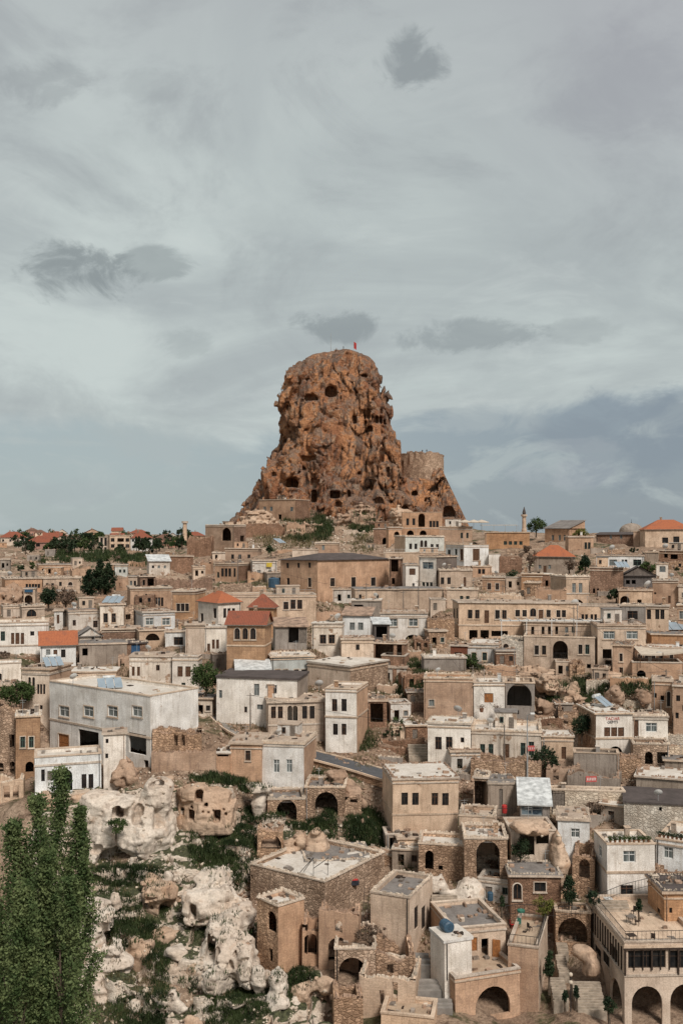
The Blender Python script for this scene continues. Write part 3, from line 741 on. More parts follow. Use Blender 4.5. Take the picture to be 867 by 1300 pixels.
        for p, q_ in (((-Lh/2+ins, ins), (Lh/2-ins, ins)), ((Lh/2-ins, ins), (Lh/2-ins, W-ins)), ((Lh/2-ins, W-ins), (-Lh/2+ins, W-ins)), ((-Lh/2+ins, W-ins), (-Lh/2+ins, ins))):
            c.face([(p[0], p[1], zt-.1), (p[0], p[1], Hh-.06), (q_[0], q_[1], Hh-.06), (q_[0], q_[1], zt-.1)], s['mat'])
        ob('coping', c.mesh('coping'), root)
        if s['stones']:
            c = MB(); z_ = Hh+.08; stone_row(c, [(-Lh/2, .12, z_), (Lh/2, .12, z_), (Lh/2-.1, W-.1, z_), (-Lh/2, W-.1, z_), (-Lh/2+.1, .2, z_)], 'loose_stone', .34, rng)
            ob('edge_stones', c.mesh('edge_stones'), root, kind='stuff')
    elif rt in ('hip', 'gable', 'gablefront', 'shed', 'shedfront'):
        m_ = rm or 'tile_orange'; r = MB(); ov = .4; x0, x1, y0, y1 = -Lh/2-ov, Lh/2+ov, -ov, W+ov; z = Hh-.02; rh = s['rh'] or min(2.2, .28*min(Lh, W)+.3)
        def sl(P):
            e = (Vector(P[1])-Vector(P[0])).normalized(); n = (Vector(P[1])-Vector(P[0])).cross(Vector(P[2])-Vector(P[0])).normalized(); f = n.cross(e)
            r.face(P, m_, [((Vector(p)-Vector(P[0])).dot(e), (Vector(p)-Vector(P[0])).dot(f)) for p in P])
        if rt == 'hip':
            k = min(Lh, W)/2+ov; xa, xb = (x0+k, x1-k) if Lh > W else ((x0+x1)/2-.05, (x0+x1)/2+.05); ya, yb_ = ((y0+y1)/2,)*2 if Lh >= W else (y0+k, y1-k)
            if Lh >= W:
                A, B = (xa, ya, z+rh), (xb, ya, z+rh); sl([(x0,y0,z),(x1,y0,z),B,A]); sl([(x1,y1,z),(x0,y1,z),A,B]); sl([(x1,y0,z),(x1,y1,z),B]); sl([(x0,y1,z),(x0,y0,z),A])
            else:
                A, B = ((x0+x1)/2, ya, z+rh), ((x0+x1)/2, yb_, z+rh); sl([(x0,y0,z),(x1,y0,z),A]); sl([(x1,y1,z),(x0,y1,z),B]); sl([(x1,y0,z),(x1,y1,z),B,A]); sl([(x0,y1,z),(x0,y0,z),A,B])
        elif rt == 'gablefront':
            A, B = (x0, (y0+y1)/2, z+rh), (x1, (y0+y1)/2, z+rh); sl([(x0,y0,z),(x1,y0,z),B,A]); sl([(x1,y1,z),(x0,y1,z),A,B])
            for x in (-Lh/2, Lh/2): r.face([(x, 0, Hh), (x, W, Hh), (x, W/2, Hh+rh*W/(W+2*ov))], s['mat'])
        elif rt == 'gable':
            xm = 0; A, B = (xm, y0, z+rh), (xm, y1, z+rh); sl([(x0,y1,z),(x0,y0,z),A,B]); sl([(x1,y0,z),(x1,y1,z),B,A])
            for y in (0, W): r.face([(-Lh/2, y, Hh), (Lh/2, y, Hh), (0, y, Hh+rh*.93)], s['mat'])
        else:
            q = rh if rt == 'shed' else rh
            sl([(x0,y0,z),(x1,y0,z),(x1,y1,z+q),(x0,y1,z+q)])
            for x in (-Lh/2, Lh/2): r.face([(x, 0, Hh), (x, W, Hh), (x, W, Hh+q*.97)], s['mat'])
        # eaves board
        for a, b in (((x0,y0),(x1,y0)),((x1,y0),(x1,y1)),((x0,y1),(x0,y0))):
            if rt in ('shed', 'shedfront') and a[1] != b[1]: continue
            r.face([(a[0],a[1],z-.16),(b[0],b[1],z-.16),(b[0],b[1],z+.01),(a[0],a[1],z+.01)], 'wood_grey' if 'tile' in m_ else m_)
        r.face([(x0+.02,y0+.02,z-.05),(x0+.02,y1,z-.05),(x1-.02,y1,z-.05),(x1-.02,y0+.02,z-.05)], 'wood_grey')
        ob('roof', r.mesh('roof'), root)
        if big and 'tile' in m_:
            c = MB(); cx_ = rng.uniform(-.25, .25)*Lh; c.quad_box(cx_-.3, cx_+.3, W*.6, W*.6+.6, Hh+.2, Hh+rh+.7, 'rubble', .02); c.quad_box(cx_-.38, cx_+.38, W*.6-.08, W*.6+.68, Hh+rh+.703, Hh+rh+.82, 'trim_stone', .02); ob('chimney', c.mesh('chimney'), root)
    elif ruin:
        c = MB()
        for key in 'FRBL':
            tp, to3 = tops[key]; stone_row(c, [to3(x, .28, z) for x, z in tp[::-1]], 'loose_stone' if s['mat'] in ('cream_stone', 'white_rubble', 'worn_white') else 'brown_loose_stone', .38, rng)
        ob('broken_top_stones', c.mesh('ruin_stones'), root, kind='stuff')
        c = MB(); c.face([(-Lh/2+.3, .3, Hh*.12), (Lh/2-.3, .3, Hh*.12), (Lh/2-.3, W-.3, Hh*.3), (-Lh/2+.3, W-.3, Hh*.3)], 'hill_earth'); ob('floor', c.mesh('floor'), root)
    # projecting cornice, drainpipe, roof litter
    if rt in ('slab', 'parapet') and big and Hh > 2.5 and s['mat'] not in ('concrete', 'dark_concrete', 'rubble') and rng.random() < .6:
        c = MB(); zc = Hh-rng.uniform(.35, .6); tops_ = max([j[3]+j[5]/2 for j in jobs if j[1] == 'F'], default=0)
        if zc-.1 > tops_: c.quad_box(-Lh/2-.1, Lh/2+.1, -.11, .02, zc-.09, zc+.09, s['trim'] or 'trim_stone', .02); c.quad_box(-Lh/2-.102, -Lh/2+.02, .023, W-.02, zc-.09, zc+.09, s['trim'] or 'trim_stone', .02); c.quad_box(Lh/2-.02, Lh/2+.102, .023, W-.02, zc-.09, zc+.09, s['trim'] or 'trim_stone', .02); ob('cornice', c.mesh('cornice'), root)
    if big and not ruin and rng.random() < .4:
        c = MB(); x = rng.choice([-1, 1])*(Lh/2-.25); c.bar((x, -.09, -.5), (x, -.09, Hh-.1), .05, rng.choice(['steel', 'iron', 'rust_sheet']), 6); ob('drainpipe', c.mesh('drainpipe'), root)
    if rt in ('slab', 'parapet') and big:
        z = Hh+.22 if rt == 'slab' else Hh-.45; c = MB()
        for _ in range(rng.randint(5, 16)):
            x, y = rng.uniform(-.44, .44)*Lh, rng.uniform(.08, .92)*W; a, b_, h_ = rng.uniform(.08, .4), rng.uniform(.08, .4), rng.uniform(.05, .35); c.quad_box(x-a, x+a, y-b_, y+b_, z-.05, z+h_, rng.choice(['wood_grey', 'brown_loose_stone', 'loose_stone', 'rust_sheet', 'wood_dark', 'concrete']), .06)
        ob('roof_litter', c.mesh('litter'), root, kind='stuff')
    if rt in ('slab', 'parapet') and px_m < 9.2 and Lh > 6 and W > 5 and not s['bare'] and rng.random() < .42:
        z = Hh+.15 if rt == 'slab' else Hh-.5; c = MB(); w_ = rng.uniform(2.4, min(5, Lh*.5)); x = rng.uniform(-.45, .45)*(Lh-w_); y = W-rng.uniform(2.4, 3.4); h_ = rng.uniform(1.6, 2.5); c.quad_box(x-w_/2, x+w_/2, y, W-.2, z, z+h_, rng.choice(['worn_white', 'rubble', 'cream_stone', 'concrete', 'tan_stone', s['mat']]), .04)
        ro = ob('rooftop_room', c.mesh('rooftop_room'), root); c = MB(); c.quad_box(x-w_/2-.15, x+w_/2+.15, y-.15, W, z+h_+.004, z+h_+.16, rng.choice(['roof_earth', 'roof_light', 'roof_grey', 'rust_sheet']), .04); ob('roof_slab', c.mesh('room_roof'), ro)
        for mp in window_meshes('w', .6, .9, False, None, rng.randint(0, 5)): wo = ob('window', mp[1], ro, (x-w_*.2, y-.21, z+h_*.55))
        if w_ > 2.8:
            for mp in window_meshes('u', .8, 1.7, False, None): ob('door', mp[1], ro, (x+w_*.25, y-.16, z+.9))
    # rooftop odds and ends
    if rt in ('slab', 'parapet') and px_m < 11 and px_m*Lh > 18 and not s['bare']:
        z = Hh+.2 if rt == 'slab' else Hh-.45
        if rng.random() < .5:
            c = MB(); x = rng.uniform(-.4, .4)*Lh; y = rng.uniform(.4, .8)*W; h = rng.uniform(.7, 1.3); c.quad_box(x-.28, x+.28, y-.28, y+.28, z-.1, z+h, rng.choice(['rubble', 'white_plaster', 'concrete']), .03); c.quad_box(x-.36, x+.36, y-.36, y+.36, z+h+.003, z+h+.12, 'trim_stone', .02); ob('chimney', c.mesh('chimney'), root)
        if rng.random() < .55:
            c = MB(); x = rng.uniform(-.4, .4)*Lh; y = rng.uniform(.2, .8)*W; c.bar((x, y, z-.05), (x+.02, y, z+2.2), .03, 'steel'); c.bar((x-.5, y, z+2.0), (x+.5, y, z+2.05), .02, 'steel'); c.bar((x-.35, y, z+1.7), (x+.35, y, z+1.75), .02, 'steel'); ob('antenna', c.mesh('antenna'), root)
    return root
# ------------------------------------------------------------------ the houses (outlines read off enlargements of the photograph)
WP, WW, CP, CS, TS, OS, BS, RB, WR, CO, DC = 'white_plaster', 'worn_white', 'cream_plaster', 'cream_stone', 'tan_stone', 'orange_stone', 'brown_stone', 'rubble', 'white_rubble', 'concrete', 'dark_concrete'
# --- far left and the horizon
Z(0, 650)
H('pink three-storey block with glazed stair bay and red hipped roof', 190, 322, 168, 268, 'pink_plaster', [(182, 20, 15, 'w', 212, 288, 308), (212, 20, 15, 'w', 212, 288, 308), (243, 20, 15, 'w', 212, 288, 308), (216, 40, 92, 'g', 258)], L=145, swins=[(180, 12, 14, 'w', 165), (212, 12, 14, 'w', 165)], roof='hip', rmat='tile_red', d=470, name='apartment_house', cat='building', trim=None, rh=3.2)
H('cream apartment block with a narrow windowed front by the pines', 545, 604, 140, 240, CP, [(165, 12, 40, 'w', 560, 582), (210, 12, 30, 'w', 560, 582)], d=452, name='apartment_house', cat='building', trim=None)
H('unfinished cream apartment block with dark open balconies', 606, 718, 130, 240, CP, [(154, 36, 20, 'o', 666), (187, 36, 22, 'o', 666), (221, 40, 24, 'o', 666), (154, 18, 18, 'w', 622, 703), (187, 18, 18, 'w', 622, 703), (220, 18, 18, 'w', 622, 703)], d=450, name='apartment_house', cat='building', trim=None)
H('white apartment block with strip of windows under a red roof', 721, 840, 143, 240, WP, [(157, 11, 12, 'w', 735, 751, 767, 783, 799, 815), (192, 11, 14, 'w', 735, 751, 815)], d=455, roof='hip', rmat='tile_red', name='apartment_house', cat='building', trim=None, rh=2.6)
H('pinkish house with brown hipped roof beside the pine row', 850, 975, 150, 205, 'pink_plaster', [(172, 10, 12, 'w', 880, 905, 930, 955)], d=520, roof='hip', rmat='tile_brown', trim=None, rh=2.6)
H('long low house with red roof beside the pink block', 0, 148, 140, 172, CP, [(157, 10, 12, 'w', 20, 60, 100)], d=520, roof='hip', rmat='tile_red', trim=None, rh=3)
H('tan ruined hall with three small arches beyond the blue-signed arch', 215, 400, 292, 352, TS, [(325, 14, 30, 'A', 240, 262, 282)], d=330)
H('low cream house cut off by the dark bushes, one window', -60, 45, 335, 400, CS, [(370, 20, 16, 'w', 18)], d=300)
H('tan house with a close row of five windows', 30, 235, 368, 455, TS, [(407, 12, 20, 'w', 150, 167, 184, 200, 216)])
H('pale stone house with small arched window above the rust-leaved tree', 240, 450, 366, 445, CS, [(402, 13, 18, 'w', 262, 277, 292), (396, 13, 20, 'w', 335, 350), (395, 24, 20, 'a', 389)])
H('tan ruin with a single arch left of the poplars', 400, 502, 302, 400, TS, [(342, 22, 22, 'A', 432)], roof='ruin', amp=.9)
H('small tan house joined to the pale blue one behind the poplars', 588, 631, 290, 350, TS, [(325, 10, 18, 'w', 597, 613)], d=300)
H('small pale blue house behind the poplars', 634, 702, 292, 350, 'pale_blue', [(325, 11, 16, 'w', 663, 686)], d=300)
H('pale gateway with tall arch under a blue sign', 133, 196, 424, 525, CS, [(488, 44, 62, 'A', 160)], name='stone_gateway', cat='gateway')
H('low cream house with wide half-round window below the blue sign', 125, 248, 520, 604, CS, [(556, 54, 40, 'a', 176)])
H('ruined tan hut with dark doorway right of the poplars', 640, 706, 360, 432, TS, [(402, 14, 28, 'o', 665)], roof='ruin', amp=.8)
H('worn white house with two mismatched small windows', 380, 550, 548, 655, WW, [(610, 16, 28, 'w', 411), (617, 22, 34, 'w', 527)], L=350, rmat='roof_grey')
H('narrow white shed with tall brown shutter', 300, 348, 545, 650, WW, [(590, 12, 44, 'h', 322)])
H('grey-white house under three roof solar panels', 553, 688, 512, 650, WW, [(583, 21, 46, 'w', 584, 628)], rmat='roof_light', bare=True)
H('tumbled brown wall with square hole beside the solar-panel house', 690, 738, 520, 650, RB, [(577, 26, 30, 'o', 708)], roof='ruin', amp=1.2, W=5)
# --- left centre, under the castle
Z(160, 650)
H('big ruined keep with tall arched recess and flat top left of the castle', 437, 595, 72, 215, TS, [(122, 52, 72, 'A', 553)], R=660, swins=[(165, 22, 72, 'o', 640)], roof='parapet', d=345, name='ruined_keep', cat='ruin', smat=BS, rmat='roof_earth', stones=True, th=38)
H('low brown ruin at the foot of the ruined keep', 337, 470, 130, 240, BS, [(190, 22, 26, 'o', 440)], roof='ruin', amp=2.2, d=335, name='ruin', cat='ruin')
H('square brown stone block without windows', 245, 370, 245, 352, BS, [], rmat='roof_earth')
H('pinkish-white cottage under a pale sheet roof', 128, 242, 268, 335, WW, [(302, 12, 14, 'w', 150, 182, 215)], roof='shed', rmat='metal_sheet', d=275, rh=1.6)
H('small cream house with paired slit windows above the seven-window house', 15, 75, 357, 430, CS, [(394, 12, 28, 'w', 30, 51)])
H('brown open-fronted loggia with dark bay', 80, 165, 356, 430, BS, [(386, 36, 42, 'o', 138), (388, 12, 30, 'o', 100)], d=228)
H('tan stone house with seven slim windows and a central cluster', 25, 252, 420, 550, TS, [(490, 13, 44, 'w', 53, 82), (459, 10, 14, 'w', 112, 128), (494, 11, 32, 'w', 110, 126), (494, 12, 44, 'w', 167, 183, 200)], rmat='roof_earth')
H('orange stone house with a trio of windows set low', 257, 382, 440, 590, OS, [(525, 18, 38, 'w', 290, 314, 338)], rmat='roof_earth', R=440)
H('long broken brown terrace wall above the orange stone house', 170, 478, 366, 440, BS, [(410, 14, 20, 'o', 330, 350)], roof='ruin', amp=1.3, W=5, name='ruined_masonry', cat='wall')
H('white house with two white-framed windows over an arched cellar', 95, 270, 555, 690, WP, [(603, 40, 36, 'W', 131, 222)], L=42, rmat='roof_earth')
H('white house with orange hipped roof and tall narrow windows', 508, 632, 500, 655, WP, [(556, 15, 48, 'w', 545, 568, 593)], L=398, swins=[(585, 14, 48, 'w', 419), (557, 15, 50, 'w', 490)], roof='hip', th=40, rh=2.2)
H('orange-walled house with brown-red hipped roof behind the three-arch tower', 675, 812, 525, 680, OS, [(585, 26, 54, 'w', 780), (560, 20, 14, 'w', 700, 740)], roof='hip', rmat='tile_red', rh=2.6)
H('tan house with a trio of tall windows under the rubble slope', 490, 612, 287, 385, TS, [(347, 11, 28, 'w', 508), (333, 14, 42, 'w', 531, 551, 571), (333, 11, 44, 'w', 598)], R=690, smat=BS)
H('white house bearing a yellow sign', 697, 830, 268, 352, WW, [(334, 18, 26, 'w', 732), (334, 16, 24, 'w', 793)], rmat='roof_earth')
H('half-buried tan vault hut among the rubble', 408, 468, 268, 335, TS, [], roof='ruin', amp=.9)
H('long pale terrace house with three dark windows and railed roof', 520, 1045, 455, 650, CS, [(508, 24, 46, 'w', 919, 956), (515, 24, 38, 'w', 880)], roof='parapet', rmat='roof_light', d=214, W=7)
H('grey rubble ruin with white corner stones', 515, 682, 395, 462, RB, [(430, 16, 26, 'o', 600)], roof='ruin', amp=1.0, W=5)
# --- centre
Z(340, 650)
H('small tan house with one window on the green slope', 262, 385, 172, 230, TS, [(196, 14, 24, 'w', 306)], d=285)
H('low cream shed behind the great tan hall', 135, 270, 208, 245, CP, [], d=277)
H('great tan stone hall with dark low roof and two rows of windows', 275, 668, 264, 520, TS, [(387, 22, 42, 'w', 357), (386, 22, 50, 'w', 472), (383, 22, 42, 'w', 581)], L=72, swins=[(293, 12, 26, 'w', 110, 170, 231), (387, 14, 46, 'w', 113), (388, 16, 46, 'w', 231)], roof='hip', rmat='roof_dark', d=236, W=13, rh=1.5, name='great_hall', cat='building')
H('brown stone stair tower against the great tan hall', 669, 730, 258, 480, BS, [(295, 40, 66, 'o', 698), (380, 18, 34, 'o', 690)], d=244, W=5)
H('long beige warehouse under grey-green flat roof', 480, 967, 428, 590, CS, [(467, 12, 24, 'w', 508, 603), (566, 30, 40, 'A', 934)], roof='slab', rmat='roof_grey', L=458, d=218, bare=True)
H('white cottage under a rusty sheet roof', 412, 563, 566, 690, WP, [(629, 26, 38, 'w', 464, 510)], roof='shed', rmat='rust_sheet', rh=1.3, W=6)
H('brown-grey annex behind the rusty-roofed cottage', 462, 622, 490, 620, CO, [(520, 50, 20, 'o', 500)], d=213, W=6)
# --- right of the castle foot
Z(500, 640)
H('two-storey tan mansion with arched balcony at the castle foot', 45, 265, 45, 188, TS, [(97, 13, 34, 'w', 75, 109), (88, 36, 74, 'A', 152), (110, 13, 32, 'w', 202, 220, 238), (157, 38, 26, 'A', 90, 160)], d=335, band=[132], roof='parapet')
H('cream house half hidden left of the tan mansion', -30, 43, 130, 190, TS, [(165, 30, 30, 'A', 15)], d=330)
H('pale blue-white house with paired arched windows below the tan mansion', 62, 275, 180, 262, 'pale_blue', [(233, 14, 28, 'w', 91, 120), (222, 16, 46, 'a', 152, 174), (234, 14, 26, 'w', 209, 238)], L=2, d=296, smat=CS, rmat='roof_earth')
H('cream terrace wall with balustrade under the pale blue-white house', -55, 285, 268, 350, CS, [(312, 14, 18, 'w', 40, 200)], d=284, roof='parapet', W=6, name='terrace_house')
H('tan house with two windows under the big parasols', 248, 430, 128, 205, TS, [(172, 11, 28, 'w', 372, 403)], d=312)
H('long tan house with four square windows under the canopy', 500, 745, 157, 240, OS, [(214, 16, 18, 'w', 612, 640, 668, 697)], d=300)
H('white villa with corner turrets and shuttered window', 385, 520, 225, 345, WP, [(278, 32, 58, 'h', 452)], L=285, swins=[(270, 14, 36, 'w', 303), (263, 12, 30, 'w', 341), (278, 16, 56, 'h', 372)], roof='parapet', d=262, rmat='roof_light')
H('low white wing stepping down from the white villa', 521, 580, 274, 345, WP, [], d=263, roof='parapet')
H('modern white house with wide picture window and grey concrete side', 137, 232, 292, 462, WP, [(338, 60, 38, 'g', 186), (445, 14, 28, 'w', 162, 183, 204)], R=345, smat=DC, d=238, th=40, rmat='roof_grey', trim=None)
H('small white house with wooden shutter beside the modern white house', 65, 134, 336, 460, WP, [(372, 30, 32, 'h', 101), (443, 10, 14, 'w', 107)], d=237, W=6)
H('pale stone house with balcony door below the white villa', 250, 430, 366, 470, CS, [(422, 17, 34, 'w', 266, 302), (428, 14, 52, 'd', 389)], d=236)
H('tan house with a close pair of windows under the white villa', 432, 536, 346, 405, TS, [(371, 15, 24, 'w', 470, 491)], d=250)
H('tan cottage with two windows above the long white mansion', 485, 607, 404, 490, TS, [(453, 17, 32, 'w', 523, 567)])
H('brown ruin with round-headed niche behind the dark shrubs', 578, 700, 285, 425, BS, [(315, 42, 42, 'A', 655), (400, 18, 34, 'o', 610)], roof='ruin', amp=1.2, d=262)
H('square brown-orange stone house without windows', 700, 812, 386, 475, OS, [], d=238)
H('brown house with dark doorway beside the orange-roofed house', 815, 875, 388, 470, BS, [(435, 16, 32, 'o', 840)], d=240)
H('pale low house with roof terrace above the long white mansion', 290, 462, 472, 565, CS, [(519, 17, 26, 'w', 371, 405)], d=214)
H('ruined pale wall with stones above the long white mansion', 465, 700, 500, 560, CS, [(525, 18, 20, 'o', 590), (530, 16, 16, 'o', 640)], roof='ruin', amp=.7, d=212, W=5)
# --- right ridge
Z(667, 640)
H('house with bright orange tiled roof among leafless trees', 45, 270, 288, 390, CO, [(346, 14, 20, 'w', 78, 131), (358, 17, 38, 'd', 105)], roof='hip', d=256, rh=2.8)
H('tan house with sloping grey roof and three windows on the skyline', 105, 240, 132, 210, TS, [(185, 12, 28, 'w', 148, 186, 213)], R=325, roof='shed', rmat='roof_grey', d=312, rh=2.6)
H('pale tan house with a pair of windows below the yellow-green tree', 235, 372, 182, 260, TS, [(229, 13, 34, 'w', 330, 349)], d=288)
H('long brown house with dark low roof beside the dome', 388, 590, 166, 250, BS, [(180, 12, 20, 'w', 468, 525)], d=318, roof='shed', rmat='roof_dark', rh=.8)
H('narrow tan house between the dome and the orange-roofed house', 592, 654, 152, 250, TS, [], d=310)
H('wide cream house with long orange roof on the skyline', 657, 920, 138, 245, CS, [(199, 30, 28, 'w', 767), (195, 30, 30, 'w', 828)], roof='hip', d=300, rh=2.9)
H('white house with arched window and small roof panels', 388, 650, 285, 355, WP, [(323, 16, 36, 'a', 413), (322, 38, 30, 'w', 480), (320, 12, 28, 'w', 533, 551), (321, 40, 30, 'w', 613)], d=258, rmat='roof_grey')
H('plain grey-brown house right of the arched-window white house', 652, 730, 266, 330, CO, [], d=262)
H('small white house with a single square window', 718, 782, 331, 410, WP, [(358, 30, 30, 'w', 751)], d=244)
H('brown terraced house with dark openings under the skyline orange roof', 733, 900, 258, 335, BS, [(290, 40, 26, 'o', 815), (285, 20, 22, 'o', 770)], d=272)
H('grey gabled shed with two square holes', 535, 715, 392, 465, DC, [(428, 22, 22, 'o', 562, 594)], d=236, roof='gable', rmat='roof_dark', rh=2.2)
H('brown brick barn with two dark doorways', 352, 535, 352, 510, BS, [(480, 12, 32, 'o', 375, 397), (480, 10, 14, 'o', 465)], d=237)
H('long rough cream wall with arched niche above the cream plaster terrace', 512, 696, 476, 570, CS, [(535, 24, 20, 'o', 625), (530, 52, 50, 'A', 545)], d=222, amp=.2)
H('tall blank brick-coloured house beside the white dish', 698, 838, 422, 570, TS, [(490, 12, 10, 'o', 712), (525, 14, 40, 'd', 790)], d=224)
H('pale plaster house at the far end of the brick-coloured house', 840, 930, 455, 580, CS, [(500, 18, 24, 'w', 870)], d=222)
H('pale stone house with two tall windows above a wide arch', 222, 347, 402, 600, CS, [(461, 18, 48, 'w', 265, 301), (562, 66, 74, 'A', 287)], L=135, d=214, band=[492])
H('broken tan wall with a gap left of the wide arch', 55, 224, 462, 550, TS, [(515, 20, 22, 'o', 120)], roof='ruin', amp=1.2, d=214, W=5)
H('cream house with four slim windows and recessed balcony', 292, 525, 562, 715, CP, [(628, 13, 40, 'w', 313, 334, 363, 384), (612, 30, 66, 'o', 425)], d=200, roof='parapet')
H('grey-cream house with one broad window', 527, 657, 562, 700, CO, [(611, 50, 42, 'w', 588)], d=197, rmat='roof_earth')
H('cream house with three upright windows at the end of the row', 660, 785, 562, 705, CP, [(607, 20, 48, 'w', 677, 723, 751)], d=197, rmat='roof_earth')
H('stone house half hidden at the end of the upper row', 835, 930, 560, 700, TS, [(610, 26, 40, 'w', 860)], d=200)
# --- left middle
Z(0, 770)
H('wide white house with brown balcony door', -30, 268, 88, 262, WP, [(163, 22, 48, 'w', 18), (176, 22, 62, 'd', 98), (176, 16, 56, 'h', 72, 126), (148, 20, 22, 'w', 180, 221)], roof='parapet', band=[215], d=196, W=8)
H('small white house with orange tiled roof slope', 225, 420, 212, 310, WP, [(258, 22, 40, 'w', 267, 350), (262, 22, 48, 'd', 307)], roof='gablefront', rh=2.4, W=6)
H('white house with two small square windows and tall arched one', -30, 118, 312, 450, WP, [(400, 14, 62, 'a', 5), (415, 16, 26, 'w', 40, 77)], roof='parapet', d=176)
H('cream house with paired tall arched windows and brick side', 122, 272, 348, 640, CP, [(435, 15, 92, 'a', 162, 184), (455, 11, 50, 'w', 210, 226, 243), (555, 14, 22, 'w', 228), (437, 12, 45, 'w', 131)], R=392, smat=TS, d=161, band=[372], W=8)
H('pale cream house with arched window behind the big white house', 393, 640, 362, 480, CP, [(395, 20, 40, 'a', 424), (428, 28, 24, 'w', 497)], d=176)
H('long grey-brown shed with sagging roof', 440, 700, 208, 335, CO, [(250, 30, 40, 'o', 470)], d=190, rmat='roof_grey')
H('brown brick wall house behind the grey-brown shed', 562, 765, 126, 215, BS, [], d=199, rmat='roof_earth')
H('small white gabled barn beside the brown brick wall house', 440, 560, 160, 215, WW, [(175, 18, 50, 'u', 515)], roof='gable', rmat='roof_grey', d=197, rh=1.6, W=5)
H('brown lean-to with bright blue door', 700, 812, 203, 270, BS, [(234, 48, 50, 'b', 748)], roof='slabdark', d=192, W=5)
H('low red-brown wall house behind the round green bush', -30, 112, 437, 500, BS, [], d=166, W=5)
# --- centre left
Z(160, 770)
H('cream-white house with peeling corner and shuttered windows', 20, 250, 277, 445, WW, [(357, 14, 46, 'h', 41, 70), (337, 18, 28, 'w', 176)], rmat='roof_earth', band=[300])
H('white cube house with two brown shutters behind the parked car', 255, 395, 277, 460, WP, [(358, 26, 52, 'h', 298, 342), (437, 20, 32, 'w', 317)], roof='parapet')
H('blank cream tower house beside the orange-roofed white house', 328, 430, 102, 270, CP, [], d=187, rmat='roof_earth')
H('narrow white house with slim brown shutters', 433, 550, 117, 262, WP, [(207, 14, 46, 'h', 482, 505), (225, 16, 42, 'd', 456)], d=188)
H('low white house with one wide window above the blue door', 218, 327, 140, 225, WP, [(190, 46, 40, 'w', 290)], d=193)
H('pale cellar front with broad low arch', 75, 216, 132, 205, CS, [(168, 80, 40, 'A', 147)], d=196)
H('tall orange tower house with three arched windows and tiled roof', 555, 765, 100, 392, OS, [(150, 30, 62, 'a', 612, 656, 699)], roof='gablefront', band=[215], rmat='tile_red', rh=2.2, W=7, d=177)
H('small tan hut with slanting sheet roof below the three-arch tower', 612, 790, 345, 400, TS, [(366, 40, 44, 'h', 690), (355, 14, 22, 'w', 755)], roof='shed', rmat='metal_sheet', rh=1.1, W=5, d=172)
H('long white house with scattered windows beside the grey lane', 498, 940, 402, 625, WP, [(484, 16, 40, 'w', 520), (458, 26, 60, 'w', 718), (454, 34, 42, 'w', 810), (568, 14, 30, 'w', 659), (553, 30, 26, 'w', 737)], R=1000, smat=CO, roof='slabdark', d=163)
Z(340, 770)
H('pale blue-white house with four equal windows in a row', 20, 253, 277, 405, 'pale_blue', [(368, 24, 40, 'w', 56, 98, 158, 199)], d=178, rmat='roof_light')
H('brown workshop with dark open bay and tin roof', 40, 215, 107, 235, CO, [(155, 56, 88, 'o', 142), (158, 38, 84, 'u', 192)], roof='shed', rmat='rust_sheet', rh=1.2, d=190, W=6)
H('cream-white house with two dark square windows beside the workshop', 243, 408, 97, 232, WW, [(180, 30, 44, 'w', 304, 352)], d=189)
H('cream-tan block with single small window', 405, 582, 182, 305, CP, [(224, 18, 28, 'w', 494)], d=184, stones=True)
H('brown house with wide dark glazed opening', 584, 755, 205, 310, BS, [(246, 100, 78, 'o', 640), (252, 28, 86, 'o', 722)], d=184)
H('dark tin-roofed porch behind the glazed opening', 585, 668, 92, 200, DC, [(140, 60, 60, 'o', 625)], roof='shed', rmat='metal_sheet', rh=.8, d=192, W=5)
H('white house with two white windows over low garage arch', 620, 879, 38, 195, WP, [(88, 44, 38, 'W', 688, 800), (169, 80, 28, 'A', 797)], rmat='roof_earth', band=[60])
H('plain beige block with brown rubble side', 218, 452, 332, 500, CP, [], R=660, smat=RB, th=38, d=172, rmat='roof_light', bare=True)
H('white two-storey house with four paired windows and brick flank', 318, 490, 457, 768, WP, [(543, 26, 62, 'w', 368, 420), (676, 24, 56, 'w', 372, 419)], R=550, smat=TS, band=[608], d=157, roof='parapet', W=8)
H('carved stone house with double-arched balcony', 5, 316, 527, 745, CS, [(583, 24, 60, 'w', 32, 70), (583, 24, 64, 'w', 204, 245), (590, 27, 88, 'A', 123, 152), (710, 24, 26, 'o', 229), (702, 30, 24, 'o', 56), (700, 34, 34, 'A', 140)], band=[648], d=160, rmat='roof_earth', stones=True)
H('small brown house with dark doorway behind the two-storey white house', 555, 655, 522, 660, BS, [(585, 70, 104, 'o', 600)], d=165, W=5, stones=True)
# --- centre right
Z(500, 770)
H('long white stone mansion with ten windows and arched door', 355, 1013, -18, 192, CS, [(45, 22, 44, 'w', 417, 456), (58, 26, 70, 'd', 508), (45, 22, 44, 'w', 567, 605), (37, 22, 34, 'w', 678, 716), (32, 34, 46, 'a', 763), (43, 24, 48, 'h', 806), (37, 20, 36, 'w', 848, 902, 932), (158, 46, 52, 'o', 436, 498), (150, 90, 30, 'o', 580)], L=320, swins=[(40, 7, 50, 'w', 330, 345)], d=198, rmat='roof_earth', band=[104], W=9, stones=False)
H('cream-white cottage with two windows and awning behind the fig bush', 405, 575, 212, 318, WW, [(275, 22, 40, 'w', 440, 498)], R=600, smat=TS, d=184, stones=True)
H('red brick lean-to beside the cream-white cottage', 310, 402, 218, 292, 'red_brick', [(265, 40, 26, 'o', 352)], d=185, W=4)
H('striped tan stone house with single small window', 165, 435, 397, 610, TS, [(530, 26, 32, 'w', 207)], roof='parapet', rmat='roof_light', d=164, stones=True)
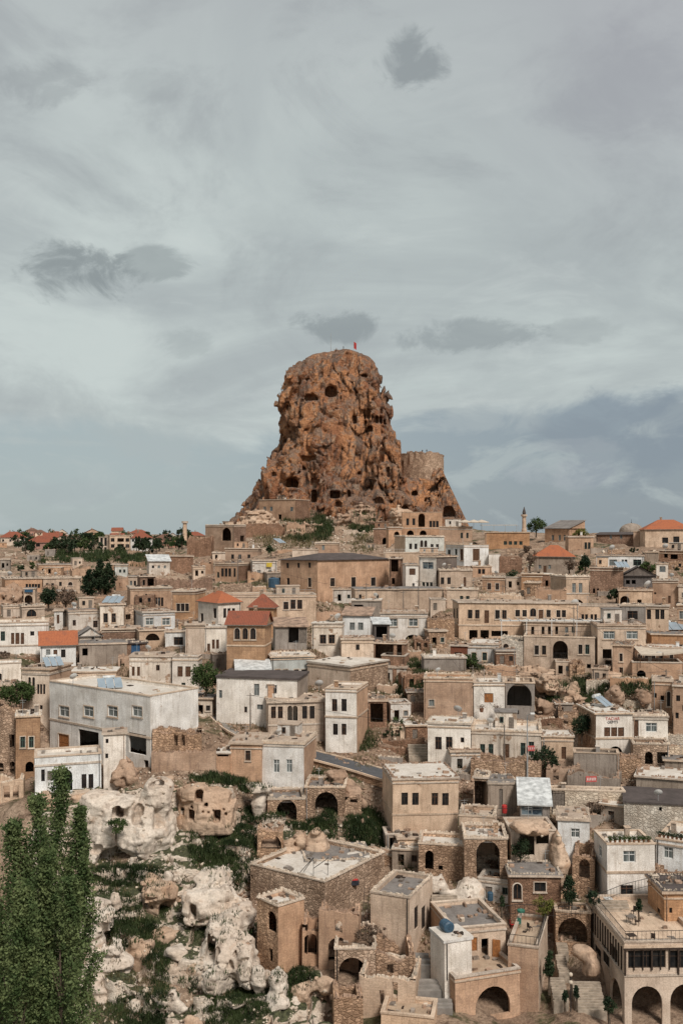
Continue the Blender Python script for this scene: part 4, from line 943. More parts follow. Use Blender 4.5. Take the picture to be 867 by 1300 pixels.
H('grey parapet block behind the striped tan stone house', 165, 396, 285, 345, CO, [], d=178, W=4)
H('white house with orange shutters beside the great arch', 440, 609, 420, 612, WP, [(503, 50, 52, 'y', 522)], d=163, roof='parapet', rmat='roof_light', W=7)
H('grey house with great glazed arch and terrace roof', 611, 772, 420, 612, CO, [(486, 136, 122, 'A', 688), (582, 44, 22, 'o', 665)], d=163, roof='parapet', rmat='paving', W=7)
H('brown rubble retaining wall under the upper lane', 185, 332, 66, 170, RB, [], roof='ruin', amp=.8, d=196, W=4, name='retaining_terrace', cat='wall')
Z(667, 770)
H('pale arcaded house with deep arch and iron balcony', -10, 380, 167, 350, CS, [(240, 20, 46, 'w', 60, 100), (238, 82, 100, 'A', 190), (235, 20, 48, 'w', 300, 338), (322, 40, 36, 'A', 215), (328, 22, 24, 'o', 347)], d=186, rmat='paving', roof='parapet')
H('pale rubble-footed house with blind arch left of the arcaded house', -134, -12, 172, 325, WR, [(235, 30, 60, 'a', -110)], d=188, roof='ruin', amp=.6)
H('set-back pale row with dark doors under a white pergola', -10, 372, 87, 180, CS, [(132, 16, 42, 'o', 38, 95, 130, 170), (128, 16, 30, 'w', 225, 262)], d=193, W=5)
H('cream house with two barred windows and dark ground bay', 396, 660, 106, 370, CP, [(157, 56, 40, 'W', 459, 585), (260, 50, 52, 'o', 448), (330, 36, 70, 'o', 455)], d=184, rmat='roof_earth', stones=True)
H('brick-coursed stone house beside the canvas canopy', 478, 583, 216, 382, TS, [(280, 16, 40, 'w', 525), (354, 18, 34, 'w', 525)], d=177, stones=True)
H('tan veranda house with two arches under the canvas canopy', 586, 862, 308, 392, TS, [(370, 50, 40, 'A', 635), (370, 30, 40, 'A', 675)], d=174, roof='parapet', rmat='paving', W=6, nopad=False)
H('shaded back house with dark windows behind the veranda', 588, 900, 232, 330, BS, [(285, 20, 40, 'w', 628, 666), (285, 20, 44, 'o', 745), (282, 18, 40, 'w', 702, 800)], d=181, W=5)
H('brick-red tan house carrying a bank of solar panels', 692, 920, 156, 225, OS, [], d=186, rmat='roof_grey', bare=True)
H('tan tall house with arched side window on the green bank', 697, 806, 412, 580, TS, [(505, 20, 30, 'o', 750), (508, 20, 82, 'a', 785), (490, 18, 26, 'o', 710)], d=156, stones=True)
H('pale orange house with plain windows beside the green bank', 812, 930, 440, 700, TS, [(505, 20, 30, 'w', 838), (600, 16, 30, 'w', 832), (560, 16, 30, 'w', 870)], d=152, stones=True)
# --- lower left
Z(0, 890)
BIGW = H('big white three-storey house with solar panels and open garage room', 278, 832, -28, 405, WP, [(57, 48, 52, 'W', 358, 492, 625, 760), (232, 58, 98, 'y', 353), (232, 112, 138, 'O', 490), (235, 96, 112, 'O', 760), (365, 26, 80, 'o', 806)], R=1095, d=143, rmat='roof_light', roof='parapet', band=[148], bare=True, W=9)
H('white lower wing with arched doorway under the big white house', 195, 560, 297, 520, WP, [(408, 18, 60, 'w', 240), (410, 26, 52, 'u', 277), (436, 66, 118, 'A', 368), (442, 24, 72, 'w', 465, 503)], d=138, roof='parapet', rmat='roof_light', W=5, band=[345], bare=True)
H('white box bay with tiny windows on the big white house', 572, 695, 182, 440, WP, [(220, 14, 22, 'w', 592), (302, 14, 24, 'w', 590)], d=140.5, W=3.2, roof='slab', rmat='roof_earth', nopad=True, name='annex', cat='annex')
H('orange-tan house with two windows over a low arch', 88, 222, 87, 405, OS, [(226, 24, 55, 'w', 127, 174), (362, 46, 58, 'A', 165)], d=148, stones=True)
H('rough brown ruin with dark doorway left of the orange-tan house', -40, 87, 62, 420, RB, [(220, 28, 72, 'o', 68), (362, 30, 60, 'A', 72), (365, 30, 50, 'A', 8)], d=151, roof='ruin', amp=1.8)
H('broken pale colonnade with two dark bays', -30, 132, 432, 570, CS, [(500, 32, 72, 'o', 40, 90)], d=141, roof='ruin', amp=1.0, W=4, name='ruin', cat='ruin')
H('stone garden wall below the round green bush', -30, 110, 25, 75, RB, [], d=158, W=3, roof='ruin', amp=.6, name='garden_enclosure', cat='wall')
Z(180, 890)
HU = H('white-fronted house with two low windows above the arches', 660, 893, 240, 440, WP, [(358, 30, 66, 'W', 742, 812)], R=960, smat=TS, d=146, rmat='roof_earth', W=8)
H('tan brick house joined to the white-fronted house', 487, 658, 237, 425, TS, [(300, 24, 50, 'w', 584)], d=146.5, rmat='roof_earth', W=7)
H('roofless tan brick enclosure beside the big white house', 55, 410, 277, 430, TS, [(370, 60, 100, 'u', 448)], d=141.6, roof='ruin', amp=.5, W=1.2, name='ruined_enclosure', cat='ruin')
H('narrow brick gatehouse with dark lintel', 412, 486, 290, 425, TS, [(300, 62, 12, 'o', 448)], d=146, W=5)
H('ruined back wall with two doorways behind the brick enclosure', 60, 330, 150, 290, RB, [(215, 20, 66, 'o', 190, 230)], d=142.9, roof='ruin', amp=.8, W=1.6, name='ruined_masonry', cat='wall')
# --- lower middle right
Z(520, 890)
H('white house with two windows and bare climber beside the stone steps', 100, 335, 127, 345, WP, [(232, 32, 64, 'w', 158, 217), (215, 18, 26, 'w', 290)], d=152, rmat='roof_light', R=None)
H('long cream house hung with bare vines behind the lamp post', 340, 722, 167, 345, WW, [(272, 24, 64, 'w', 400, 446), (278, 34, 84, 'd', 530), (265, 24, 64, 'w', 622), (262, 26, 70, 'w', 668)], d=151, roof='parapet', stones=True)
H('brown stone terrace wall below the vine-hung house', 335, 720, 330, 430, RB, [(400, 20, 30, 'o', 480)], d=147, W=4, roof='ruin', amp=.4, name='retaining_terrace', cat='wall')
HY_ = H('cream block house with four brown windows above the gully', -95, 265, 437, 780, CP, [(540, 32, 62, 'w', -30, 29, 136, 194), (735, 26, 34, 'w', 168), (770, 34, 46, 'o', 92)], L=-152, d=136, rmat='roof_light', band=[622], stones=True, bare=True, W=9)
H('grey concrete shed with plank door on the yard', 430, 590, 457, 620, CO, [(540, 20, 110, 'u', 500)], d=139, W=5, rmat='roof_grey')
H('dark open porch beside the grey concrete shed', 350, 428, 425, 615, RB, [(520, 66, 160, 'o', 388)], d=140, W=4)
H('small hut under a crumpled white sheet roof', 608, 768, 566, 650, CO, [(605, 120, 50, 'g', 670)], roof='shed', rmat='metal_sheet', rh=2.0, d=133, W=6)
Z(667, 890)
H('low whitewashed brick wall with grey metal gate', 135, 545, 492, 605, WR, [(548, 70, 100, 'u', 180)], d=137, W=2, roof='parapet', name='yard_enclosure', cat='wall')
H('white house with red painted sign over three shutters and an arch', 385, 585, 72, 312, WP, [(170, 30, 46, 'h', 447, 485, 523), (280, 84, 62, 'A', 492)], L=287, smat=RB, d=150, rmat='roof_light', band=[205], bare=True)
H('white house with barred window and door beside the painted sign', 588, 782, 87, 240, WP, [(145, 56, 46, 'W', 691), (150, 26, 90, 'd', 608)], d=151, rmat='roof_earth')
H('old stone basement with arched door and dark bay', 590, 792, 238, 365, RB, [(314, 44, 70, 'A', 677), (312, 60, 62, 'o', 752)], d=147, W=4, roof='parapet', stones=True)
H('small ruined cream house with dark door by the slanting steps', 90, 262, 197, 335, CS, [(262, 22, 40, 'o', 100), (286, 26, 66, 'd', 209)], d=150, stones=True)
H('low concrete yard wall beside the brick pier', 265, 514, 287, 375, CO, [], d=145, W=3, roof='parapet', name='yard_enclosure', cat='wall')
H('brown brick pier wall between the yards', 516, 636, 312, 415, RB, [], d=145, W=3, roof='ruin', amp=.4, name='yard_enclosure', cat='wall')
H('grey sunken yard with broken front wall', 228, 515, 400, 500, CO, [(405, 10, 10, 'o', 300)], d=141, W=5, roof='ruin', amp=.9, name='yard_enclosure', cat='wall')
H('grey-cream low house with pale roof and little window', 607, 920, 428, 560, CO, [(512, 34, 34, 'w', 767), (468, 18, 8, 'o', 628)], d=139, rmat='roof_light', bare=True)
H('dark brown wedge-topped wall beside the pale low roof', 765, 900, 330, 420, CO, [], d=145, W=3, name='yard_enclosure', cat='wall')
Z(667, 1010)
H('white cottage with double white window above the archway', 178, 352, 137, 320, WP, [(207, 44, 46, 'W', 273)], d=129, rmat='roof_earth', bare=True, W=6)
H('white two-storey house with planter-edged terrace roof', 450, 712, 267, 625, WP, [(337, 62, 58, 'W', 572), (523, 62, 54, 'w', 557)], L=378, swins=[(305, 16, 58, 'W', 412)], d=121, roof='parapet', rmat='roof_light', band=[422], W=8)
H('white angled wing of the terrace-roofed house', 714, 930, 252, 440, WP, [(315, 48, 58, 'W', 783)], d=122, roof='parapet', rmat='roof_light', W=9, turn=-14)
H('rough whitewashed stone house with dark flat roof', 542, 920, 48, 230, WR, [(75, 16, 22, 'o', 742)], roof='slabdark', d=131, W=8)
H('stone passage with dark arch beside the white terrace house', 255, 378, 322, 500, RB, [(405, 60, 108, 'A', 322)], d=124, W=5, roof='ruin', amp=.7, name='stone_archway', cat='archway')
H('rubble wall below the white angled wing', 716, 930, 420, 540, RB, [], d=120, W=3, roof='ruin', amp=.3, name='retaining_terrace', cat='wall')
# --- the gully: vaults, ruins
Z(540, 1020)
H('tall vaulted ruin with deep arched niche and blue barrel', 215, 452, 192, 500, RB, [(305, 128, 200, 'A', 345)], d=124, W=6, roof='parapet', stones=True, name='vaulted_ruin', cat='ruin')
H('stone cellar front with plank arch door under the cream block house', -40, 214, 226, 400, RB, [(312, 46, 104, 'A', 20), (355, 24, 26, 'o', 82)], d=127, W=5, roof='parapet', stones=True)
H('low vault with flat arch above the vaulted ruin', 185, 380, 70, 230, CS, [(150, 150, 60, 'A', 315)], d=130, W=5, roof='parapet', stones=True)
H('brown cottage with arched window under the cave rooms', 467, 745, 402, 580, BS, [(485, 46, 90, 'a', 505), (460, 56, 46, 'w', 630)], d=120, W=5, rmat='roof_grey', stones=True)
H('cave dwelling front with black doorway under a rock slab', 470, 720, 150, 420, 'cream_plaster', [(215, 80, 140, 'o', 560), (190, 70, 70, 'o', 645)], d=125.5, W=6, roof='parapet', name='cave_dwelling', cat='cave house', trim=None)
Z(260, 960)
H('arched stone vault opening onto the grass', 345, 550, 236, 375, RB, [(295, 112, 120, 'A', 450)], d=140, W=6, roof='parapet', stones=True, name='stone_vault', cat='vault')
H('second dark stone vault under the road bank', 552, 772, 172, 350, RB, [(268, 125, 144, 'A', 670)], d=141, W=6, roof='parapet', stones=True, name='stone_vault', cat='vault')
H('small square ruin with hole beside the dark vaults', 772, 860, 215, 320, RB, [(245, 40, 24, 'o', 820)], d=141, W=4, roof='ruin', amp=1.0, name='ruin', cat='ruin')
H('half-sunk masonry arch among white boulders', 290, 430, 402, 520, RB, [(470, 110, 84, 'A', 365)], d=131, W=3, roof='ruin', amp=.8, name='ruined_arch', cat='ruin')
Z(240, 1080)
H('long masonry house under a broad pale flat roof', 338, 745, 168, 400, RB, [(145, 12, 20, 'o', 345)], R=1075, d=119, rmat='roof_light', roof='parapet', stones=True, th=34, bare=True)
H('low upper house with grey flat roof behind the pale roof', 640, 1010, 62, 150, RB, [(100, 18, 40, 'w', 870)], d=128, rmat='roof_grey', roof='slab', W=7, stones=True, bare=True)
H('square ruined tower with arched window hole', 490, 632, 304, 720, TS, [], L=375, swins=[(390, 52, 112, 'A', 455), (575, 20, 72, 'o', 450)], d=112, roof='parapet', rmat='roof_light', smat=RB, th=42, stones=True, bare=True, name='ruined_tower', cat='ruin')
H('ruined wall with pointed arch joined to the square tower', 622, 722, 400, 690, TS, [(515, 72, 116, 'A', 668), (618, 28, 90, 'o', 640)], d=113, W=4, roof='ruin', amp=1.0, name='ruined_masonry', cat='ruin')
Z(400, 1100)
H('tall broken wall with window hole over a grassy arch', 20, 240, 242, 540, TS, [(330, 44, 72, 'o', 128), (455, 112, 130, 'A', 128)], d=112, W=4.5, roof='ruin', amp=1.2, name='ruined_masonry', cat='ruin')
H('stone vault with great dark arch below the ladder', 110, 332, 452, 660, RB, [(572, 150, 142, 'A', 205)], d=109, W=7, roof='parapet', stones=True, name='stone_vault', cat='vault', rmat='hill_earth')
H('collapsed stone room with black hole beside the great dark arch', 333, 550, 470, 640, RB, [(566, 36, 52, 'o', 413)], d=109, W=6, roof='ruin', amp=1.8, name='ruin', cat='ruin')
H('roofless pale stone room with two doorways above the lower terrace', 240, 550, 592, 810, CS, [(702, 28, 132, 'o', 440), (722, 24, 84, 'o', 365)], d=105.5, W=5, roof='ruin', amp=.8, name='ruin', cat='ruin')
H('rubble stump of a tower at the gully floor', 105, 265, 707, 940, RB, [], d=103, W=4, roof='ruin', amp=.9, name='ruined_tower', cat='ruin')
H('paved terrace block below the roofless pale room', 362, 650, 818, 900, CS, [], d=101.5, W=4, roof='parapet', rmat='paving', name='terrace_block', cat='terrace')
H('cream ashlar house with two tall windows and weedy roof', 306, 520, 172, 500, CS, [], R=645, swins=[(280, 20, 112, 'w', 557, 597), (412, 14, 30, 'w', 598)], d=114, W=8, roof='parapet', rmat='roof_grey', stones=True, smat=CP, bare=True)
Z(540, 1130)
H('stone house with open orange door and grey roof', 155, 440, 212, 440, CP, [(298, 32, 76, 'y', 268), (328, 38, 124, 'o', 326)], L=30, d=111, roof='parapet', rmat='roof_grey', smat=TS, W=8, bare=True)
H('arched stone podium under the white cube', 165, 520, 482, 720, TS, [(610, 190, 160, 'A', 370)], L=30, d=105.5, roof='parapet', rmat='paving', smat=TS, W=6.5, bare=True, name='stone_podium')
H('plain white masonry cube with a blue water tank on top', 105, 255, 290, 470, WP, [], L=27, d=106.6, roof='slab', rmat='roof_light', W=3.6, bare=True, nopad=True, name='white_cube', stones=False, trim='white_plaster')
H('tan corner house with railed terrace above the stair lane', 455, 622, 318, 740, TS, [], R=672, swins=[(450, 10, 72, 'w', 632, 650), (625, 28, 150, 'A', 647)], d=108, roof='parapet', rmat='paving', smat=CS, W=9, bare=True)
Z(687, 1130, 4.817)
REST = H('pale hillside restaurant with great arches and glazed upper gallery', 508, 1000, 318, 840, CP, [(425, 230, 108, 'v', 645), (425, 150, 108, 'v', 852), (720, 186, 262, 'A', 645), (720, 186, 290, 'A', 880)], L=275, swins=[(400, 40, 110, 'v', 345, 395, 445, 485), (670, 76, 250, 'A', 455)], d=106, roof='parapet', rmat='paving', band=[345, 520], W=14, bare=True, name='restaurant', cat='restaurant', trim='trim_stone')
H('tan house with dark blue roof above the restaurant terrace', 752, 960, 20, 240, OS, [(125, 16, 30, 'w', 790)], L=650, swins=[(125, 16, 30, 'w', 715)], d=113, roof='slab', rmat='roof_dark', W=7, bare=True)
H('arched footbridge of stone across the stair lane', 85, 300, 135, 330, RB, [(245, 180, 150, 'A', 190)], d=117, W=3, roof='parapet', rmat='paving', name='stone_footbridge', cat='bridge')
# --- ruins climbing to the castle foot
Z(240, 420, 2.1675)
H('stone house with little windows against the castle rock foot', 192, 292, 464, 524, TS, [(490, 7, 11, 'w', 208, 226, 282), (512, 9, 14, 'o', 250)], d=420, R=330, smat=BS, W=9, rmat='roof_earth', found=6)
H('broken brown wall below the castle rock foot', 150, 262, 528, 572, BS, [(552, 9, 12, 'o', 215)], d=392, roof='ruin', amp=2.0, W=6, name='ruined_masonry', cat='ruin', found=6)
H('square brown ruin on the green slope', 268, 320, 524, 572, TS, [(548, 8, 12, 'o', 300)], d=385, roof='ruin', amp=1.2, W=6, name='ruin', cat='ruin', found=6)
H('small pale ruin amid the green slope', 425, 482, 548, 574, CS, [(563, 7, 9, 'o', 445, 468)], d=388, roof='ruin', amp=1.2, W=5, name='ruin', cat='ruin', found=6)
H('brown stone house beside the green slope', 508, 588, 545, 600, BS, [(580, 12, 22, 'A', 538), (565, 7, 10, 'w', 565)], d=352, W=8, rmat='roof_earth', found=6)
H('long broken terrace of pale masonry under the castle', 320, 420, 596, 622, RB, [], d=360, roof='ruin', amp=1.0, W=4, name='ruined_masonry', cat='ruin', found=6)
H('tan house with three openings beneath the ruined keep', 100, 190, 600, 640, TS, [(622, 7, 12, 'w', 120, 140, 165)], d=318, W=7, rmat='roof_earth')
H('low stone house at the castle gate', 470, 540, 604, 632, CS, [(618, 6, 9, 'w', 490, 515)], d=330, W=6, rmat='roof_earth')
# --- fillers along the skyline and far town
Z(0, 0, 1.0)
rr = random.Random(5)
for i in range(22):
    x = rr.uniform(-20, 240); d_ = rr.choice([500, 540, 590, 640, 720, 820]); w = rr.uniform(16, 34)/d_*500; yb = HY - float(base_z(np.array(U(x)*d_), np.array(d_)))/d_*F
    wm = rr.choice([CP, 'pink_plaster', TS, WW]); rmx = rr.choice(['tile_red', 'tile_red', 'tile_brown']); lw = {CP: 'cream', 'pink_plaster': 'pink', TS: 'tan', WW: 'white'}[wm]+('-walled house with red roof' if rmx == 'tile_red' else '-walled house with brown roof')
    H('distant '+lw+' on the horizon', x, x+w, yb-rr.uniform(5, 8), yb, wm, [(yb-3.5, 1.2, 1.8, 'w', x+w*.25, x+w*.5, x+w*.75)], d=d_, roof=rr.choice(['hip', 'gablefront', 'gable', 'hip', 'slab']), rmat=rmx, group='distant: '+lw, trim=None, rh=rr.uniform(2, 3.2))
# --- the stair lane, the road and other worked ground
def world(px, py, d=None):
    d = d or depth_at(px, py); return Vector((U(px)*d, d, Vv(py)*d))
ROAD = [world(*p) for p in ((262, 872), (272, 900), (296, 926), (340, 946), (403, 961), (445, 972), (486, 984), (530, 1000), (575, 1012))]
for a, b in zip(ROAD[:-1], ROAD[1:]):
    n = max(2, int((b-a).length/3))
    for i in range(n):
        p = a.lerp(b, i/n); PADS.append((p.x, p.y-2.5, 1, 0, 4, 5, p.z-.1))
STAIRS = []
def stairs(label, xl, xr, yb, yt, d0, n=10, mat='stone_step', turn=0.0, slope=.6):
    zb = Vv(yb)*d0; v = Vv(yt)
    s_ = (v*d0 - zb)/(slope - v); O = (U((xl+xr)/2)*d0, d0); Wd = (xr-xl)/F*d0
    STAIRS.append((label, O, zb, Wd, s_, slope*s_, n, mat, math.radians(turn))); pad(O, math.radians(turn), Wd, s_, zb-.35)
stairs('worn stone flight left of the lantern post', 703, 722, 1273, 1241, 107.5, 10)
stairs('wide stone flight descending beside the restaurant arch', 733, 770, 1284, 1246, 106.5, 11)
stairs('narrow upper stone flight under the footbridge', 709, 722, 1237, 1212, 112, 8)
stairs('shadowed top flight beneath the footbridge', 708, 722, 1210, 1196, 116, 5)
stairs('stone steps beside the white house with climber', 519, 543, 965, 945, 155, 6)
stairs('pale steps below the white tufa slope', 549, 582, 1155, 1136, 119, 6)
stairs('broad grey steps climbing past the cream ashlar house', 528, 546, 1230, 1210, 110, 3, 'path_grey')
stairs('lower grey steps at the foot of the ashlar house', 530, 560, 1262, 1243, 107, 3, 'path_grey')
stairs('short grey steps before the arched podium', 545, 575, 1283, 1268, 105, 3, 'path_grey')
stairs('slanting steps beside the dark hollow', 707, 722, 983, 968, 149, 6)
stairs('pale ramp steps below the white terrace house', 760, 800, 1160, 1143, 116, 4)
# ------------------------------------------------------------------ ground sheet
def build_ground():
    us = np.linspace(-.66, .66, 300)
    ds = np.concatenate([np.linspace(2, 80, 40, endpoint=False), np.linspace(80, 215, 330, endpoint=False), np.linspace(215, 480, 220, endpoint=False), np.geomspace(480, 9000, 60)])
    D, Ug = np.meshgrid(ds, us, indexing='ij'); X = Ug*D; Y = D; zz = ground_z(X.ravel(), Y.ravel()).reshape(X.shape)
    far = sstep(480, 900, D); amp = (1-far)*.55
    zz = zz + amp*fbm(X*.16, Y*.16, X*0, 4, 3) + amp*.4*fbm(X*.9, Y*.9, X*0, 2, 9)
    # ledges of tuff: the slope breaks into low steps
    st = fbm(X*.05, Y*.05, X*0, 3, 21)
    zz = zz + (1-far)*.5*np.sin((zz+st*2)*2.2)*.35
    V = np.stack([X, Y, zz], -1).reshape(-1, 3); n, m = X.shape
    i = np.arange(n-1)[:, None]*m + np.arange(m-1)[None]; Q = np.stack([i, i+1, i+m+1, i+m], -1).reshape(-1, 4)
    me = np_mesh('ground', V, Q, [M['hill_earth']], True); o = ob('ground', me); o['kind'] = 'structure'
    return V, Q
GV, GQ = build_ground()
print('ground', len(GV))
for s in PLAN: build_house(s)
random.seed(11)
print('houses', len(PLAN), 'objects', len(bpy.data.objects))
# ------------------------------------------------------------------ roads and stairs
def ribbon(name, pts, width, mat, dz=.12, label=None):
    m = MB(); P = []
    for a, b in zip(pts[:-1], pts[1:]):
        n = max(2, int((b-a).length/1.5))
        for i in range(n): P.append(a.lerp(b, i/n))
    P.append(pts[-1])
    for _ in range(6): P = [P[0]] + [(P[i-1]+P[i]*2+P[i+1])/4 for i in range(1, len(P)-1)] + [P[-1]]
    L_, R_ = [], []
    for i, p in enumerate(P):
        e = (P[min(i+1, len(P)-1)]-P[max(i-1, 0)]); e.z = 0; e.normalize(); nrm = Vector((-e.y, e.x, 0))
        L_.append(p+nrm*width/2+Vector((0, 0, dz))); R_.append(p-nrm*width/2+Vector((0, 0, dz)))
    dn = Vector((0, 0, 1.2))
    for i in range(len(P)-1):
        m.face([R_[i], R_[i+1], L_[i+1], L_[i]], mat); m.face([R_[i]-dn, R_[i+1]-dn, R_[i+1], R_[i]], 'rubble'); m.face([L_[i+1]-dn, L_[i]-dn, L_[i], L_[i+1]], 'rubble')
    o = ob(name, m.mesh(name)); o['kind'] = 'structure'
    k = MB()
    for side, off in ((R_, -1), (L_, 1)):
        for i in range(len(P)-1):
            a, b = side[i], side[i+1]; e = (b-a).normalized(); nn = Vector((-e.y, e.x, 0))*off
            A = [a, b, b+nn*.25, a+nn*.25]; up = Vector((0, 0, .14)); k.face([q+up for q in (A if off < 0 else A[::-1])], 'trim_stone'); k.face([A[0], A[1], A[1]+up, A[0]+up], 'trim_stone'); k.face([A[3]-up, A[2]-up, A[2]+up, A[3]+up], 'trim_stone')
    ko = ob('kerb', k.mesh('kerb'), o)
    return o
ribbon('lane', ROAD[:4], 3.6, 'path_grey'); ribbon('road', ROAD[3:], 4.4, 'asphalt', .16)
for (label, O, zb, Wd, run, rise, n, mat, tr) in STAIRS:
    root = empty('staircase', (O[0], O[1], zb), tr); tag(root, label, 'stairs'); me = {}
    for i in range(n):
        b = MB(); b.quad_box(-Wd/2, Wd/2, 0, run/n*1.25, -1.2, rise/n-.004*i*0, mat, .025); ob('step', b.mesh('step'), root, (random.uniform(-.06, .06), run*i/n, rise*i/n))

# ------------------------------------------------------------------ rock by signed distance field
def carve(Fg, X, Y, Z_, caves, h, ox):
    nx, ny, nz = Fg.shape
    for (cx, cz, w, hh, dep, kind) in caves:
        ix = int(np.clip(round((cx-X[0])/h), 0, nx-1)); iz = int(np.clip(round((cz-Z_[0])/h), 0, nz-1))
        col = Fg[ix, :, iz]; iy = int(np.argmax(col < 0))
        if col[iy] >= 0: continue
        ys = Y[iy]; i0 = max(0, int((cx-w/2-1.5-X[0])/h)); i1 = min(nx, int((cx+w/2+1.5-X[0])/h)+2); k0 = max(0, int((cz-hh/2-1.5-Z_[0])/h)); k1 = min(nz, int((cz+hh/2+1.5-Z_[0])/h)+2); j1 = min(ny, int((ys+dep+2-Y[0])/h)+2)
        if i1 <= i0 or k1 <= k0: continue
        gx, gy, gz = np.meshgrid(X[i0:i1], Y[:j1], Z_[k0:k1], indexing='ij')
        dx = np.abs(gx-cx)-w/2
        if kind == 'r': dz = np.abs(gz-cz)-hh/2; c = np.maximum(dx, dz)
        else:
            sp = cz+hh/2-w/2; up = np.hypot(gx-cx, np.maximum(gz-sp, 0))-w/2; c = np.maximum(np.where(gz > sp, up, dx), cz-hh/2-gz)
        if kind == 'n': c = c + .35*fbm(gx*.9, gy*.9, gz*.9, 2, 77)
        c = np.maximum(c, gy-(ys+dep)); Fg[i0:i1, :j1, k0:k1] = np.maximum(Fg[i0:i1, :j1, k0:k1], -c)

def worley(x, y, z, seed):
    """Nearest-cell distances and a random value per cell: blocky, fractured rock."""
    ix, iy, iz = np.floor(x).astype(np.int64), np.floor(y).astype(np.int64), np.floor(z).astype(np.int64)
    f1 = np.full(x.shape, 9, np.float32); f2 = f1.copy(); val = np.zeros(x.shape, np.float32)
    for a in (-1, 0, 1):
        for b in (-1, 0, 1):
            for c in (-1, 0, 1):
                jx, jy, jz = ix+a, iy+b, iz+c
                h0 = _h(jx, jy, jz, seed); h1 = _h(jx, jy, jz, seed+101); h2 = _h(jx, jy, jz, seed+202)
                dx = jx+.5+.45*h0-x; dy = jy+.5+.45*h1-y; dz = jz+.5+.45*h2-z; dd = (dx*dx+dy*dy+dz*dz).astype(np.float32)
                m = dd < f1; f2 = np.where(m, f1, np.minimum(f2, dd)); val = np.where(m, h0*.7+h1*.5+dx*h2*.9+dz*h1*.9, val); f1 = np.where(m, dd, f1)
    return np.sqrt(f1), np.sqrt(f2), val
ROCKS = []
def keep_main(V, Q):
    """Drop crumbs that float free of the main body."""
    lab = np.arange(len(V))
    for _ in range(400):
        mn = lab[Q].min(1); new = lab.copy(); np.minimum.at(new, Q.ravel(), np.repeat(mn, 4)); new = new[new]
        if (new == lab).all(): break
        lab = new
    v, c = np.unique(lab, return_counts=True); keep = lab == v[np.argmax(c)]; idx = np.cumsum(keep)-1
    Qk = Q[keep[Q[:, 0]]]; return V[keep], idx[Qk]
def rock(label, blobs, caves=(), mat='white_tuff', d=None, h=.25, amp=1.0, strata=.35, name='rock_outcrop', cat='rock', group=None, thick=None, seed=None, smooth=True, sink=1.2, p=3.4):
    """Blobs are outlines in the current enlargement's pixels: (x0, x1, y0, y1[, thickness[, set-back]])."""
    yb = max(b[3] for b in blobs); xm = zx((blobs[0][0]+blobs[0][1])/2)
    d = d or depth_at(xm, zy(yb)); B = []
    for b in blobs:
        wpx = (b[1]-b[0])/ZO[2]; th = b[4] if len(b) > 4 else min(8.0, max(1.2, wpx/F*d*.75)); dd = b[5] if len(b) > 5 else 0.0; dc = d+th/2+dd
        z0 = Vv(zy(b[3]))*dc; z1 = Vv(zy(b[2]))*dc
        if b[3] >= yb-8: z0 -= sink
        B.append((U((zx(b[0])+zx(b[1]))/2)*dc, dc, (z0+z1)/2, wpx/F*dc/2, th/2, (z1-z0)/2))
    lo = np.array([min(b[i]-b[i+3] for b in B) for i in range(3)])-1.2; hi = np.array([max(b[i]+b[i+3] for b in B) for i in range(3)])+1.2
    while np.prod((hi-lo)/h) > 1.6e6: h *= 1.15
    X, Y, Z_ = [np.arange(lo[i], hi[i]+h, h, dtype=np.float32) for i in range(3)]
    gx, gy, gz = np.meshgrid(X, Y, Z_, indexing='ij'); sd_ = seed if seed is not None else len(ROCKS)*7+3
    Fg = None
    mn = min(min(b[3], b[4], b[5]) for b in B); k = max(.15, min(.9, mn*.5))
    for (cx, cy, cz, a, b_, c) in B:
        q = ((np.abs(gx-cx)/a)**p + (np.abs(gy-cy)/b_)**p + (np.abs(gz-cz)/c)**p)**(1/p); f = (q-1)*min(a, b_, c)
        pr = random.Random(sd_*31+int(cx*7)+int(cz*5))
        for _ in range(17):     # planes of breakage
            nv = Vector((pr.gauss(0, 1), pr.gauss(0, 1)-.3, pr.gauss(0, .8)+.2)).normalized(); sup = math.sqrt((a*nv.x)**2+(b_*nv.y)**2+(c*nv.z)**2)*pr.uniform(.70, 1.0); f = np.maximum(f, (gx-cx)*nv.x+(gy-cy)*nv.y+(gz-cz)*nv.z-sup)
        if Fg is None: Fg = f
        else:
            hh = np.clip(.5+.5*(f-Fg)/k, 0, 1); Fg = f*(1-hh)+Fg*hh - k*hh*(1-hh)
    m = np.abs(Fg) < 2.0*min(1, mn)+.8; x, y, z = gx[m], gy[m], gz[m]
    A = amp*min(1.0, mn*.45)
    nz = A*(.42*fbm(x*.28, y*.28, z*.34, 2, sd_) + .22*fbm(x*.9, y*.9, z*1.6, 3, sd_+50)) + (strata+.4)*A*.42*vnoise(x*.12, y*.12, z*2.2+fbm(x*.2, y*.2, z*0, 2, sd_)*1.2, sd_+9)
    w1, w2, wv = worley(x*.42+nz*.2, y*.42, z*.55+nz*.3, sd_+5); ang_ = .30 if mat == 'white_tuff' else .42; nz = nz + A*(ang_*wv + .42*np.exp(-((w2-w1)/.06)**2))
    w1, w2, wv = worley(x*1.1, y*1.1, z*1.6, sd_+6); nz = nz + A*(.10*wv + .07*np.exp(-((w2-w1)/.1)**2))
    nz = nz + A*.9*np.maximum(0, vnoise(x*.8, y*.8, z*1.0, sd_+33)-.42) + A*.5*np.maximum(0, vnoise(x*2.0, y*2.0, z*2.4, sd_+34)-.5)
    Fg[m] += nz
    cs = []
    for (cx, cy, w, hh_, dep, kind) in caves:
        dc = d+1.0; cs.append((U(zx(cx))*dc, Vv(zy(cy))*dc, w/ZO[2]/F*dc, hh_/ZO[2]/F*dc, dep, kind))
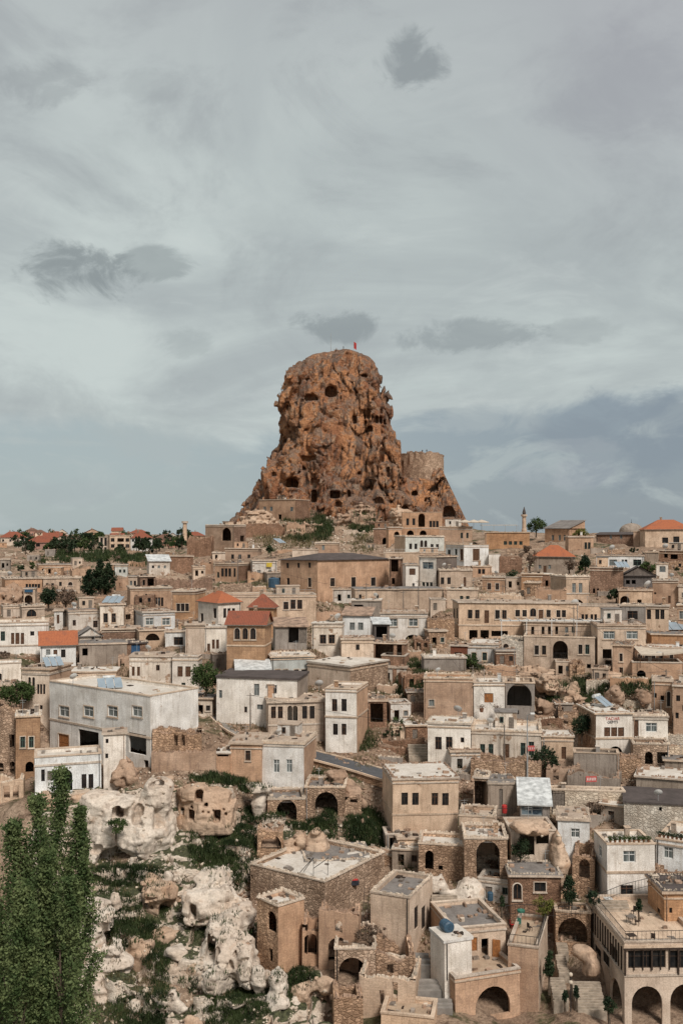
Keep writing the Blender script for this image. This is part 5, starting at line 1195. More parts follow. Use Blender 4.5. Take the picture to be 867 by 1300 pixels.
    carve(Fg, X, Y, Z_, cs, h, lo)
    V, Q = keep_main(*surface_nets(Fg, lo, h)); c0 = np.array([B[0][0], B[0][1], lo[2]+1.2], np.float32)
    me = np_mesh(name, V-c0, Q, [M[mat]], smooth); o = ob(name, me); o.location = c0.tolist(); tag(o, label, cat, group)
    ROCKS.append((V, Q)); return o

# --- the castle rock
def build_castle():
    dc = 465.0; h = .62
    rows = [(446, 424, 446), (449, 414, 458), (453, 400, 467), (459, 386, 471), (466, 375, 474), (475, 366, 478), (485, 363, 481), (503, 357, 487), (517, 351, 490), (530, 354, 493), (544, 359, 497), (558, 360, 503), (568, 354, 509), (576, 347, 514), (588, 339, 520), (609, 334, 527), (623, 327, 534), (641, 315, 545), (662, 299, 560), (700, 284, 575)]
    py = np.array([r[0] for r in rows], float); zl = (HY-py)/F*dc; xl = (np.array([r[1] for r in rows])-CX)/F*dc; xr = (np.array([r[2] for r in rows])-CX)/F*dc
    o = np.argsort(zl); zl, xl, xr = zl[o], xl[o], xr[o]
    X = np.arange(-58, 62, h, dtype=np.float32); Y = np.arange(412, 505, h, dtype=np.float32); Zg = np.arange(-8, 86, h, dtype=np.float32)
    a = np.interp(Zg, zl, xl); b = np.interp(Zg, zl, xr); cx = (a+b)/2; hx = np.maximum((b-a)/2, .6); hx[Zg > zl[-1]+.4] = .3
    hy = np.interp(Zg, [-8, 5, 15, 30, 45, 65, 80], [42, 38, 31, 25, 22, 19, 13]); cy = np.interp(Zg, [-8, 20, 80], [466, 465, 465])
    gx, gy, gz = np.meshgrid(X, Y, Zg, indexing='ij')
    p = 2.5; q = ((np.abs(gx-cx)/hx)**p + (np.abs(gy-cy)/hy)**p)**(1/p); Fg = ((q-1)*np.minimum(hx, hy)).astype(np.float32)
    pr = random.Random(4); zi = np.arange(len(Zg))
    for k in range(30):         # near-vertical planes of breakage, each over its own range of heights
        az_ = pr.uniform(0, 2*math.pi); z0 = pr.uniform(-10, 70); z1 = z0+pr.uniform(18, 45); kk = pr.uniform(.80, .95); tl = pr.uniform(-.10, .10)
        lim = kk + (Zg-(z0+z1)/2)/40*tl + .5*(1-sstep(z0-3, z0+2, Zg)*(1-sstep(z1-2, z1+3, Zg)))
        if abs(az_-math.pi) < .65 or az_ < .4 or az_ > 5.9: continue
        Fg = np.maximum(Fg, (((gx-cx)/hx*math.cos(az_)+(gy-cy)/hy*math.sin(az_)-lim)*np.minimum(hx, hy)*1.0).astype(np.float32))
    Fg = np.maximum(Fg, gz-zl[-1]-.3)
    # shoulders and buttresses
    def blob(x0, x1, y0, y1, th, dy, p=2.6):
        nonlocal Fg
        c = dc+dy; A = ((x1-x0)/F*c/2, th/2, (y1-y0)/F*c/2); C = (((x0+x1)/2-CX)/F*c, c, (HY-(y0+y1)/2)/F*c)
        q = ((np.abs(gx-C[0])/A[0])**p+(np.abs(gy-C[1])/A[1])**p+(np.abs(gz-C[2])/A[2])**p)**(1/p); f = (q-1)*min(A); k = 2.0
        hh = np.clip(.5+.5*(f-Fg)/k, 0, 1); Fg = (f*(1-hh)+Fg*hh-k*hh*(1-hh)).astype(np.float32)
    blob(505, 596, 622, 740, 52, 0); blob(540, 585, 596, 680, 34, -2); blob(500, 563, 585, 680, 30, 14, 4); blob(480, 535, 590, 690, 40, -10); blob(520, 560, 628, 690, 40, -8)
    blob(366, 412, 472, 560, 30, -2); blob(428, 480, 480, 600, 34, -2, 4); blob(395, 436, 560, 650, 30, -12, 4); blob(455, 520, 560, 690, 40, -14)
    blob(330, 385, 590, 690, 40, -12); blob(400, 470, 610, 700, 36, -20); blob(445, 500, 625, 690, 26, -30)
    m = np.abs(Fg) < 9; x, y, z = gx[m], gy[m], gz[m]; f = Fg[m]
    wx = fbm(x*.04, y*.04, z*.04, 2, 31)*6
    n = 3.6*fbm((x+wx)*.055, y*.055, z*.022, 3, 1) + 2.0*fbm(x*.13+wx*.05, y*.13, z*.09, 3, 5)
    g1 = 1-np.abs(vnoise((x+wx)*.10, y*.10, z*.035, 12)); g2 = 1-np.abs(vnoise((x-wx)*.055+4, y*.055, z*.075, 44)); g3 = 1-np.abs(vnoise((x+wx)*.24, y*.24, z*.12, 71))
    n += 3.4*g1**5 + 3.0*g2**7 + 1.5*g3**5 + .8*fbm(x*.5, y*.5, z*.45, 3, 19)
    n += .7*vnoise(x*.03, y*.03, z*.5+wx*.1, 61)
    n *= .34
    w1, w2, wv = worley((x+wx*.6)*.085, y*.085, z*.045+wx*.01, 23); n += 2.1*wv + 2.4*np.exp(-((w2-w1)/.055)**2)
    w1, w2, wv = worley((x+wx*.3)*.23, y*.23, z*.16, 8); n += 1.15*wv + 1.2*np.exp(-((w2-w1)/.08)**2)
    w1, w2, wv = worley(x*.6, y*.6, z*.5, 9); n += .35*wv + 1.5*(1-np.abs(vnoise((x+wx*.4)*.30, y*.30, z*.045, 88)))**4 - .4
    low = sstep(30, 0, z); top = sstep(68, 80, z); n = n*(1-.6*top) - .5 - 2.2*low
    Fg[m] = f + n
    pxg = gx/gy*F+CX      # the shoulder falls away steadily outside the bastion
    Fg = np.maximum(Fg, np.where(pxg > 548, (gz-(HY-(598+(pxg-562)*2.1))/F*gy)*.55, -9).astype(np.float32))
    Fg = np.maximum(Fg, np.where((pxg > 509) & (pxg <= 548) & (gz > 25), (gz-(HY-(618-(pxg-509)*.1))/F*gy)*.5-.8*fbm(gx*.2, gy*.2, gz*.2, 2, 3), -9).astype(np.float32))
    Z(240, 420, 2.1675)
    raw = [(390, 158, 34, 34, 7, 'n'), (335, 176, 42, 20, 5, 'n'), (330, 350, 40, 16, 2.4, 'r'), (283, 418, 36, 30, 7, 'n'), (345, 455, 16, 34, 6, 'a'), (402, 453, 28, 20, 7, 'r'), (410, 479, 20, 16, 5, 'n'), (440, 450, 10, 20, 3, 'a'),
           (378, 425, 20, 26, 2.5, 'a'), (343, 420, 18, 26, 3, 'a'), (360, 470, 14, 14, 3, 'r'), (528, 345, 15, 38, 6, 'a'), (483, 290, 11, 18, 4, 'r'), (546, 268, 9, 16, 3, 'r'), (498, 264, 16, 16, 5, 'r'), (483, 105, 22, 10, 3, 'n'), (505, 120, 12, 10, 3, 'n'), (440, 108, 14, 10, 2, 'n'),
           (619, 447, 18, 16, 6, 'n'), (655, 464, 18, 12, 5, 'n'), (716, 497, 38, 30, 9, 'n'), (680, 478, 9, 12, 4, 'a'), (545, 392, 10, 30, 3, 'n'), (468, 390, 12, 12, 3, 'n'), (455, 240, 12, 22, 2, 'r'), (262, 460, 12, 12, 3, 'n'), (236, 395, 14, 12, 3, 'n'), (300, 380, 10, 10, 3, 'n'), (520, 470, 24, 18, 4, 'n'), (590, 490, 20, 16, 4, 'n'), (470, 455, 10, 12, 3, 'a')]
    # carved storeys high on the right face: open bays between thin piers
    raw += [(485, 222, 7, 26, 2.4, 'r'), (495, 222, 10, 26, 2.6, 'r'), (508, 236, 9, 22, 5, 'r'), (519, 236, 10, 22, 5, 'r'), (530, 236, 9, 22, 5, 'r'), (541, 240, 7, 16, 4, 'r'), (486, 245, 10, 14, 3, 'r')]
    caves = [(U(zx(cx))*440, Vv(zy(cz))*440, w/2.1675/F*440, hh/2.1675/F*440, dep, k) for cx, cz, w, hh, dep, k in raw]
    carve(Fg, X, Y, Zg, caves, h, None)
    V, Q = keep_main(*surface_nets(Fg, (X[0], Y[0], Zg[0]), h)); c0 = np.array([0, 465, -8], np.float32)
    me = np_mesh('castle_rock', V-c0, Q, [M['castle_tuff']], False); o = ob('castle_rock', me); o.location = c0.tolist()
    tag(o, 'towering orange-brown castle rock riddled with carved caves', 'castle rock'); ROCKS.append((V, Q))
build_castle()
print('castle done')
# fortress terrace wall on the right shoulder
def fort_wall():
    prof = []; xs = np.linspace(505, 563, 16)
    m = MB(); dA = 452.0
    P = []
    for i, px in enumerate(xs):
        t = i/15; y = dA + 14*abs(t-.6)**2*2.2
        if t > .92: y += (t-.92)*60
        P.append((U(px)*y, y))
    for q in range(3): P.append((P[15][0]-.5*q, P[15][1]+4*(q+1)))
    tops = [Vv(573)*449 - .004*(i**2)*.8 + random.uniform(-.9, .5) for i in range(len(P))]; bot = Vv(655)*449; cx_, cy_ = U(530)*465, 465; n = len(P)
    rows = 10
    for i in range(n-1):
        for r in range(rows):
            def pt(k, r):
                t = r/rows; z = tops[k]*(1-t)+bot*t; s = 1+.05*t; nx_ = P[k][0]+(P[k][0]-cx_)*.03*t; ny_ = P[k][1]-1.6*t
                q_ = math.sin(k*3.7+r*2.3)*.25+math.sin(k*9.1+r*5.7)*.18; return (nx_+q_*.4, ny_+q_, z)
            a, b, c, d_ = pt(i, r+1), pt(i+1, r+1), pt(i+1, r), pt(i, r); u0 = i*1.4; u1 = (i+1)*1.4
            m.face([a, b, c, d_], 'rubble', [(u0, a[2]), (u1, b[2]), (u1, c[2]), (u0, d_[2])])
        m.face([(P[i][0], P[i][1], tops[i]), (P[i+1][0], P[i+1][1], tops[i+1]), (P[i+1][0], P[i+1][1]+2.2, tops[i+1]), (P[i][0], P[i][1]+2.2, tops[i])], 'brown_stone')
        m.face([(P[i+1][0], P[i+1][1]+2.2, tops[i+1]), (P[i+1][0], P[i+1][1]+2.2, bot), (P[i][0], P[i][1]+2.2, bot), (P[i][0], P[i][1]+2.2, tops[i])], 'brown_stone')
    root = empty('bastion', (0, 0, 0)); tag(root, 'curved masonry bastion wall on the shoulder of the castle rock', 'wall'); ob('wall', m.mesh('bastion'), root)
    s = MB(); rng = random.Random(3); stone_row(s, [(p[0], p[1]+.6, t) for p, t in zip(P, tops)], 'brown_loose_stone', .8, rng); ob('battlement_stones', s.mesh('battlement'), root, kind='stuff')
    f = MB(); zt = Vv(578)*449
    f.face([(P[i][0], P[i][1]+1, zt) for i in range(n)] + [(P[0][0], P[-1][1]+14, zt)], 'hill_earth'); ob('terrace_floor', f.mesh('bastion_floor'), root)
    return zt
FORT_Z = fort_wall()
Z(240, 420, 2.1675)

# --- foreground and hillside tuff
def rocky_slope():
    """Stepped tuff of the gully as one continuous eroded mass."""
    h = .23; X = np.arange(-41, 3, h, dtype=np.float32); Y = np.arange(97, 143, h, dtype=np.float32)
    gx, gy = np.meshgrid(X, Y, indexing='ij'); x, y = gx.ravel().astype(float), gy.ravel().astype(float); z = ground_z(x, y)
    e = np.minimum(np.minimum((x+41)/3, (3-x)/5), np.minimum((y-97)/2, (143-y)/6)); e = sstep(0, 1, e)
    for ox, oy, c, s_, L, W, zp in PADS:
        if abs(ox) > 70 or oy > 165: continue
        lx = (x-ox)*c+(y-oy)*s_; ly = -(x-ox)*s_+(y-oy)*c; dd = np.hypot(np.maximum(np.abs(lx)-L/2, 0), np.maximum(np.abs(ly-W/2)-W/2, 0)); e = e*sstep(.2, 2.0, dd)
    w = fbm(x*.07, y*.07, x*0, 3, 8)*2.6 + fbm(x*.3, y*.3, x*0, 2, 28)*.5; st = 3.1; t = (z+w)/st; fr = t-np.floor(t); zt = (np.floor(t)+.15*fr+.85*sstep(.60, .80, fr))*st-w
    w1, w2, wv = worley(x*.17, y*.17, x*0+.5, 4)
    Ht = (z + .1 + e*(.95*(zt-z)+.9*wv*.6+1.7) - (1-e)*1.3).reshape(gx.shape).astype(np.float32)
    Zg = np.arange(Ht.min()-1.2, Ht.max()+1.6, h, dtype=np.float32)
    G = (Zg[None, None, :]-Ht[:, :, None])*.8; m = np.abs(G) < 1.9; I, J, K = np.nonzero(m); xx, yy, zz = X[I], Y[J], Zg[K]; ee = e.reshape(gx.shape)[I, J]
    n = .55*vnoise(xx*.10, yy*.10, zz*1.25+fbm(xx*.15, yy*.15, zz*0, 2, 5)*1.1, 7) + .28*vnoise(xx*.2, yy*.2, zz*3.0, 17) + .5*fbm(xx*.32, yy*.32, zz*.4, 3, 3)
    w1, w2, wv = worley(xx*.33, yy*.33, zz*.16, 6); n += .75*np.exp(-((w2-w1)/.055)**2)+.35*wv
    w1, w2, wv = worley(xx*.95, yy*.95, zz*.8, 16); n += .12*wv+.10*np.exp(-((w2-w1)/.09)**2)
    G[m] += n*ee; G[:, :, 0] = -1
    G[0], G[-1], G[:, 0], G[:, -1] = 1, 1, 1, 1
    V, Q = keep_main(*surface_nets(G.astype(np.float32), (X[0], Y[0], Zg[0]), h))
    o = ob('rocky_slope', np_mesh('rocky_slope', V, Q, [M['gully_tuff']], True)); o['kind'] = 'structure'; ROCKS.append((V.astype(np.float32), Q))
rocky_slope()
Z(80, 980)
rock('large pale cliff with cave doorway under the big white house', [(95, 430, 100, 480, 8), (250, 640, 150, 560, 8), (95, 300, 330, 570, 6, -1), (430, 620, 40, 260, 6, 1.5), (60, 330, 95, 300, 6, 1), (560, 625, 165, 380, 3, -1)],
     [(300, 240, 84, 74, 2.0, 'n'), (295, 240, 44, 60, 6, 'r'), (402, 250, 60, 96, 1.6, 'n'), (520, 275, 60, 110, 1.0, 'r'), (275, 500, 170, 160, 5, 'n'), (502, 520, 56, 64, 3, 'a'), (75, 225, 26, 40, 3, 'r'), (190, 410, 60, 60, 1.0, 'n'), (490, 95, 70, 34, 2.5, 'n'), (165, 560, 90, 30, 3, 'r')], 'white_tuff', d=129, h=.2, amp=1.2)
Z(180, 890)
rock('carved tuff facade with rows of small cave doors and an arched niche', [(180, 560, 465, 720, 6), (170, 420, 455, 540, 5, 1), (500, 610, 500, 735, 4, -.5), (545, 600, 495, 560, 2.5, -.8)],
     [(313, 527, 46, 62, 3, 'a'), (355, 572, 22, 24, 2, 'a'), (215, 625, 22, 42, 4, 'r'), (275, 632, 36, 54, 4, 'r'), (275, 590, 22, 14, .8, 'a'), (415, 632, 36, 62, 4, 'r'), (510, 655, 44, 44, 4, 'r'), (495, 560, 34, 36, 3, 'n'), (340, 605, 12, 14, .6, 'r'), (370, 607, 12, 14, .6, 'r'), (395, 600, 12, 14, .6, 'r'), (450, 605, 12, 14, .6, 'r'), (460, 625, 14, 20, .8, 'r')], 'tan_tuff', d=133, h=.17, amp=.75, name='carved_cliff', cat='cliff', p=6)
rock('jagged brown crag under the brick enclosure', [(0, 190, 440, 640, 5), (60, 180, 430, 520, 4)], [(55, 500, 50, 36, 2, 'n')], 'tan_tuff', d=136, amp=1.3)
Z(60, 1100)
rock('hollowed tuff block with vaulted cave porch', [(500, 770, 82, 370, 7), (505, 750, 78, 170, 7, -1), (690, 840, 120, 360, 6, 1)], [(665, 260, 100, 150, 1.8, 'a'), (715, 270, 36, 92, 4, 'r'), (800, 250, 60, 100, 4, 'n'), (540, 225, 22, 30, .7, 'a'), (578, 225, 18, 22, .6, 'a'), (765, 100, 30, 20, 2, 'n'), (600, 160, 110, 20, .8, 'n')], 'tan_tuff', d=121, h=.18, amp=1.0)
rock('layered pale cliff falling beside the poplars', [(140, 400, 190, 345, 6, 3), (130, 340, 300, 500, 6, 2), (110, 500, 480, 640, 7, 0), (70, 490, 600, 900, 8, -2.5), (330, 410, 125, 230, 3, 3), (300, 430, 390, 510, 4, 1)], [(312, 460, 52, 90, 3, 'n'), (92, 818, 26, 34, 2, 'a'), (100, 690, 40, 200, 1.2, 'n')], 'white_tuff', d=110, h=.2, amp=1.3, strata=1.3, name='layered_cliff', cat='cliff')
rock('pink split crag among the weeds', [(430, 600, 400, 560, 4), (450, 520, 390, 470, 3)], [(570, 500, 60, 60, 2, 'n')], 'tan_tuff', d=113, amp=1.2)
rock('pinkish ledge below the vaulted cave porch', [(530, 790, 350, 430, 4), (560, 700, 370, 420, 3)], [(640, 385, 20, 30, 1, 'n')], 'tan_tuff', d=117, amp=1.0)
rock('long slanting white boulder on the weedy slope', [(640, 780, 440, 520, 3), (560, 680, 490, 600, 3)], [], 'white_tuff', d=112, amp=1.0)
for i, (b, dd) in enumerate((((755, 835, 528, 575), 111), ((640, 770, 705, 770), 106), ((425, 530, 720, 790), 107), ((710, 860, 815, 890), 104), ((345, 410, 135, 190), 119), ((620, 700, 20, 110), 124))):
    rock(('pale' if i % 3 else 'tan')+(' large' if b[1]-b[0] > 85 else ' small')+' weathered boulder lying in the weeds of the gully', [b, (b[0]+(b[1]-b[0])*.3, b[1], b[2]+(b[3]-b[2])*.35, b[3])], [], 'white_tuff' if i % 3 else 'tan_tuff', d=dd, h=.2, amp=1.8, p=2.2, thick=None, group='gully boulders: '+('pale' if i % 3 else 'tan')+(' large' if b[1]-b[0] > 85 else ' small'), name='boulder')
Z(240, 1080)
rock('flat white tuff slab topped with loose rubble', [(-60, 300, 185, 315, 6), (20, 230, 95, 240, 5, 3)], [(30, 330, 50, 80, 3, 'n')], 'white_tuff', d=117, amp=1.0)
rock('great smooth white tuff shoulder with square cave door', [(40, 370, 420, 760, 9), (70, 330, 370, 600, 8, 3), (150, 380, 300, 470, 7, 6), (230, 380, 560, 740, 5, -.5)], [(105, 600, 62, 120, 3.5, 'r'), (150, 610, 26, 80, 1.0, 'n'), (225, 645, 30, 40, .8, 'n'), (250, 560, 16, 90, .7, 'n')], 'white_tuff', d=108.5, h=.18, amp=.9, strata=.2)
rock('pale cliff edge under the square ruined tower', [(415, 560, 700, 1010, 6), (430, 540, 640, 760, 4, 2), (520, 640, 780, 1000, 5, 1)], [(520, 900, 60, 60, 1, 'n')], 'white_tuff', d=103.5, amp=1.1)
for b, dd in (((350, 425, 625, 740), 108), ((395, 470, 660, 720), 109), ((80, 170, 670, 740), 107.5)):
    rock('rounded white boulder beside the great tuff shoulder', [b, (b[0]+10, b[1]-15, b[2]-8, b[3]-20)], [], 'white_tuff', d=dd, h=.2, amp=1.5, p=2.4, group='boulders beside the tuff shoulder', name='boulder')
rock('tumbled rubble crag at the gully edge', [(690, 800, 690, 800, 3), (560, 660, 720, 830, 3)], [], 'tan_tuff', d=106, amp=1.5)
Z(260, 960)
rock('slanting rubble spur beside the half-sunk arch', [(160, 250, 480, 590, 3), (200, 290, 410, 520, 3, .6)], [], 'white_tuff', d=130, amp=1.4)
rock('broad banded boulder between the vaults', [(558, 692, 402, 505, 4), (580, 650, 385, 430, 3)], [], 'tan_tuff', d=131, amp=.9, strata=.8, name='boulder')
rock('grey split boulder beside the banded one', [(487, 560, 405, 510, 3), (430, 500, 455, 540, 2.5, -.5)], [], 'tan_tuff', d=131, amp=1.1, name='boulder')
rock('flat pale rock ledge above the first vault', [(215, 390, 150, 190, 4), (260, 340, 165, 320, 3, .5)], [], 'white_tuff', d=138, amp=1.0)
rock('rubbly tan bank between the vaults and the road', [(740, 880, 150, 320, 5), (650, 820, 80, 200, 5, 2)], [(815, 245, 40, 24, 2, 'n')], 'earth_tuff', d=142, amp=1.6)
Z(0, 890)
rock('brown boulder built into the big white house', [(612, 760, 300, 440, 4), (690, 770, 370, 440, 3)], [], 'earth_tuff', d=139, amp=1.2, name='boulder')
rock('rusty tuff foot of the white lower wing', [(360, 620, 505, 640, 5), (150, 420, 510, 700, 5, .5)], [(415, 610, 26, 40, 2, 'r')], 'tan_tuff', d=133.5, amp=1.1)
Z(0, 650)
rock('brown cliff with carved windows left of the blue sign', [(-60, 130, 400, 600, 10), (-40, 60, 430, 620, 8, -2)], [(60, 440, 14, 18, 2, 'r'), (105, 457, 16, 22, 2, 'r'), (70, 510, 30, 20, 2, 'n'), (20, 480, 12, 16, 1.5, 'r')], 'earth_tuff', d=226, amp=1.4, h=.4, name='carved_cliff', cat='cliff')
Z(667, 770)
for b, dd, l in (((50, 162, 500, 615), 165, 'round tan boulder with shadowed hollow beside the grey arch house'), ((440, 548, 436, 515), 168, 'wedge-shaped tan boulder above the solar heater roof'), ((610, 692, 452, 515), 168, 'small tan boulder near the green bank')):
    rock(l, [b, (b[0]+15, b[1]-20, b[2]-5, b[3]-20)], [(b[0]+30, b[3]-45, 26, 50, 1.0, 'n')] if b[0] == 50 else [], 'earth_tuff', d=dd, amp=1.0, name='boulder')
rock('long rubble bank under the arcaded house', [(150, 345, 430, 550, 5), (60, 200, 380, 480, 5, 3), (-50, 120, 330, 420, 5, 6)], [], 'tan_tuff', d=168, amp=1.6)
rock('stony ledge under the cream house with dark bay', [(330, 700, 380, 450, 5), (380, 560, 360, 420, 4)], [], 'tan_tuff', d=176, amp=1.4)
Z(540, 1020)
rock('overhanging rock slab roofing the cave dwelling', [(445, 722, 98, 160, 6), (460, 600, 100, 150, 5, -1)], [], 'tan_tuff', d=124, amp=.9, sink=0)
rock('white tuff slope beside the pale steps', [(110, 335, 430, 580, 5), (0, 130, 400, 500, 4, 1), (200, 330, 420, 520, 4, 1)], [], 'white_tuff', d=119.5, amp=1.0)
rock('ragged stone spur right of the cave dwelling', [(690, 790, 200, 420, 4), (700, 745, 130, 300, 3, 1)], [], 'tan_tuff', d=122, amp=1.6)
Z(687, 1130, 4.817)
rock('smooth beige boulder wedged above the wide stone flight', [(255, 362, 415, 525, 3), (180, 340, 340, 430, 3, 1)], [], 'tan_tuff', d=109, amp=.6, sink=0, name='boulder')
Z(240, 420, 2.1675)
for i, (b, dd) in enumerate((((125, 240, 500, 590), 405), ((400, 520, 490, 590), 400), ((440, 540, 560, 620), 385), ((300, 380, 540, 590), 392), ((230, 330, 560, 640), 372), ((60, 140, 570, 630), 350), ((540, 620, 490, 560), 396), ((330, 420, 590, 640), 372), ((150, 250, 610, 650), 350))):
    rock(('brown' if i % 2 else 'pale tan')+' craggy ledge on the slope below the castle rock', [b, (b[0]+(b[1]-b[0])*.2, b[1], b[2]-12, b[3]-20, 8, 4)], [((b[0]+b[1])/2, (b[2]+b[3])/2, 12, 14, 2.5, 'n')], 'earth_tuff' if i % 2 else 'tan_tuff', d=dd, h=.55, amp=2.2, group='ledges: '+('brown' if i % 2 else 'pale tan'), name='rock_ledge')
print('rocks', len(ROCKS))
# ------------------------------------------------------------------ what the eye's rays meet: used to seat plants, stones and props on real surfaces
bpy.context.view_layer.update()
def make_bvh(with_houses):
    vs, fs, own = [], [], []
    def add(V, Q, tagv):
        k = sum(len(a) for a in vs); vs.append(np.asarray(V, float)); fs.extend([tuple(int(i)+k for i in q) for q in Q]); own.extend([tagv]*len(Q))
    k0 = 0
    allv, allf = [], []
    for i, (V, Q) in enumerate([(GV, GQ)] + ROCKS):
        allf.append(np.asarray(Q)+k0); allv.append(np.asarray(V, float)); own += [0 if i == 0 else (3 if i == 2 else 1)]*len(Q); k0 += len(V)
    F4 = np.concatenate(allf).tolist()
    if with_houses:
        for o in bpy.data.objects:
            if o.type != 'MESH' or o.parent is None: continue
            if o.name.split('.')[0] in ('wall', 'roof', 'coping', 'step', 'frame'):
                me = o.data; mw = np.array(o.matrix_world); co = np.empty(len(me.vertices)*3, np.float32); me.vertices.foreach_get('co', co); co = co.reshape(-1, 3) @ mw[:3, :3].T + mw[:3, 3]
                allv.append(co); F4 += [[v+k0 for v in p.vertices] for p in me.polygons]; own += [2]*len(me.polygons); k0 += len(co)
    return BVHTree.FromPolygons(np.concatenate(allv).tolist(), F4), own
BV, OWN = make_bvh(True)
def hit(px, py):
    r = Vector((U(px), 1, Vv(py))).normalized(); loc, nrm, idx, dist = BV.ray_cast(Vector((0, 0, 0)), r)
    if loc is None: return None
    if nrm.dot(r) > 0: nrm = -nrm
    return loc, nrm, OWN[idx]
print('bvh')

# ------------------------------------------------------------------ foliage
def leaf_mesh(name, C, size, mat, flat=0.0, rng=RNG):
    n = len(C); a = rng.normal(size=(n, 3)); a /= np.linalg.norm(a, axis=1)[:, None]; b = rng.normal(size=(n, 3)); b[:, 2] *= (1-flat); b = np.cross(a, b); b /= np.linalg.norm(b, axis=1)[:, None]
    s = size*rng.uniform(.6, 1.3, n)[:, None]; a = a*s; b = b*s*.6
    V = np.stack([C-a*.5, C+b*.5, C+a*.5, C-b*.5], 1).reshape(-1, 3); Q = np.arange(4*n).reshape(-1, 4)
    return np_mesh(name, V, Q, [M[mat]])
def crown_points(n, hgt, wid, z0, shape, rng):
    if shape == 'poplar':      # steep limbs sweeping up a narrow column
        nb = 95; t = rng.uniform(0, 1, nb); ang = rng.uniform(0, 2*math.pi, nb); pts = []
        r_env = lambda q: wid/2*np.clip(np.sin(np.clip(q*.93+.07, 0, 1)*math.pi)**.6, .12, 1)*(1.05-.3*q)
        for i in range(nb):
            k = int(n/nb); s = rng.uniform(0, 1, k)**.7; q = np.clip(t[i]+s*.16, 0, 1); rr_ = r_env(q)*(.2+.85*s)*rng.uniform(.6, 1.15)
            P = np.stack([rr_*np.cos(ang[i]), rr_*np.sin(ang[i]), z0+q*(hgt-z0)], 1); P += rng.normal(size=P.shape)*wid*(.025+.03*rng.uniform()); P[:, 0] += .03*P[:, 2]; pts.append(P)
        return np.concatenate(pts)
    nc = max(10, int(n/45)); d = rng.normal(size=(nc, 3)); d /= np.linalg.norm(d, axis=1)[:, None]; r = rng.uniform(.45, 1, nc)**.6
    c = d*r[:, None]*np.array([wid/2, wid/2, (hgt-z0)/2])*.86; k = int(n/nc)
    if shape == 'cone': c[:, :2] *= np.clip(1-(c[:, 2:]/(hgt-z0)+.5), .12, 1)*1.3
    P = (c[:, None, :] + rng.normal(size=(nc, k, 3))*min(wid, hgt-z0)*.085).reshape(-1, 3); P[:, 2] += (hgt+z0)/2
    return P
def tree(label, loc, hgt, wid, mat, shape='round', n=1500, leaf=.35, trunk=.3, name='tree', cat='tree', group=None, z0=None, seed=None):
    rng = np.random.default_rng(seed if seed is not None else int(abs(loc[0]*91+loc[1]*37)) % 9999); pr = random.Random(int(loc[0]*77+loc[1]*13))
    root = empty(name, tuple(loc)); tag(root, label, cat, group); z0 = z0 if z0 is not None else hgt*.22
    t = MB(); top = Vector((pr.uniform(-.2, .2), pr.uniform(-.2, .2), hgt*.8)); prev = Vector((0, 0, -.6)); k = 5
    for i in range(k):
        a = (i+1)/k; p = Vector((top.x*a+pr.uniform(-.06, .06)*wid*.3, top.y*a+pr.uniform(-.06, .06)*wid*.3, -.6+(hgt*.8+.6)*a)); t.bar(prev, p, trunk*(1-.8*i/k), 'bark', 6, trunk*(1-.8*(i+1)/k)); prev = p
    for i in range(9 if shape != 'cone' else 4):
        a = pr.uniform(.3, .85); z = hgt*.8*a; an = pr.uniform(0, 6.28); l = wid*.42*(1.1-a*.6); rise = l*(2.2 if shape == 'poplar' else .7)
        t.bar((0, 0, z), (math.cos(an)*l*(.6 if shape == 'poplar' else 1), math.sin(an)*l*(.6 if shape == 'poplar' else 1), min(hgt*.95, z+rise)), trunk*.35, 'bark', 4, trunk*.08)
    ob('trunk', t.mesh('trunk'), root)
    P = crown_points(n, hgt, wid, z0, shape, rng); ob('crown', leaf_mesh('crown', P, leaf, mat, rng=rng), root, kind='stuff')
    return root
def ground_at(px, py, d=None):
    """Base of a plant: on the surface the ray meets, or on the land at distance d."""
    if d is None:
        h_ = hit(px, py)
        if h_ is not None: return Vector(h_[0])
        d = depth_at(px, py)
    x, y = U(px)*d, d; return Vector((x, y, float(ground_z(np.array([x]), np.array([y]))[0])))

# poplars rising from the gully floor at the left edge
for i, (px, top, w, d_, lab) in enumerate(((62, 984, 5.4, 87, 'tallest poplar with ragged leaning tip at the cliff foot'), (88, 1030, 4.2, 85, 'slim poplar brushing against the layered cliff'), (34, 1018, 5.4, 84, 'full leafy poplar in the middle of the clump'), (4, 1050, 5.8, 83, 'broad dark poplar at the outer side of the clump'), (78, 1120, 4.2, 79, 'short poplar in front of the clump'), (18, 1130, 5.2, 78, 'low bushy poplar in front of the clump'), (48, 1085, 4.8, 81, 'middling poplar wedged inside the clump'))):
    x, y = U(px)*d_, d_; g = float(base_z(np.array(x), np.array(y))); hgt = Vv(top)*d_-g; w *= 1.12
    tree(lab, (x, y, g), hgt, w, 'leaf_poplar', 'poplar', 20000, .25, .35, 'poplar_tree', 'tree', z0=2.0)
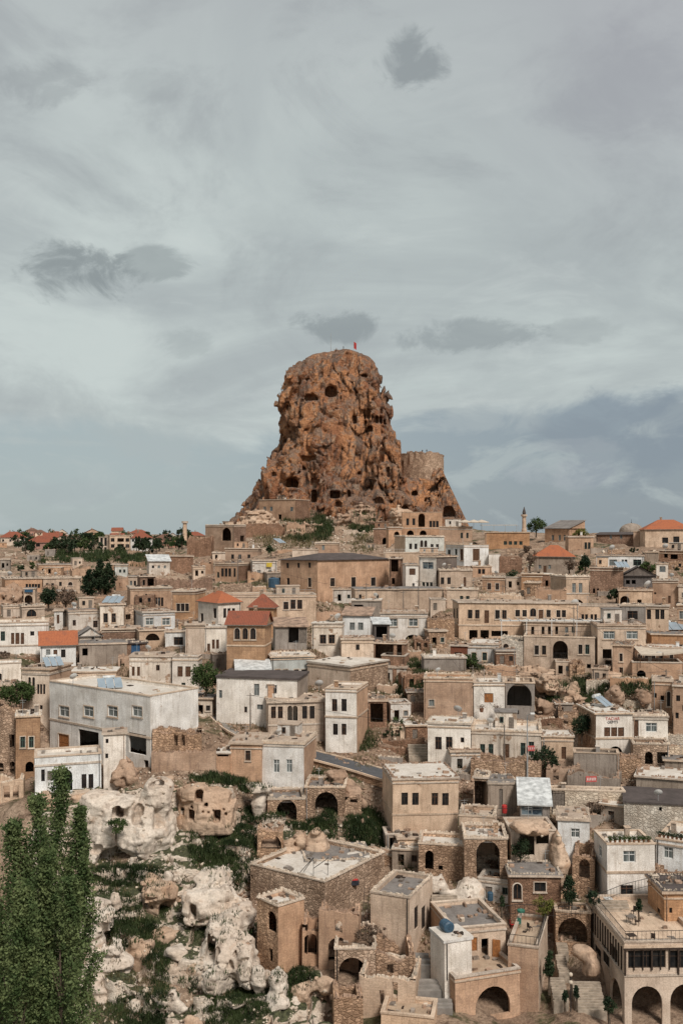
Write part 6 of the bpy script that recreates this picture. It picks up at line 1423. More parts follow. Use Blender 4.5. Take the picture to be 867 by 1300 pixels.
# trees in the village
T = [('dark poplar clump beside the pale blue house', 126, 762, 250, 9.5, 4.2, 'leaf_dark', 'poplar', 3600), ('dark poplar leaning out of the clump', 137, 765, 246, 9.0, 4.6, 'leaf_dark', 'poplar', 3600), ('short dark poplar at the edge of the clump', 113, 765, 244, 7.5, 4.4, 'leaf_dark', 'poplar', 3000),
     ('round dark green bush tree before the arched-window stone house', 62, 772, 228, 4.6, 4.2, 'leaf_dark', 'round', 1600), ('rust-leaved tree beside the round bush tree', 84, 776, 226, 5.2, 4.6, 'leaf_dry', 'round', 900),
     ('green lane-side tree behind the long white house', 262, 885, 168, 5.6, 5.2, 'leaf_green', 'round', 3200), ('round green bush behind the stone garden wall', 22, 900, 160, 4.2, 6.2, 'leaf_green', 'round', 3200),
     ('green tree on the skyline beside the minaret', 680, 680, 330, 5.5, 6.5, 'leaf_green', 'round', 1600), ('yellow-green tree beside the sloping-roofed skyline house', 738, 690, 300, 4.2, 5.2, 'leaf_yellow', 'round', 1100), ('dark evergreen beside the orange-roofed house', 742, 728, 250, 4.6, 3.4, 'leaf_dark', 'cone', 1300),
     ('leafless purple tree left of the orange roof', 672, 722, 254, 4.8, 5.2, 'leaf_dry', 'round', 420), ('leafless purple tree in front of the orange-roofed house', 722, 728, 247, 4.2, 5.0, 'leaf_dry', 'round', 420),
     ('dark creeper shrub over the brown ruin', 652, 752, 252, 5.5, 4.0, 'leaf_dark', 'round', 1200), ('dark shrub against the brown barn', 782, 766, 226, 3.2, 4.2, 'leaf_dark', 'round', 900), ('green shrub above the small white house', 822, 730, 252, 3.4, 4.4, 'leaf_green', 'round', 900),
     ('dark shrub before the brown terraced house', 862, 732, 258, 3.2, 6.0, 'leaf_dark', 'round', 900), ('fig bush beside the cream-white cottage', 597, 852, 180, 3.2, 3.0, 'leaf_green', 'round', 1100),
     ('tall dark climber beside the stone passage', 722, 1160, 119, 4.8, 2.2, 'leaf_dark', 'cone', 2200), ('yellow-green shrub on the patio edge', 690, 1166, 116, 2.4, 2.6, 'leaf_yellow', 'round', 1200), ('small cypress on the patio', 637, 1158, 113, 2.0, .8, 'leaf_dark', 'cone', 700), ('dark cypress against the tan corner house wall', 697, 1256, 108.5, 4.6, 1.3, 'leaf_dark', 'cone', 1800),
     ('clipped round shrub by the restaurant arch', 773, 1292, 104.5, 2.2, 1.4, 'leaf_dark', 'round', 900), ('small cypress left of the lantern post', 717, 1277, 105.5, 1.7, .8, 'leaf_dark', 'cone', 600), ('small cypress right of the lantern post', 731, 1275, 105.5, 2.0, .8, 'leaf_dark', 'cone', 600),
     ('dark bush at the head of the restaurant terrace', 752, 1152, 116, 1.8, 1.8, 'leaf_dark', 'round', 800), ('potted conifer on the restaurant terrace', 811, 1163, 113, 2.0, .9, 'leaf_dark', 'cone', 700), ('dark ivy mound beside the ruined cream house', 692, 985, 148.5, 4.2, 4.2, 'leaf_dark', 'round', 1600), ('dark hanging bush beside the painted-sign house', 738, 940, 153, 4.0, 3.2, 'leaf_dark', 'round', 1400),
     ('green bush on the cliff cave ledge', 148, 1062, 127.5, 2.2, 3.2, 'leaf_green', 'round', 1500), ('dark greenery inside the open cave room', 661, 1100, 124.5, 3.4, 2.4, 'leaf_dark', 'round', 1300), ('weedy mound on the vault roof below the ladder', 470, 1194, 111.5, 1.4, 4.5, 'leaf_dry', 'round', 1200)]
for lab, px, py, d_, hgt, wid, mat, shape, n in T:
    x, y = U(px)*d_, d_
    tree(lab, (x, y, Vv(py)*d_), hgt, wid, mat, shape, n, .22 if d_ < 130 else (.34 if d_ < 200 else .5), .16 if d_ < 200 else .25, 'shrub' if hgt < 4.5 and shape == 'round' else ('cypress_tree' if shape == 'cone' else ('poplar_tree' if shape == 'poplar' else 'tree')), 'shrub' if hgt < 4.5 and shape == 'round' else 'tree')
rr = random.Random(12)
for i in range(64):      # trees among the far houses
    px = rr.choice([rr.uniform(62, 128), rr.uniform(62, 128), rr.uniform(160, 240), rr.uniform(0, 40), rr.uniform(0, 250)]); d_ = rr.uniform(395, 640); x, y = U(px)*d_, d_; z = float(ground_z(np.array([x]), np.array([y]))[0])
    th_ = rr.uniform(4, 8); lm = rr.choice(['leaf_dark', 'leaf_dark', 'leaf_green']); lw = ('tall ' if th_ > 6 else 'low ')+('dark green' if lm == 'leaf_dark' else 'lighter green')
    tree(lw+' tree among the far houses', (x, y, z), th_, rr.uniform(5, 9), lm, 'round', 420, .95, .3, 'tree', 'tree', 'far trees: '+lw)
for i in range(14):
    px = rr.uniform(172, 236); d_ = rr.uniform(420, 450); x, y = U(px)*d_, d_; z = float(ground_z(np.array([x]), np.array([y]))[0])
    tree('slim dark pine in the row by the minaret', (x, y, z), rr.uniform(5, 7.5), rr.uniform(2.6, 3.6), 'leaf_dark', 'cone', 360, .7, .2, 'pine_tree', 'tree', 'pines by the minaret')
# --- grass and weeds: blades seated on whatever surface the photograph shows them on
def scatter_grass(spots, mat, name, label, seed, bl=(.25, .6)):
    rng = np.random.default_rng(seed); V = []; Q = []; n0 = 0
    for (cx, cy, rx, ry, n) in spots:
        for _ in range(n):
            a = rng.uniform(0, 6.283); r = math.sqrt(rng.uniform()); h_ = hit(cx+math.cos(a)*r*rx, cy+math.sin(a)*r*ry)
            if h_ is None or h_[2] == 2 or h_[1].z < .25 or (h_[2] == 1 and rng.uniform() > .12): continue
            p = np.array(h_[0]); k = 9; sc = p[1]/120
            if float(fbm(np.array([p[0]*.35/sc]), np.array([p[1]*.35/sc]), np.array([0.5]), 3, 41)[0]) < (-.28 if p[1] < 150 else 0)+.5*(r-.6): continue
            base = p+np.column_stack([rng.normal(0, .3*sc, k), rng.normal(0, .3*sc, k), np.full(k, -.05)]); ang = rng.uniform(0, 6.283, k); hh = rng.uniform(*bl, k)*sc; w = .05*sc
            tip = base+np.column_stack([np.cos(ang)*hh*.45, np.sin(ang)*hh*.45, hh]); sd_ = np.column_stack([-np.sin(ang)*w, np.cos(ang)*w, np.zeros(k)])
            V.append(np.stack([base-sd_, base+sd_, tip], 1).reshape(-1, 3)); 
    V = np.concatenate(V); o = ob(name, np_mesh(name, V, np.arange(len(V)).reshape(-1, 3), [M[mat]])); tag(o, label, 'grass', kind='stuff'); return o
GREEN = [(300, 1100, 60, 30, 900), (140, 1160, 40, 30, 500), (270, 1180, 60, 30, 700), (250, 1290, 70, 20, 600), (205, 1130, 20, 14, 250), (330, 1035, 30, 12, 400), (265, 990, 45, 9, 900), (335, 1000, 34, 8, 700), (400, 992, 22, 12, 500), (250, 1052, 32, 20, 900), (262, 1085, 42, 24, 1500), (300, 1062, 26, 16, 600), (445, 1050, 42, 30, 1800), (390, 1047, 26, 9, 400), (160, 1112, 52, 14, 900), (170, 1186, 36, 22, 800), (212, 1216, 30, 18, 600), (236, 1246, 42, 30, 900), (300, 1262, 54, 36, 1500), (372, 1246, 30, 20, 600), (190, 1282, 56, 22, 900), (230, 1150, 30, 20, 400), (505, 1075, 26, 12, 400),
         (440, 668, 40, 14, 1000), (395, 676, 34, 12, 700), (385, 655, 26, 8, 400), (470, 655, 20, 10, 400), (380, 655, 30, 8, 500), (760, 872, 84, 12, 900), (720, 882, 42, 16, 600), (632, 842, 42, 10, 500), (850, 860, 40, 9, 500), (520, 862, 22, 30, 600), (545, 975, 40, 4, 250), (100, 706, 80, 8, 700), (200, 712, 60, 8, 500), (60, 712, 50, 12, 400), (450, 940, 30, 14, 250), (680, 1115, 30, 14, 300)]
scatter_grass(GREEN, 'grass_green', 'grass', 'lush dark green grass in the gully and on the castle slope', 5)
scatter_grass([(250, 1120, 160, 120, 500), (430, 680, 110, 24, 900), (430, 860, 430, 130, 5200), (640, 1120, 200, 120, 1500), (480, 1195, 45, 16, 500), (120, 1240, 100, 60, 700)], 'grass_dry', 'dry_weeds', 'dry straw-coloured weeds scattered over the hillside', 6)
print('grass')
# --- loose stones
def stones(n, name, mat, label, zone, size, seed):
    rng = np.random.default_rng(seed); V = []; T_ = []; k = 0
    base = np.array([(1,0,0),(-1,0,0),(0,1,0),(0,-1,0),(0,0,1),(0,0,-1)], float); tri = np.array([(0,2,4),(2,1,4),(1,3,4),(3,0,4),(2,0,5),(1,2,5),(3,1,5),(0,3,5)])
    for _ in range(n):
        x0, x1, y0, y1 = zone[rng.integers(len(zone))]; h_ = hit(rng.uniform(x0, x1), rng.uniform(y0, y1))
        if h_ is None or h_[2] == 2 or (h_[2] == 1 and rng.uniform() > .1): continue
        p = np.array(h_[0]); s = rng.uniform(*size)*(rng.uniform()**1.5+.5)*max(1.0, p[1]/190); v = base*rng.uniform(.5, 1.2, (6, 3))*s*np.array([1, 1, .75])+rng.normal(0, s*.15, (6, 3)); v[:, 2] += s*.1
        V.append(v+p); T_.append(tri+k); k += 6
    if not V: return
    o = ob(name, np_mesh(name, np.concatenate(V), np.concatenate(T_), [M[mat]])); tag(o, label, 'rubble', kind='stuff')
VIL = [(0, 867, 700, 800), (0, 867, 780, 900), (0, 867, 860, 1000), (300, 867, 960, 1200)]
stones(16000, 'rubble_stones', 'brown_loose_stone', 'brown rubble strewn between the houses', VIL, (.14, .42), 3)
stones(9000, 'pale_stones', 'loose_stone', 'pale stones scattered over the gully and terraces', VIL + [(80, 420, 980, 1300), (250, 520, 650, 700)], (.1, .34), 4)
print('stones')
# ------------------------------------------------------------------ fillers: huts, terrace walls and shrubs where bare ground still shows between the houses
def free(px, py, w=10):
    hs = [hit(px+dx, py+dy) for dx, dy in ((0, 0), (-w, 0), (w, 0), (0, -w*.6), (-w*.6, -w*.6), (w*.6, -w*.6))]
    return all(h_ is not None and h_[2] in (0, 3) for h_ in hs)
rr = random.Random(77); FILL = []
Z(0, 0, 1.0)
cells = [(x+rr.uniform(-4, 4), y+rr.uniform(-3, 3)) for y in range(704, 1150, 9) for x in range(4, 866, 12) if not (x < 490 and y > 925) and not (370 < x < 490 and y < 712)]
rr.shuffle(cells); taken = []
new_houses = []; walls_n = 0; shrubs_n = 0
for (px, py) in cells:
    if any(abs(px-a) < 13 and abs(py-b) < 9 for a, b in taken): continue
    if not free(px, py, 5): continue
    h_ = hit(px, py); d_ = h_[0].y; k = F/d_
    r = rr.random(); taken.append((px, py))
    if r < (.62 if py < 770 else .42) and py > 706 and len(new_houses) < 150:
        w = rr.uniform(2.6, 4.8)*k; hh = rr.uniform(2.0, 3.2)*k; m_ = rr.choice(['tan_stone', 'rubble', 'cream_stone', 'brown_stone', 'worn_white', 'concrete', 'cream_plaster']); ruin = m_ in ('rubble', 'brown_stone', 'tan_stone') and rr.random() < .6
        wins = [(py-hh*.42, .8*k, 1.5*k, rr.choice(['o', 'u', 'o']), px-w*.2)]
        if rr.random() < .6: wins.append((py-hh*.5, .6*k, .8*k, rr.choice(['w', 'o']), px+w*.25))
        mw = {'tan_stone': 'tan stone', 'rubble': 'rough rubble', 'cream_stone': 'pale stone', 'brown_stone': 'brown stone', 'worn_white': 'peeling white', 'concrete': 'grey concrete', 'cream_plaster': 'cream plaster'}[m_]; lab = ('small roofless %s hut with %s between the houses' if ruin else 'small flat-roofed %s outbuilding with %s between the houses') % (mw, 'one opening' if len(wins) == 1 else 'door and window')
        s = H(lab, px-w/2, px+w/2, py-hh, py, m_, wins, roof='ruin' if ruin else rr.choice(['slab', 'slab', 'parapet']), d=d_, W=rr.uniform(3, 4.5), group=('roofless huts: ' if ruin else 'flat-roofed outbuildings: ')+mw+(' plain' if len(wins) == 1 else ' windowed'), name='stone_hut' if ruin else 'outbuilding', cat='hut' if ruin else 'outbuilding', amp=.7 if ruin else .08, nopad=True, bare=True, turn=rr.uniform(-18, 18))
        new_houses.append(s)
    elif r < .84:
        L_ = rr.uniform(3, 7.5); hgt = rr.uniform(.7, 1.9); root = empty('rubble_terrace', tuple(h_[0]), rr.uniform(-.3, .3)); mt = rr.choice(['rubble', 'rubble', 'tan_stone', 'brown_stone', 'white_rubble', 'concrete']); mw = {'rubble': 'rough rubble', 'tan_stone': 'tan stone', 'brown_stone': 'brown stone', 'white_rubble': 'whitewashed', 'concrete': 'grey concrete'}[mt]+(' long' if L_ > 5.2 else ' short')
        tag(root, 'low %s terrace wall between the houses' % mw.replace(' long', ', long,').replace(' short', ', short,'), 'wall', 'terrace walls: '+mw)
        m = MB(); tp = ruin_top(L_, hgt, .4, rr.random()*40)
        wall_face(m, lambda x, y, z: (x-L_/2, y, z), L_, -1.6, tp, [], mt); wall_face(m, lambda x, y, z: (L_/2-x, .5-y, z), L_, -1.6, [(L_-x, z) for x, z in tp[::-1]], [], mt)
        for (x0, z0), (x1, z1) in zip(tp[:-1], tp[1:]): m.face([(x0-L_/2, 0, z0), (x0-L_/2, .5, z0), (x1-L_/2, .5, z1), (x1-L_/2, 0, z1)][::-1], mt)
        for x, z in (tp[0], tp[-1]): m.face([(x-L_/2, 0, -1.6), (x-L_/2, .5, -1.6), (x-L_/2, .5, z), (x-L_/2, 0, z)], mt)
        ob('wall', m.mesh('terrace_wall'), root); c = MB(); stone_row(c, [(x-L_/2, .25, z) for x, z in tp[::-1]], 'brown_loose_stone' if rr.random() < .6 else 'loose_stone', .34, rr); ob('top_stones', c.mesh('top_stones'), root, kind='stuff')
        walls_n += 1
    else:
        lm = rr.choice(['leaf_dark', 'leaf_dark', 'leaf_green', 'leaf_dry']); lw = {'leaf_dark': 'dark green', 'leaf_green': 'mid green', 'leaf_dry': 'dry brown'}[lm]; tree('low %s shrub growing between the houses' % lw, tuple(h_[0]), rr.uniform(1.2, 2.6), rr.uniform(1.6, 3.6), lm, 'round', 420, .3*max(1, d_/170), .06, 'shrub', 'shrub', 'low shrubs: '+lw, z0=.1); shrubs_n += 1
for s in new_houses: build_house(s)
print('fillers', len(new_houses), walls_n, shrubs_n)

# ------------------------------------------------------------------ small things
def thing(name, label, cat, loc, rz=0.0, group=None): o = empty(name, tuple(loc), rz); tag(o, label, cat, group); return o
def on(px, py):
    h_ = hit(px, py); return Vector(h_[0]) if h_ else world(px, py)
def P3(px, py, d): return Vector((U(px)*d, d, Vv(py)*d))
def lathe(prof, mat, n=14, mb=None):
    m = mb or MB()
    for (r0, z0), (r1, z1) in zip(prof[:-1], prof[1:]):
        for i in range(n):
            a, b = 2*math.pi*i/n, 2*math.pi*(i+1)/n
            m.face([(r0*math.cos(a), r0*math.sin(a), z0), (r0*math.cos(b), r0*math.sin(b), z0), (r1*math.cos(b), r1*math.sin(b), z1), (r1*math.cos(a), r1*math.sin(a), z1)], mat)
    return m
# minarets and dome
def minaret(label, px, yb, yt, d, r, spire):
    b = P3(px, yb, d); hgt = Vv(yt)*d-b.z; t = thing('minaret', label, 'minaret', b); s = hgt*(.62 if spire else .96)
    m = lathe([(r*1.25, -6), (r*1.25, hgt*.12), (r, hgt*.14), (r*.92, s)], 'cream_stone'); ob('shaft', m.mesh('shaft'), t)
    m = lathe([(r*.92, s-.2), (r*1.5, s), (r*1.5, s+.9), (r*1.4, s+.9), (r*.8, s+.9)], 'trim_stone'); ob('balcony', m.mesh('balcony'), t)
    if spire:
        m = lathe([(r*.78, s), (r*.78, s+hgt*.12), (r*.95, s+hgt*.12), (.05, hgt)], 'roof_dark'); ob('spire', m.mesh('spire'), t)
minaret('plain pale minaret shaft beside the pine row', 235, 690, 663, 480, 1.0, False)
minaret('slender minaret with pointed spire on the skyline', 665, 676, 643, 470, .95, True)
t = thing('dome', 'grey masonry dome behind the long brown house', 'dome', P3(801, 676, 335)); R0 = 3.9
ob('dome_shell', lathe([(R0*1.04, -6), (R0*1.04, .2), (R0, .25)] + [(R0*math.cos(a*math.pi/20), .25+R0*.72*math.sin(a*math.pi/20)) for a in range(0, 11)], 'concrete', 20).mesh('dome'), t)
ob('finial', lathe([(.2, R0*.7), (.25, R0*.8), (.06, R0*.86), (.04, R0*1.1), (0.0, R0*1.12)], 'iron', 6).mesh('finial'), t)
# ridge terrace parasols
def parasol(label, px, py, d, w, h, mat, group=None, name='parasol'):
    b = P3(px, py, d); t = thing(name, label, 'parasol', b, 0, group); m = MB(); n = 8; r = w/2; z = h
    for i in range(n):
        a, c = 2*math.pi*(i+.5)/n, 2*math.pi*(i+1.5)/n; A = (r*math.cos(a), r*math.sin(a), z); B = (r*math.cos(c), r*math.sin(c), z)
        m.face([A, B, (0, 0, z+w*.16)], mat); m.face([(A[0], A[1], z-.22), (B[0], B[1], z-.22), B, A], mat)
    ob('canopy', m.mesh('canopy'), t); p = MB(); p.bar((0, 0, -.5), (0, 0, z+w*.16), .05, 'steel', 6); ob('pole', p.mesh('pole'), t)
for px in (590, 601, 611): parasol('pale parasol on the ridge terrace above the two-window tan house', px, 671, 312, 4.6, 2.0, 'cloth_beige', 'ridge terrace parasols')
t = thing('canopy', 'long pale canopy over the ridge terrace', 'canopy', P3(634, 675, 303)); m = MB(); m.quad_box(-5.2, 5.2, 0, 5, 1.9, 2.0, 'cloth_beige', .04); ob('canopy_sheet', m.mesh('sheet'), t)
for x in (-5, -1.7, 1.7, 5): m = MB(); m.bar((x, .1, -1), (x, .1, 1.95), .06, 'steel', 6); ob('post', m.mesh('post'), t)
t = thing('canopy', 'wide beige canvas canopy over the veranda', 'canopy', P3(767, 832, 175)); 
m = MB(); z = Vv(828)*174-t.location.z
PA, PB, PC, PD = [Vector(q)-t.location for q in (P3(803, 820, 181), P3(866, 824, 179), P3(870, 827, 174), P3(812, 830, 174))]
for i in range(8):
    a0, a1 = i/8, (i+1)/8; s0, s1 = -.25*math.sin(a0*3.14), -.25*math.sin(a1*3.14)
    q = [PD.lerp(PC, a0), PD.lerp(PC, a1), PA.lerp(PB, a1), PA.lerp(PB, a0)]; q = [q[0]+Vector((0, 0, s0)), q[1]+Vector((0, 0, s1)), q[2]+Vector((0, 0, s1)), q[3]+Vector((0, 0, s0))]
    m.face(q, 'cloth_beige'); m.face([q[0]-Vector((0, 0, .25)), q[1]-Vector((0, 0, .25)), q[1], q[0]], 'cloth_beige')
ob('canvas', m.mesh('canvas'), t)
for q in (PC, PD, PD.lerp(PC, .5)): m = MB(); m.bar(q, q-Vector((0, 0, 2.4)), .06, 'wood_brown', 6); ob('post', m.mesh('post'), t)
# pergola over the set-back row
t = thing('pergola', 'white timber pergola on the arcaded house roof', 'pergola', P3(700, 806, 188)); p0 = P3(700, 789, 187.5)-t.location
m = MB(); m.quad_box(-9.5, 9.5, 0, .15, p0.z, p0.z+.22, 'frame_white', .02); ob('beam', m.mesh('beam'), t)
for i in range(12): x = -9.2+i*1.66; m = MB(); m.quad_box(x-.05, x+.05, -.3, 3.2, p0.z+.22, p0.z+.36, 'frame_white'); ob('rafter', m.mesh('rafter'), t)
for i in range(5): x = -9.2+i*4.6; m = MB(); m.bar((x, .08, -1.0), (x, .08, p0.z), .07, 'frame_white'); ob('post', m.mesh('post'), t)
# railings
def railing(label, pts, hgt=1.0, step=.5, mat='iron', name='railing', cat='railing', posts=True):
    pts = [Vector(p) for p in pts]; t = thing(name, label, cat, pts[0]); o = pts[0]; top = MB(); low = MB()
    for a, b in zip(pts[:-1], pts[1:]):
        a = a-o; b = b-o; top.bar(a+Vector((0, 0, hgt)), b+Vector((0, 0, hgt)), .035, mat); low.bar(a+Vector((0, 0, hgt*.12)), b+Vector((0, 0, hgt*.12)), .025, mat)
        n = max(1, int((b-a).length/step))
        for i in range(n+1):
            p = a.lerp(b, i/n); m = MB(); m.bar(p-Vector((0, 0, .15)), p+Vector((0, 0, hgt)), .03 if i % 4 == 0 else .018, mat); ob('baluster', m.mesh('baluster'), t)
    ob('top_rail', top.mesh('rail'), t); ob('bottom_rail', low.mesh('rail'), t); return t
def roof_pt(s, x, y, up=.1): # point on a planned house's wall top; x along the front from -1 to 1, y into the depth 0..1
    c, sn = math.cos(s['phi']), math.sin(s['phi']); lx = x*s['L']/2; ly = y*s['W']; return Vector((s['O'][0]+c*lx-sn*ly, s['O'][1]+sn*lx+c*ly, s['zb']+s['H']+up))
def find(txt): return next(s for s in PLAN if s['label'].startswith(txt))
railing('wrought-iron railing round the restaurant terrace', [roof_pt(REST, 1, .01), roof_pt(REST, -.98, .01), roof_pt(REST, -.98, .98)], .95, .42)
s = find('tan corner house'); railing('iron railing round the tan corner house terrace', [roof_pt(s, -.95, .03), roof_pt(s, .95, .03), roof_pt(s, .95, .95)], .9, .4)
railing('iron ramp fence below the white terrace house', [P3(760, 1146, 117.5), P3(790, 1134, 117), P3(830, 1124, 116.5), P3(872, 1119, 116)], 1.0, .35)
railing('patio fence along the lower stone terrace', [P3(632, 1163, 116), P3(665, 1160, 116.3), P3(702, 1164, 116.5), P3(742, 1160, 117)], 1.1, .5)
s = find('long pale terrace house'); railing('pale railing along the long terrace roof', [roof_pt(s, -.1, .03), roof_pt(s, .98, .03)], .9, 1.0, 'steel')
s = find('cream terrace wall with balustrade'); railing('white balustrade on the cream terrace wall', [roof_pt(s, -1, .05), roof_pt(s, 1, .05)], .9, .7, 'frame_white')
s = find('long white stone mansion'); railing('thin roof railing on the long white mansion', [roof_pt(s, -.95, .1, .3), roof_pt(s, -.3, .1, .3)], .8, .9)
s = find('pale arcaded house'); railing('iron rail along the arcaded house roof', [roof_pt(s, -1, .05), roof_pt(s, .9, .05)], .9, .6)
s = find('grey house with great glazed arch'); railing('red-brown rail on the great arch terrace', [roof_pt(s, -.9, .05), roof_pt(s, .95, .05)], .9, .6, 'wood_brown')
railing('iron balcony rail in the deep arch', [P3(702, 836, 185.6), P3(720, 836, 185.6)], 1.0, .35)
railing('yard fence before the grey concrete shed', [P3(582, 1035, 136), P3(612, 1036, 136), P3(650, 1037, 135)], 1.1, .6)
# glazing bars on the restaurant gallery
c, sn = math.cos(REST['phi']), math.sin(REST['phi'])
g = thing('gallery_posts', 'dark timber posts of the restaurant gallery', 'posts', (REST['O'][0], REST['O'][1], REST['zb']), REST['phi']); zz0 = Vv(1232)*106-REST['zb']; zz1 = Vv(1206)*106-REST['zb']
n = 9
for i in range(n+1):
    x = -REST['L']/2+.05+(REST['L']-.1)*i/n; m = MB(); m.quad_box(x-(.09 if i % 3 == 0 else .035), x+(.09 if i % 3 == 0 else .035), -.1, .05, zz0-(.5 if i % 6 == 0 else 0), zz1, 'wood_dark'); ob('post', m.mesh('post'), g)
for i in range(1, 15):
    y = REST['W']*i/15; m = MB(); m.quad_box(-REST['L']/2-.12, -REST['L']/2+.03, y-.06, y+.06, zz0-.3, zz1, 'wood_dark'); ob('post', m.mesh('post'), g)
m = MB(); m.quad_box(-REST['L']/2-.14, REST['L']/2, -.14, -.03, zz1, zz1+.16, 'wood_dark'); ob('head_beam', m.mesh('beam'), g)
# masts, flag and people on the castle
def top_z(px, y0=465):
    loc, *_ = BV.ray_cast(Vector((U(px)*y0, y0, 150)), Vector((0, 0, -1))); return loc
p = top_z(420, 462); t = thing('mast', 'thin radio mast on the castle summit', 'mast', p); m = MB(); m.bar((0, 0, -1), (0, 0, Vv(423)*462-p.z), .14, 'steel', 6, .07); ob('pole', m.mesh('pole'), t)
p = top_z(449, 462); t = thing('flagpole', 'red flag hanging from the castle summit pole', 'flag', p); hh = max(4.5, Vv(434)*462-p.z); m = MB(); m.bar((0, 0, -1), (0, 0, hh), .09, 'steel', 6, .06); ob('pole', m.mesh('pole'), t)
m = MB()
for i in range(6):
    for j in range(5):
        def q(i, j): return (.1+j*.22, .16*math.sin(j*1.7+i*.6), hh-.1-i*.5-j*.16)
        m.face([q(i, j), q(i+1, j), q(i+1, j+1), q(i, j+1)], 'cloth_red')
ob('flag_cloth', m.mesh('flag'), t)
def person(label, loc, rz, mats, hgt=1.72, arm=0.3):
    h = .045; X, Y, Z_ = np.arange(-.42, .43, h), np.arange(-.25, .26, h), np.arange(-.05, 1.82, h); gx, gy, gz = np.meshgrid(X, Y, Z_, indexing='ij')
    def cap(a, b, r0, r1):
        a = np.array(a); b = np.array(b); ab = b-a; px, py, pz = gx-a[0], gy-a[1], gz-a[2]; t_ = np.clip((px*ab[0]+py*ab[1]+pz*ab[2])/ab.dot(ab), 0, 1)
        return np.sqrt((px-ab[0]*t_)**2+(py-ab[1]*t_)**2+(pz-ab[2]*t_)**2)-(r0+(r1-r0)*t_)
    parts = [cap((.09, 0, .9), (.10, .02, .48), .095, .065), cap((.10, .02, .48), (.11, 0, .06), .065, .045), cap((-.09, 0, .9), (-.12, -.05, .48), .095, .065), cap((-.12, -.05, .48), (-.13, 0, .06), .065, .045), cap((.11, 0, .04), (.11, -.14, .03), .045, .04), cap((-.13, 0, .04), (-.13, -.14, .03), .045, .04),
             cap((0, 0, .95), (0, 0, 1.3), .15, .17), cap((-.16, 0, 1.38), (.16, 0, 1.38), .07, .07), cap((0, 0, 1.4), (0, 0, 1.52), .055, .05), cap((0, -.01, 1.58), (0, -.01, 1.66), .095, .09), cap((.2, 0, 1.38), (.27, -.02, 1.1), .055, .045), cap((.27, -.02, 1.1), (.24, -arm*.6, .95+arm*.4), .045, .03), cap((-.2, 0, 1.38), (-.27, .02, 1.1), .055, .045), cap((-.27, .02, 1.1), (-.25, -.1, .86), .045, .03), cap((0, -.11, 1.6), (0, -.1, 1.58), .02, .02)]
    G = parts[0]
    for f in parts[1:]:
        k = .05; hh = np.clip(.5+.5*(f-G)/k, 0, 1); G = f*(1-hh)+G*hh-k*hh*(1-hh)
    V, Q = surface_nets(G.astype(np.float32), (X[0], Y[0], Z_[0]), h); me = np_mesh('person', V*hgt/1.75, Q, [M[k] for k in mats], True)
    zc = V[Q].mean(1)[:, 2]; mi = np.where(zc > 1.66, 2, np.where(zc > 1.45, 3, np.where(zc > .92, 0, 1))).astype(np.int32); me.polygons.foreach_set('material_index', mi)
    o = ob('person', me); o.location = loc; o.rotation_euler = (0, 0, rz); tag(o, label, 'person')
person('person in dark jacket standing at the bastion edge', P3(536, 575.5, 453), .3, ['cloth_dark', 'cloth_dark', 'cloth_dark', 'skin'])
person('person in dark coat with raised arm on the bastion', P3(541.5, 575, 453), -.6, ['cloth_dark', 'wood_dark', 'cloth_dark', 'skin'], arm=.8)
p = top_z(427, 458); person('person in grey top on the castle summit', tuple(p), 0, ['concrete', 'cloth_dark', 'wood_dark', 'skin'])
p = top_z(436, 458); person('person in dark clothes beside the castle flag', tuple(p), 1, ['cloth_dark', 'cloth_dark', 'wood_dark', 'skin'])
# solar collectors
def solar(label, px, py, n=3, w=1.0, l=2.0, rz=.3, tank=True, d=None):
    b = P3(px, py, d) if d else on(px, py); t = thing('solar_heater', label, 'solar panel', b, rz)
    for i in range(n):
        x = (i-(n-1)/2)*(w+.12); m = MB(); A = [(x-w/2, -l*.4, .25), (x+w/2, -l*.4, .25), (x+w/2, l*.4, 1.45), (x-w/2, l*.4, 1.45)]; m.face(A, 'solar_glass'); m.face([(p[0], p[1], p[2]-.08) for p in A[::-1]], 'steel')
        for a_, b_ in zip(A, A[1:]+A[:1]): m.face([(a_[0], a_[1], a_[2]-.08), (b_[0], b_[1], b_[2]-.08), b_, a_], 'steel')
        ob('panel', m.mesh('panel'), t)
    m = MB()
    for x in (-n*w/2, n*w/2): m.bar((x, l*.4, -.1), (x, l*.4, 1.4), .04, 'steel'); m.bar((x, -l*.4, -.1), (x, -l*.4, .25), .04, 'steel'); m.bar((x, -l*.4, 0), (x, l*.4, 0), .03, 'steel')
    ob('stand', m.mesh('stand'), t)
    if tank:
        m = MB(); m.bar((-.9, l*.4+.3, 1.5), (.9, l*.4+.3, 1.5), .28, 'metal_sheet', 12); ob('tank', m.mesh('tank'), t)
solar('three tilted solar panels on the big white house roof', 140, 874, 3, 1.1, 2.6, .35)
solar('three solar panels on the grey-white house roof', 144, 766, 3, 1.3, 2.6, -.3)
solar('tilted solar panels on the cream house with arched windows', 68, 846, 3, .9, 2.2, .6)
solar('small solar panels on the arched-window white house', 789, 721, 3, 1.0, 2.0, .3, False)
solar('solar water heater on the painted-sign house roof', 766, 897, 2, 1.0, 2.4, .8)
solar('bank of dark solar panels on the brick-red house', 849, 800, 4, 1.9, 3.4, .1, True)
solar('lone solar collector leaning below the castle slope', 355, 690, 2, 1.2, 3.4, .8, False, d=290)
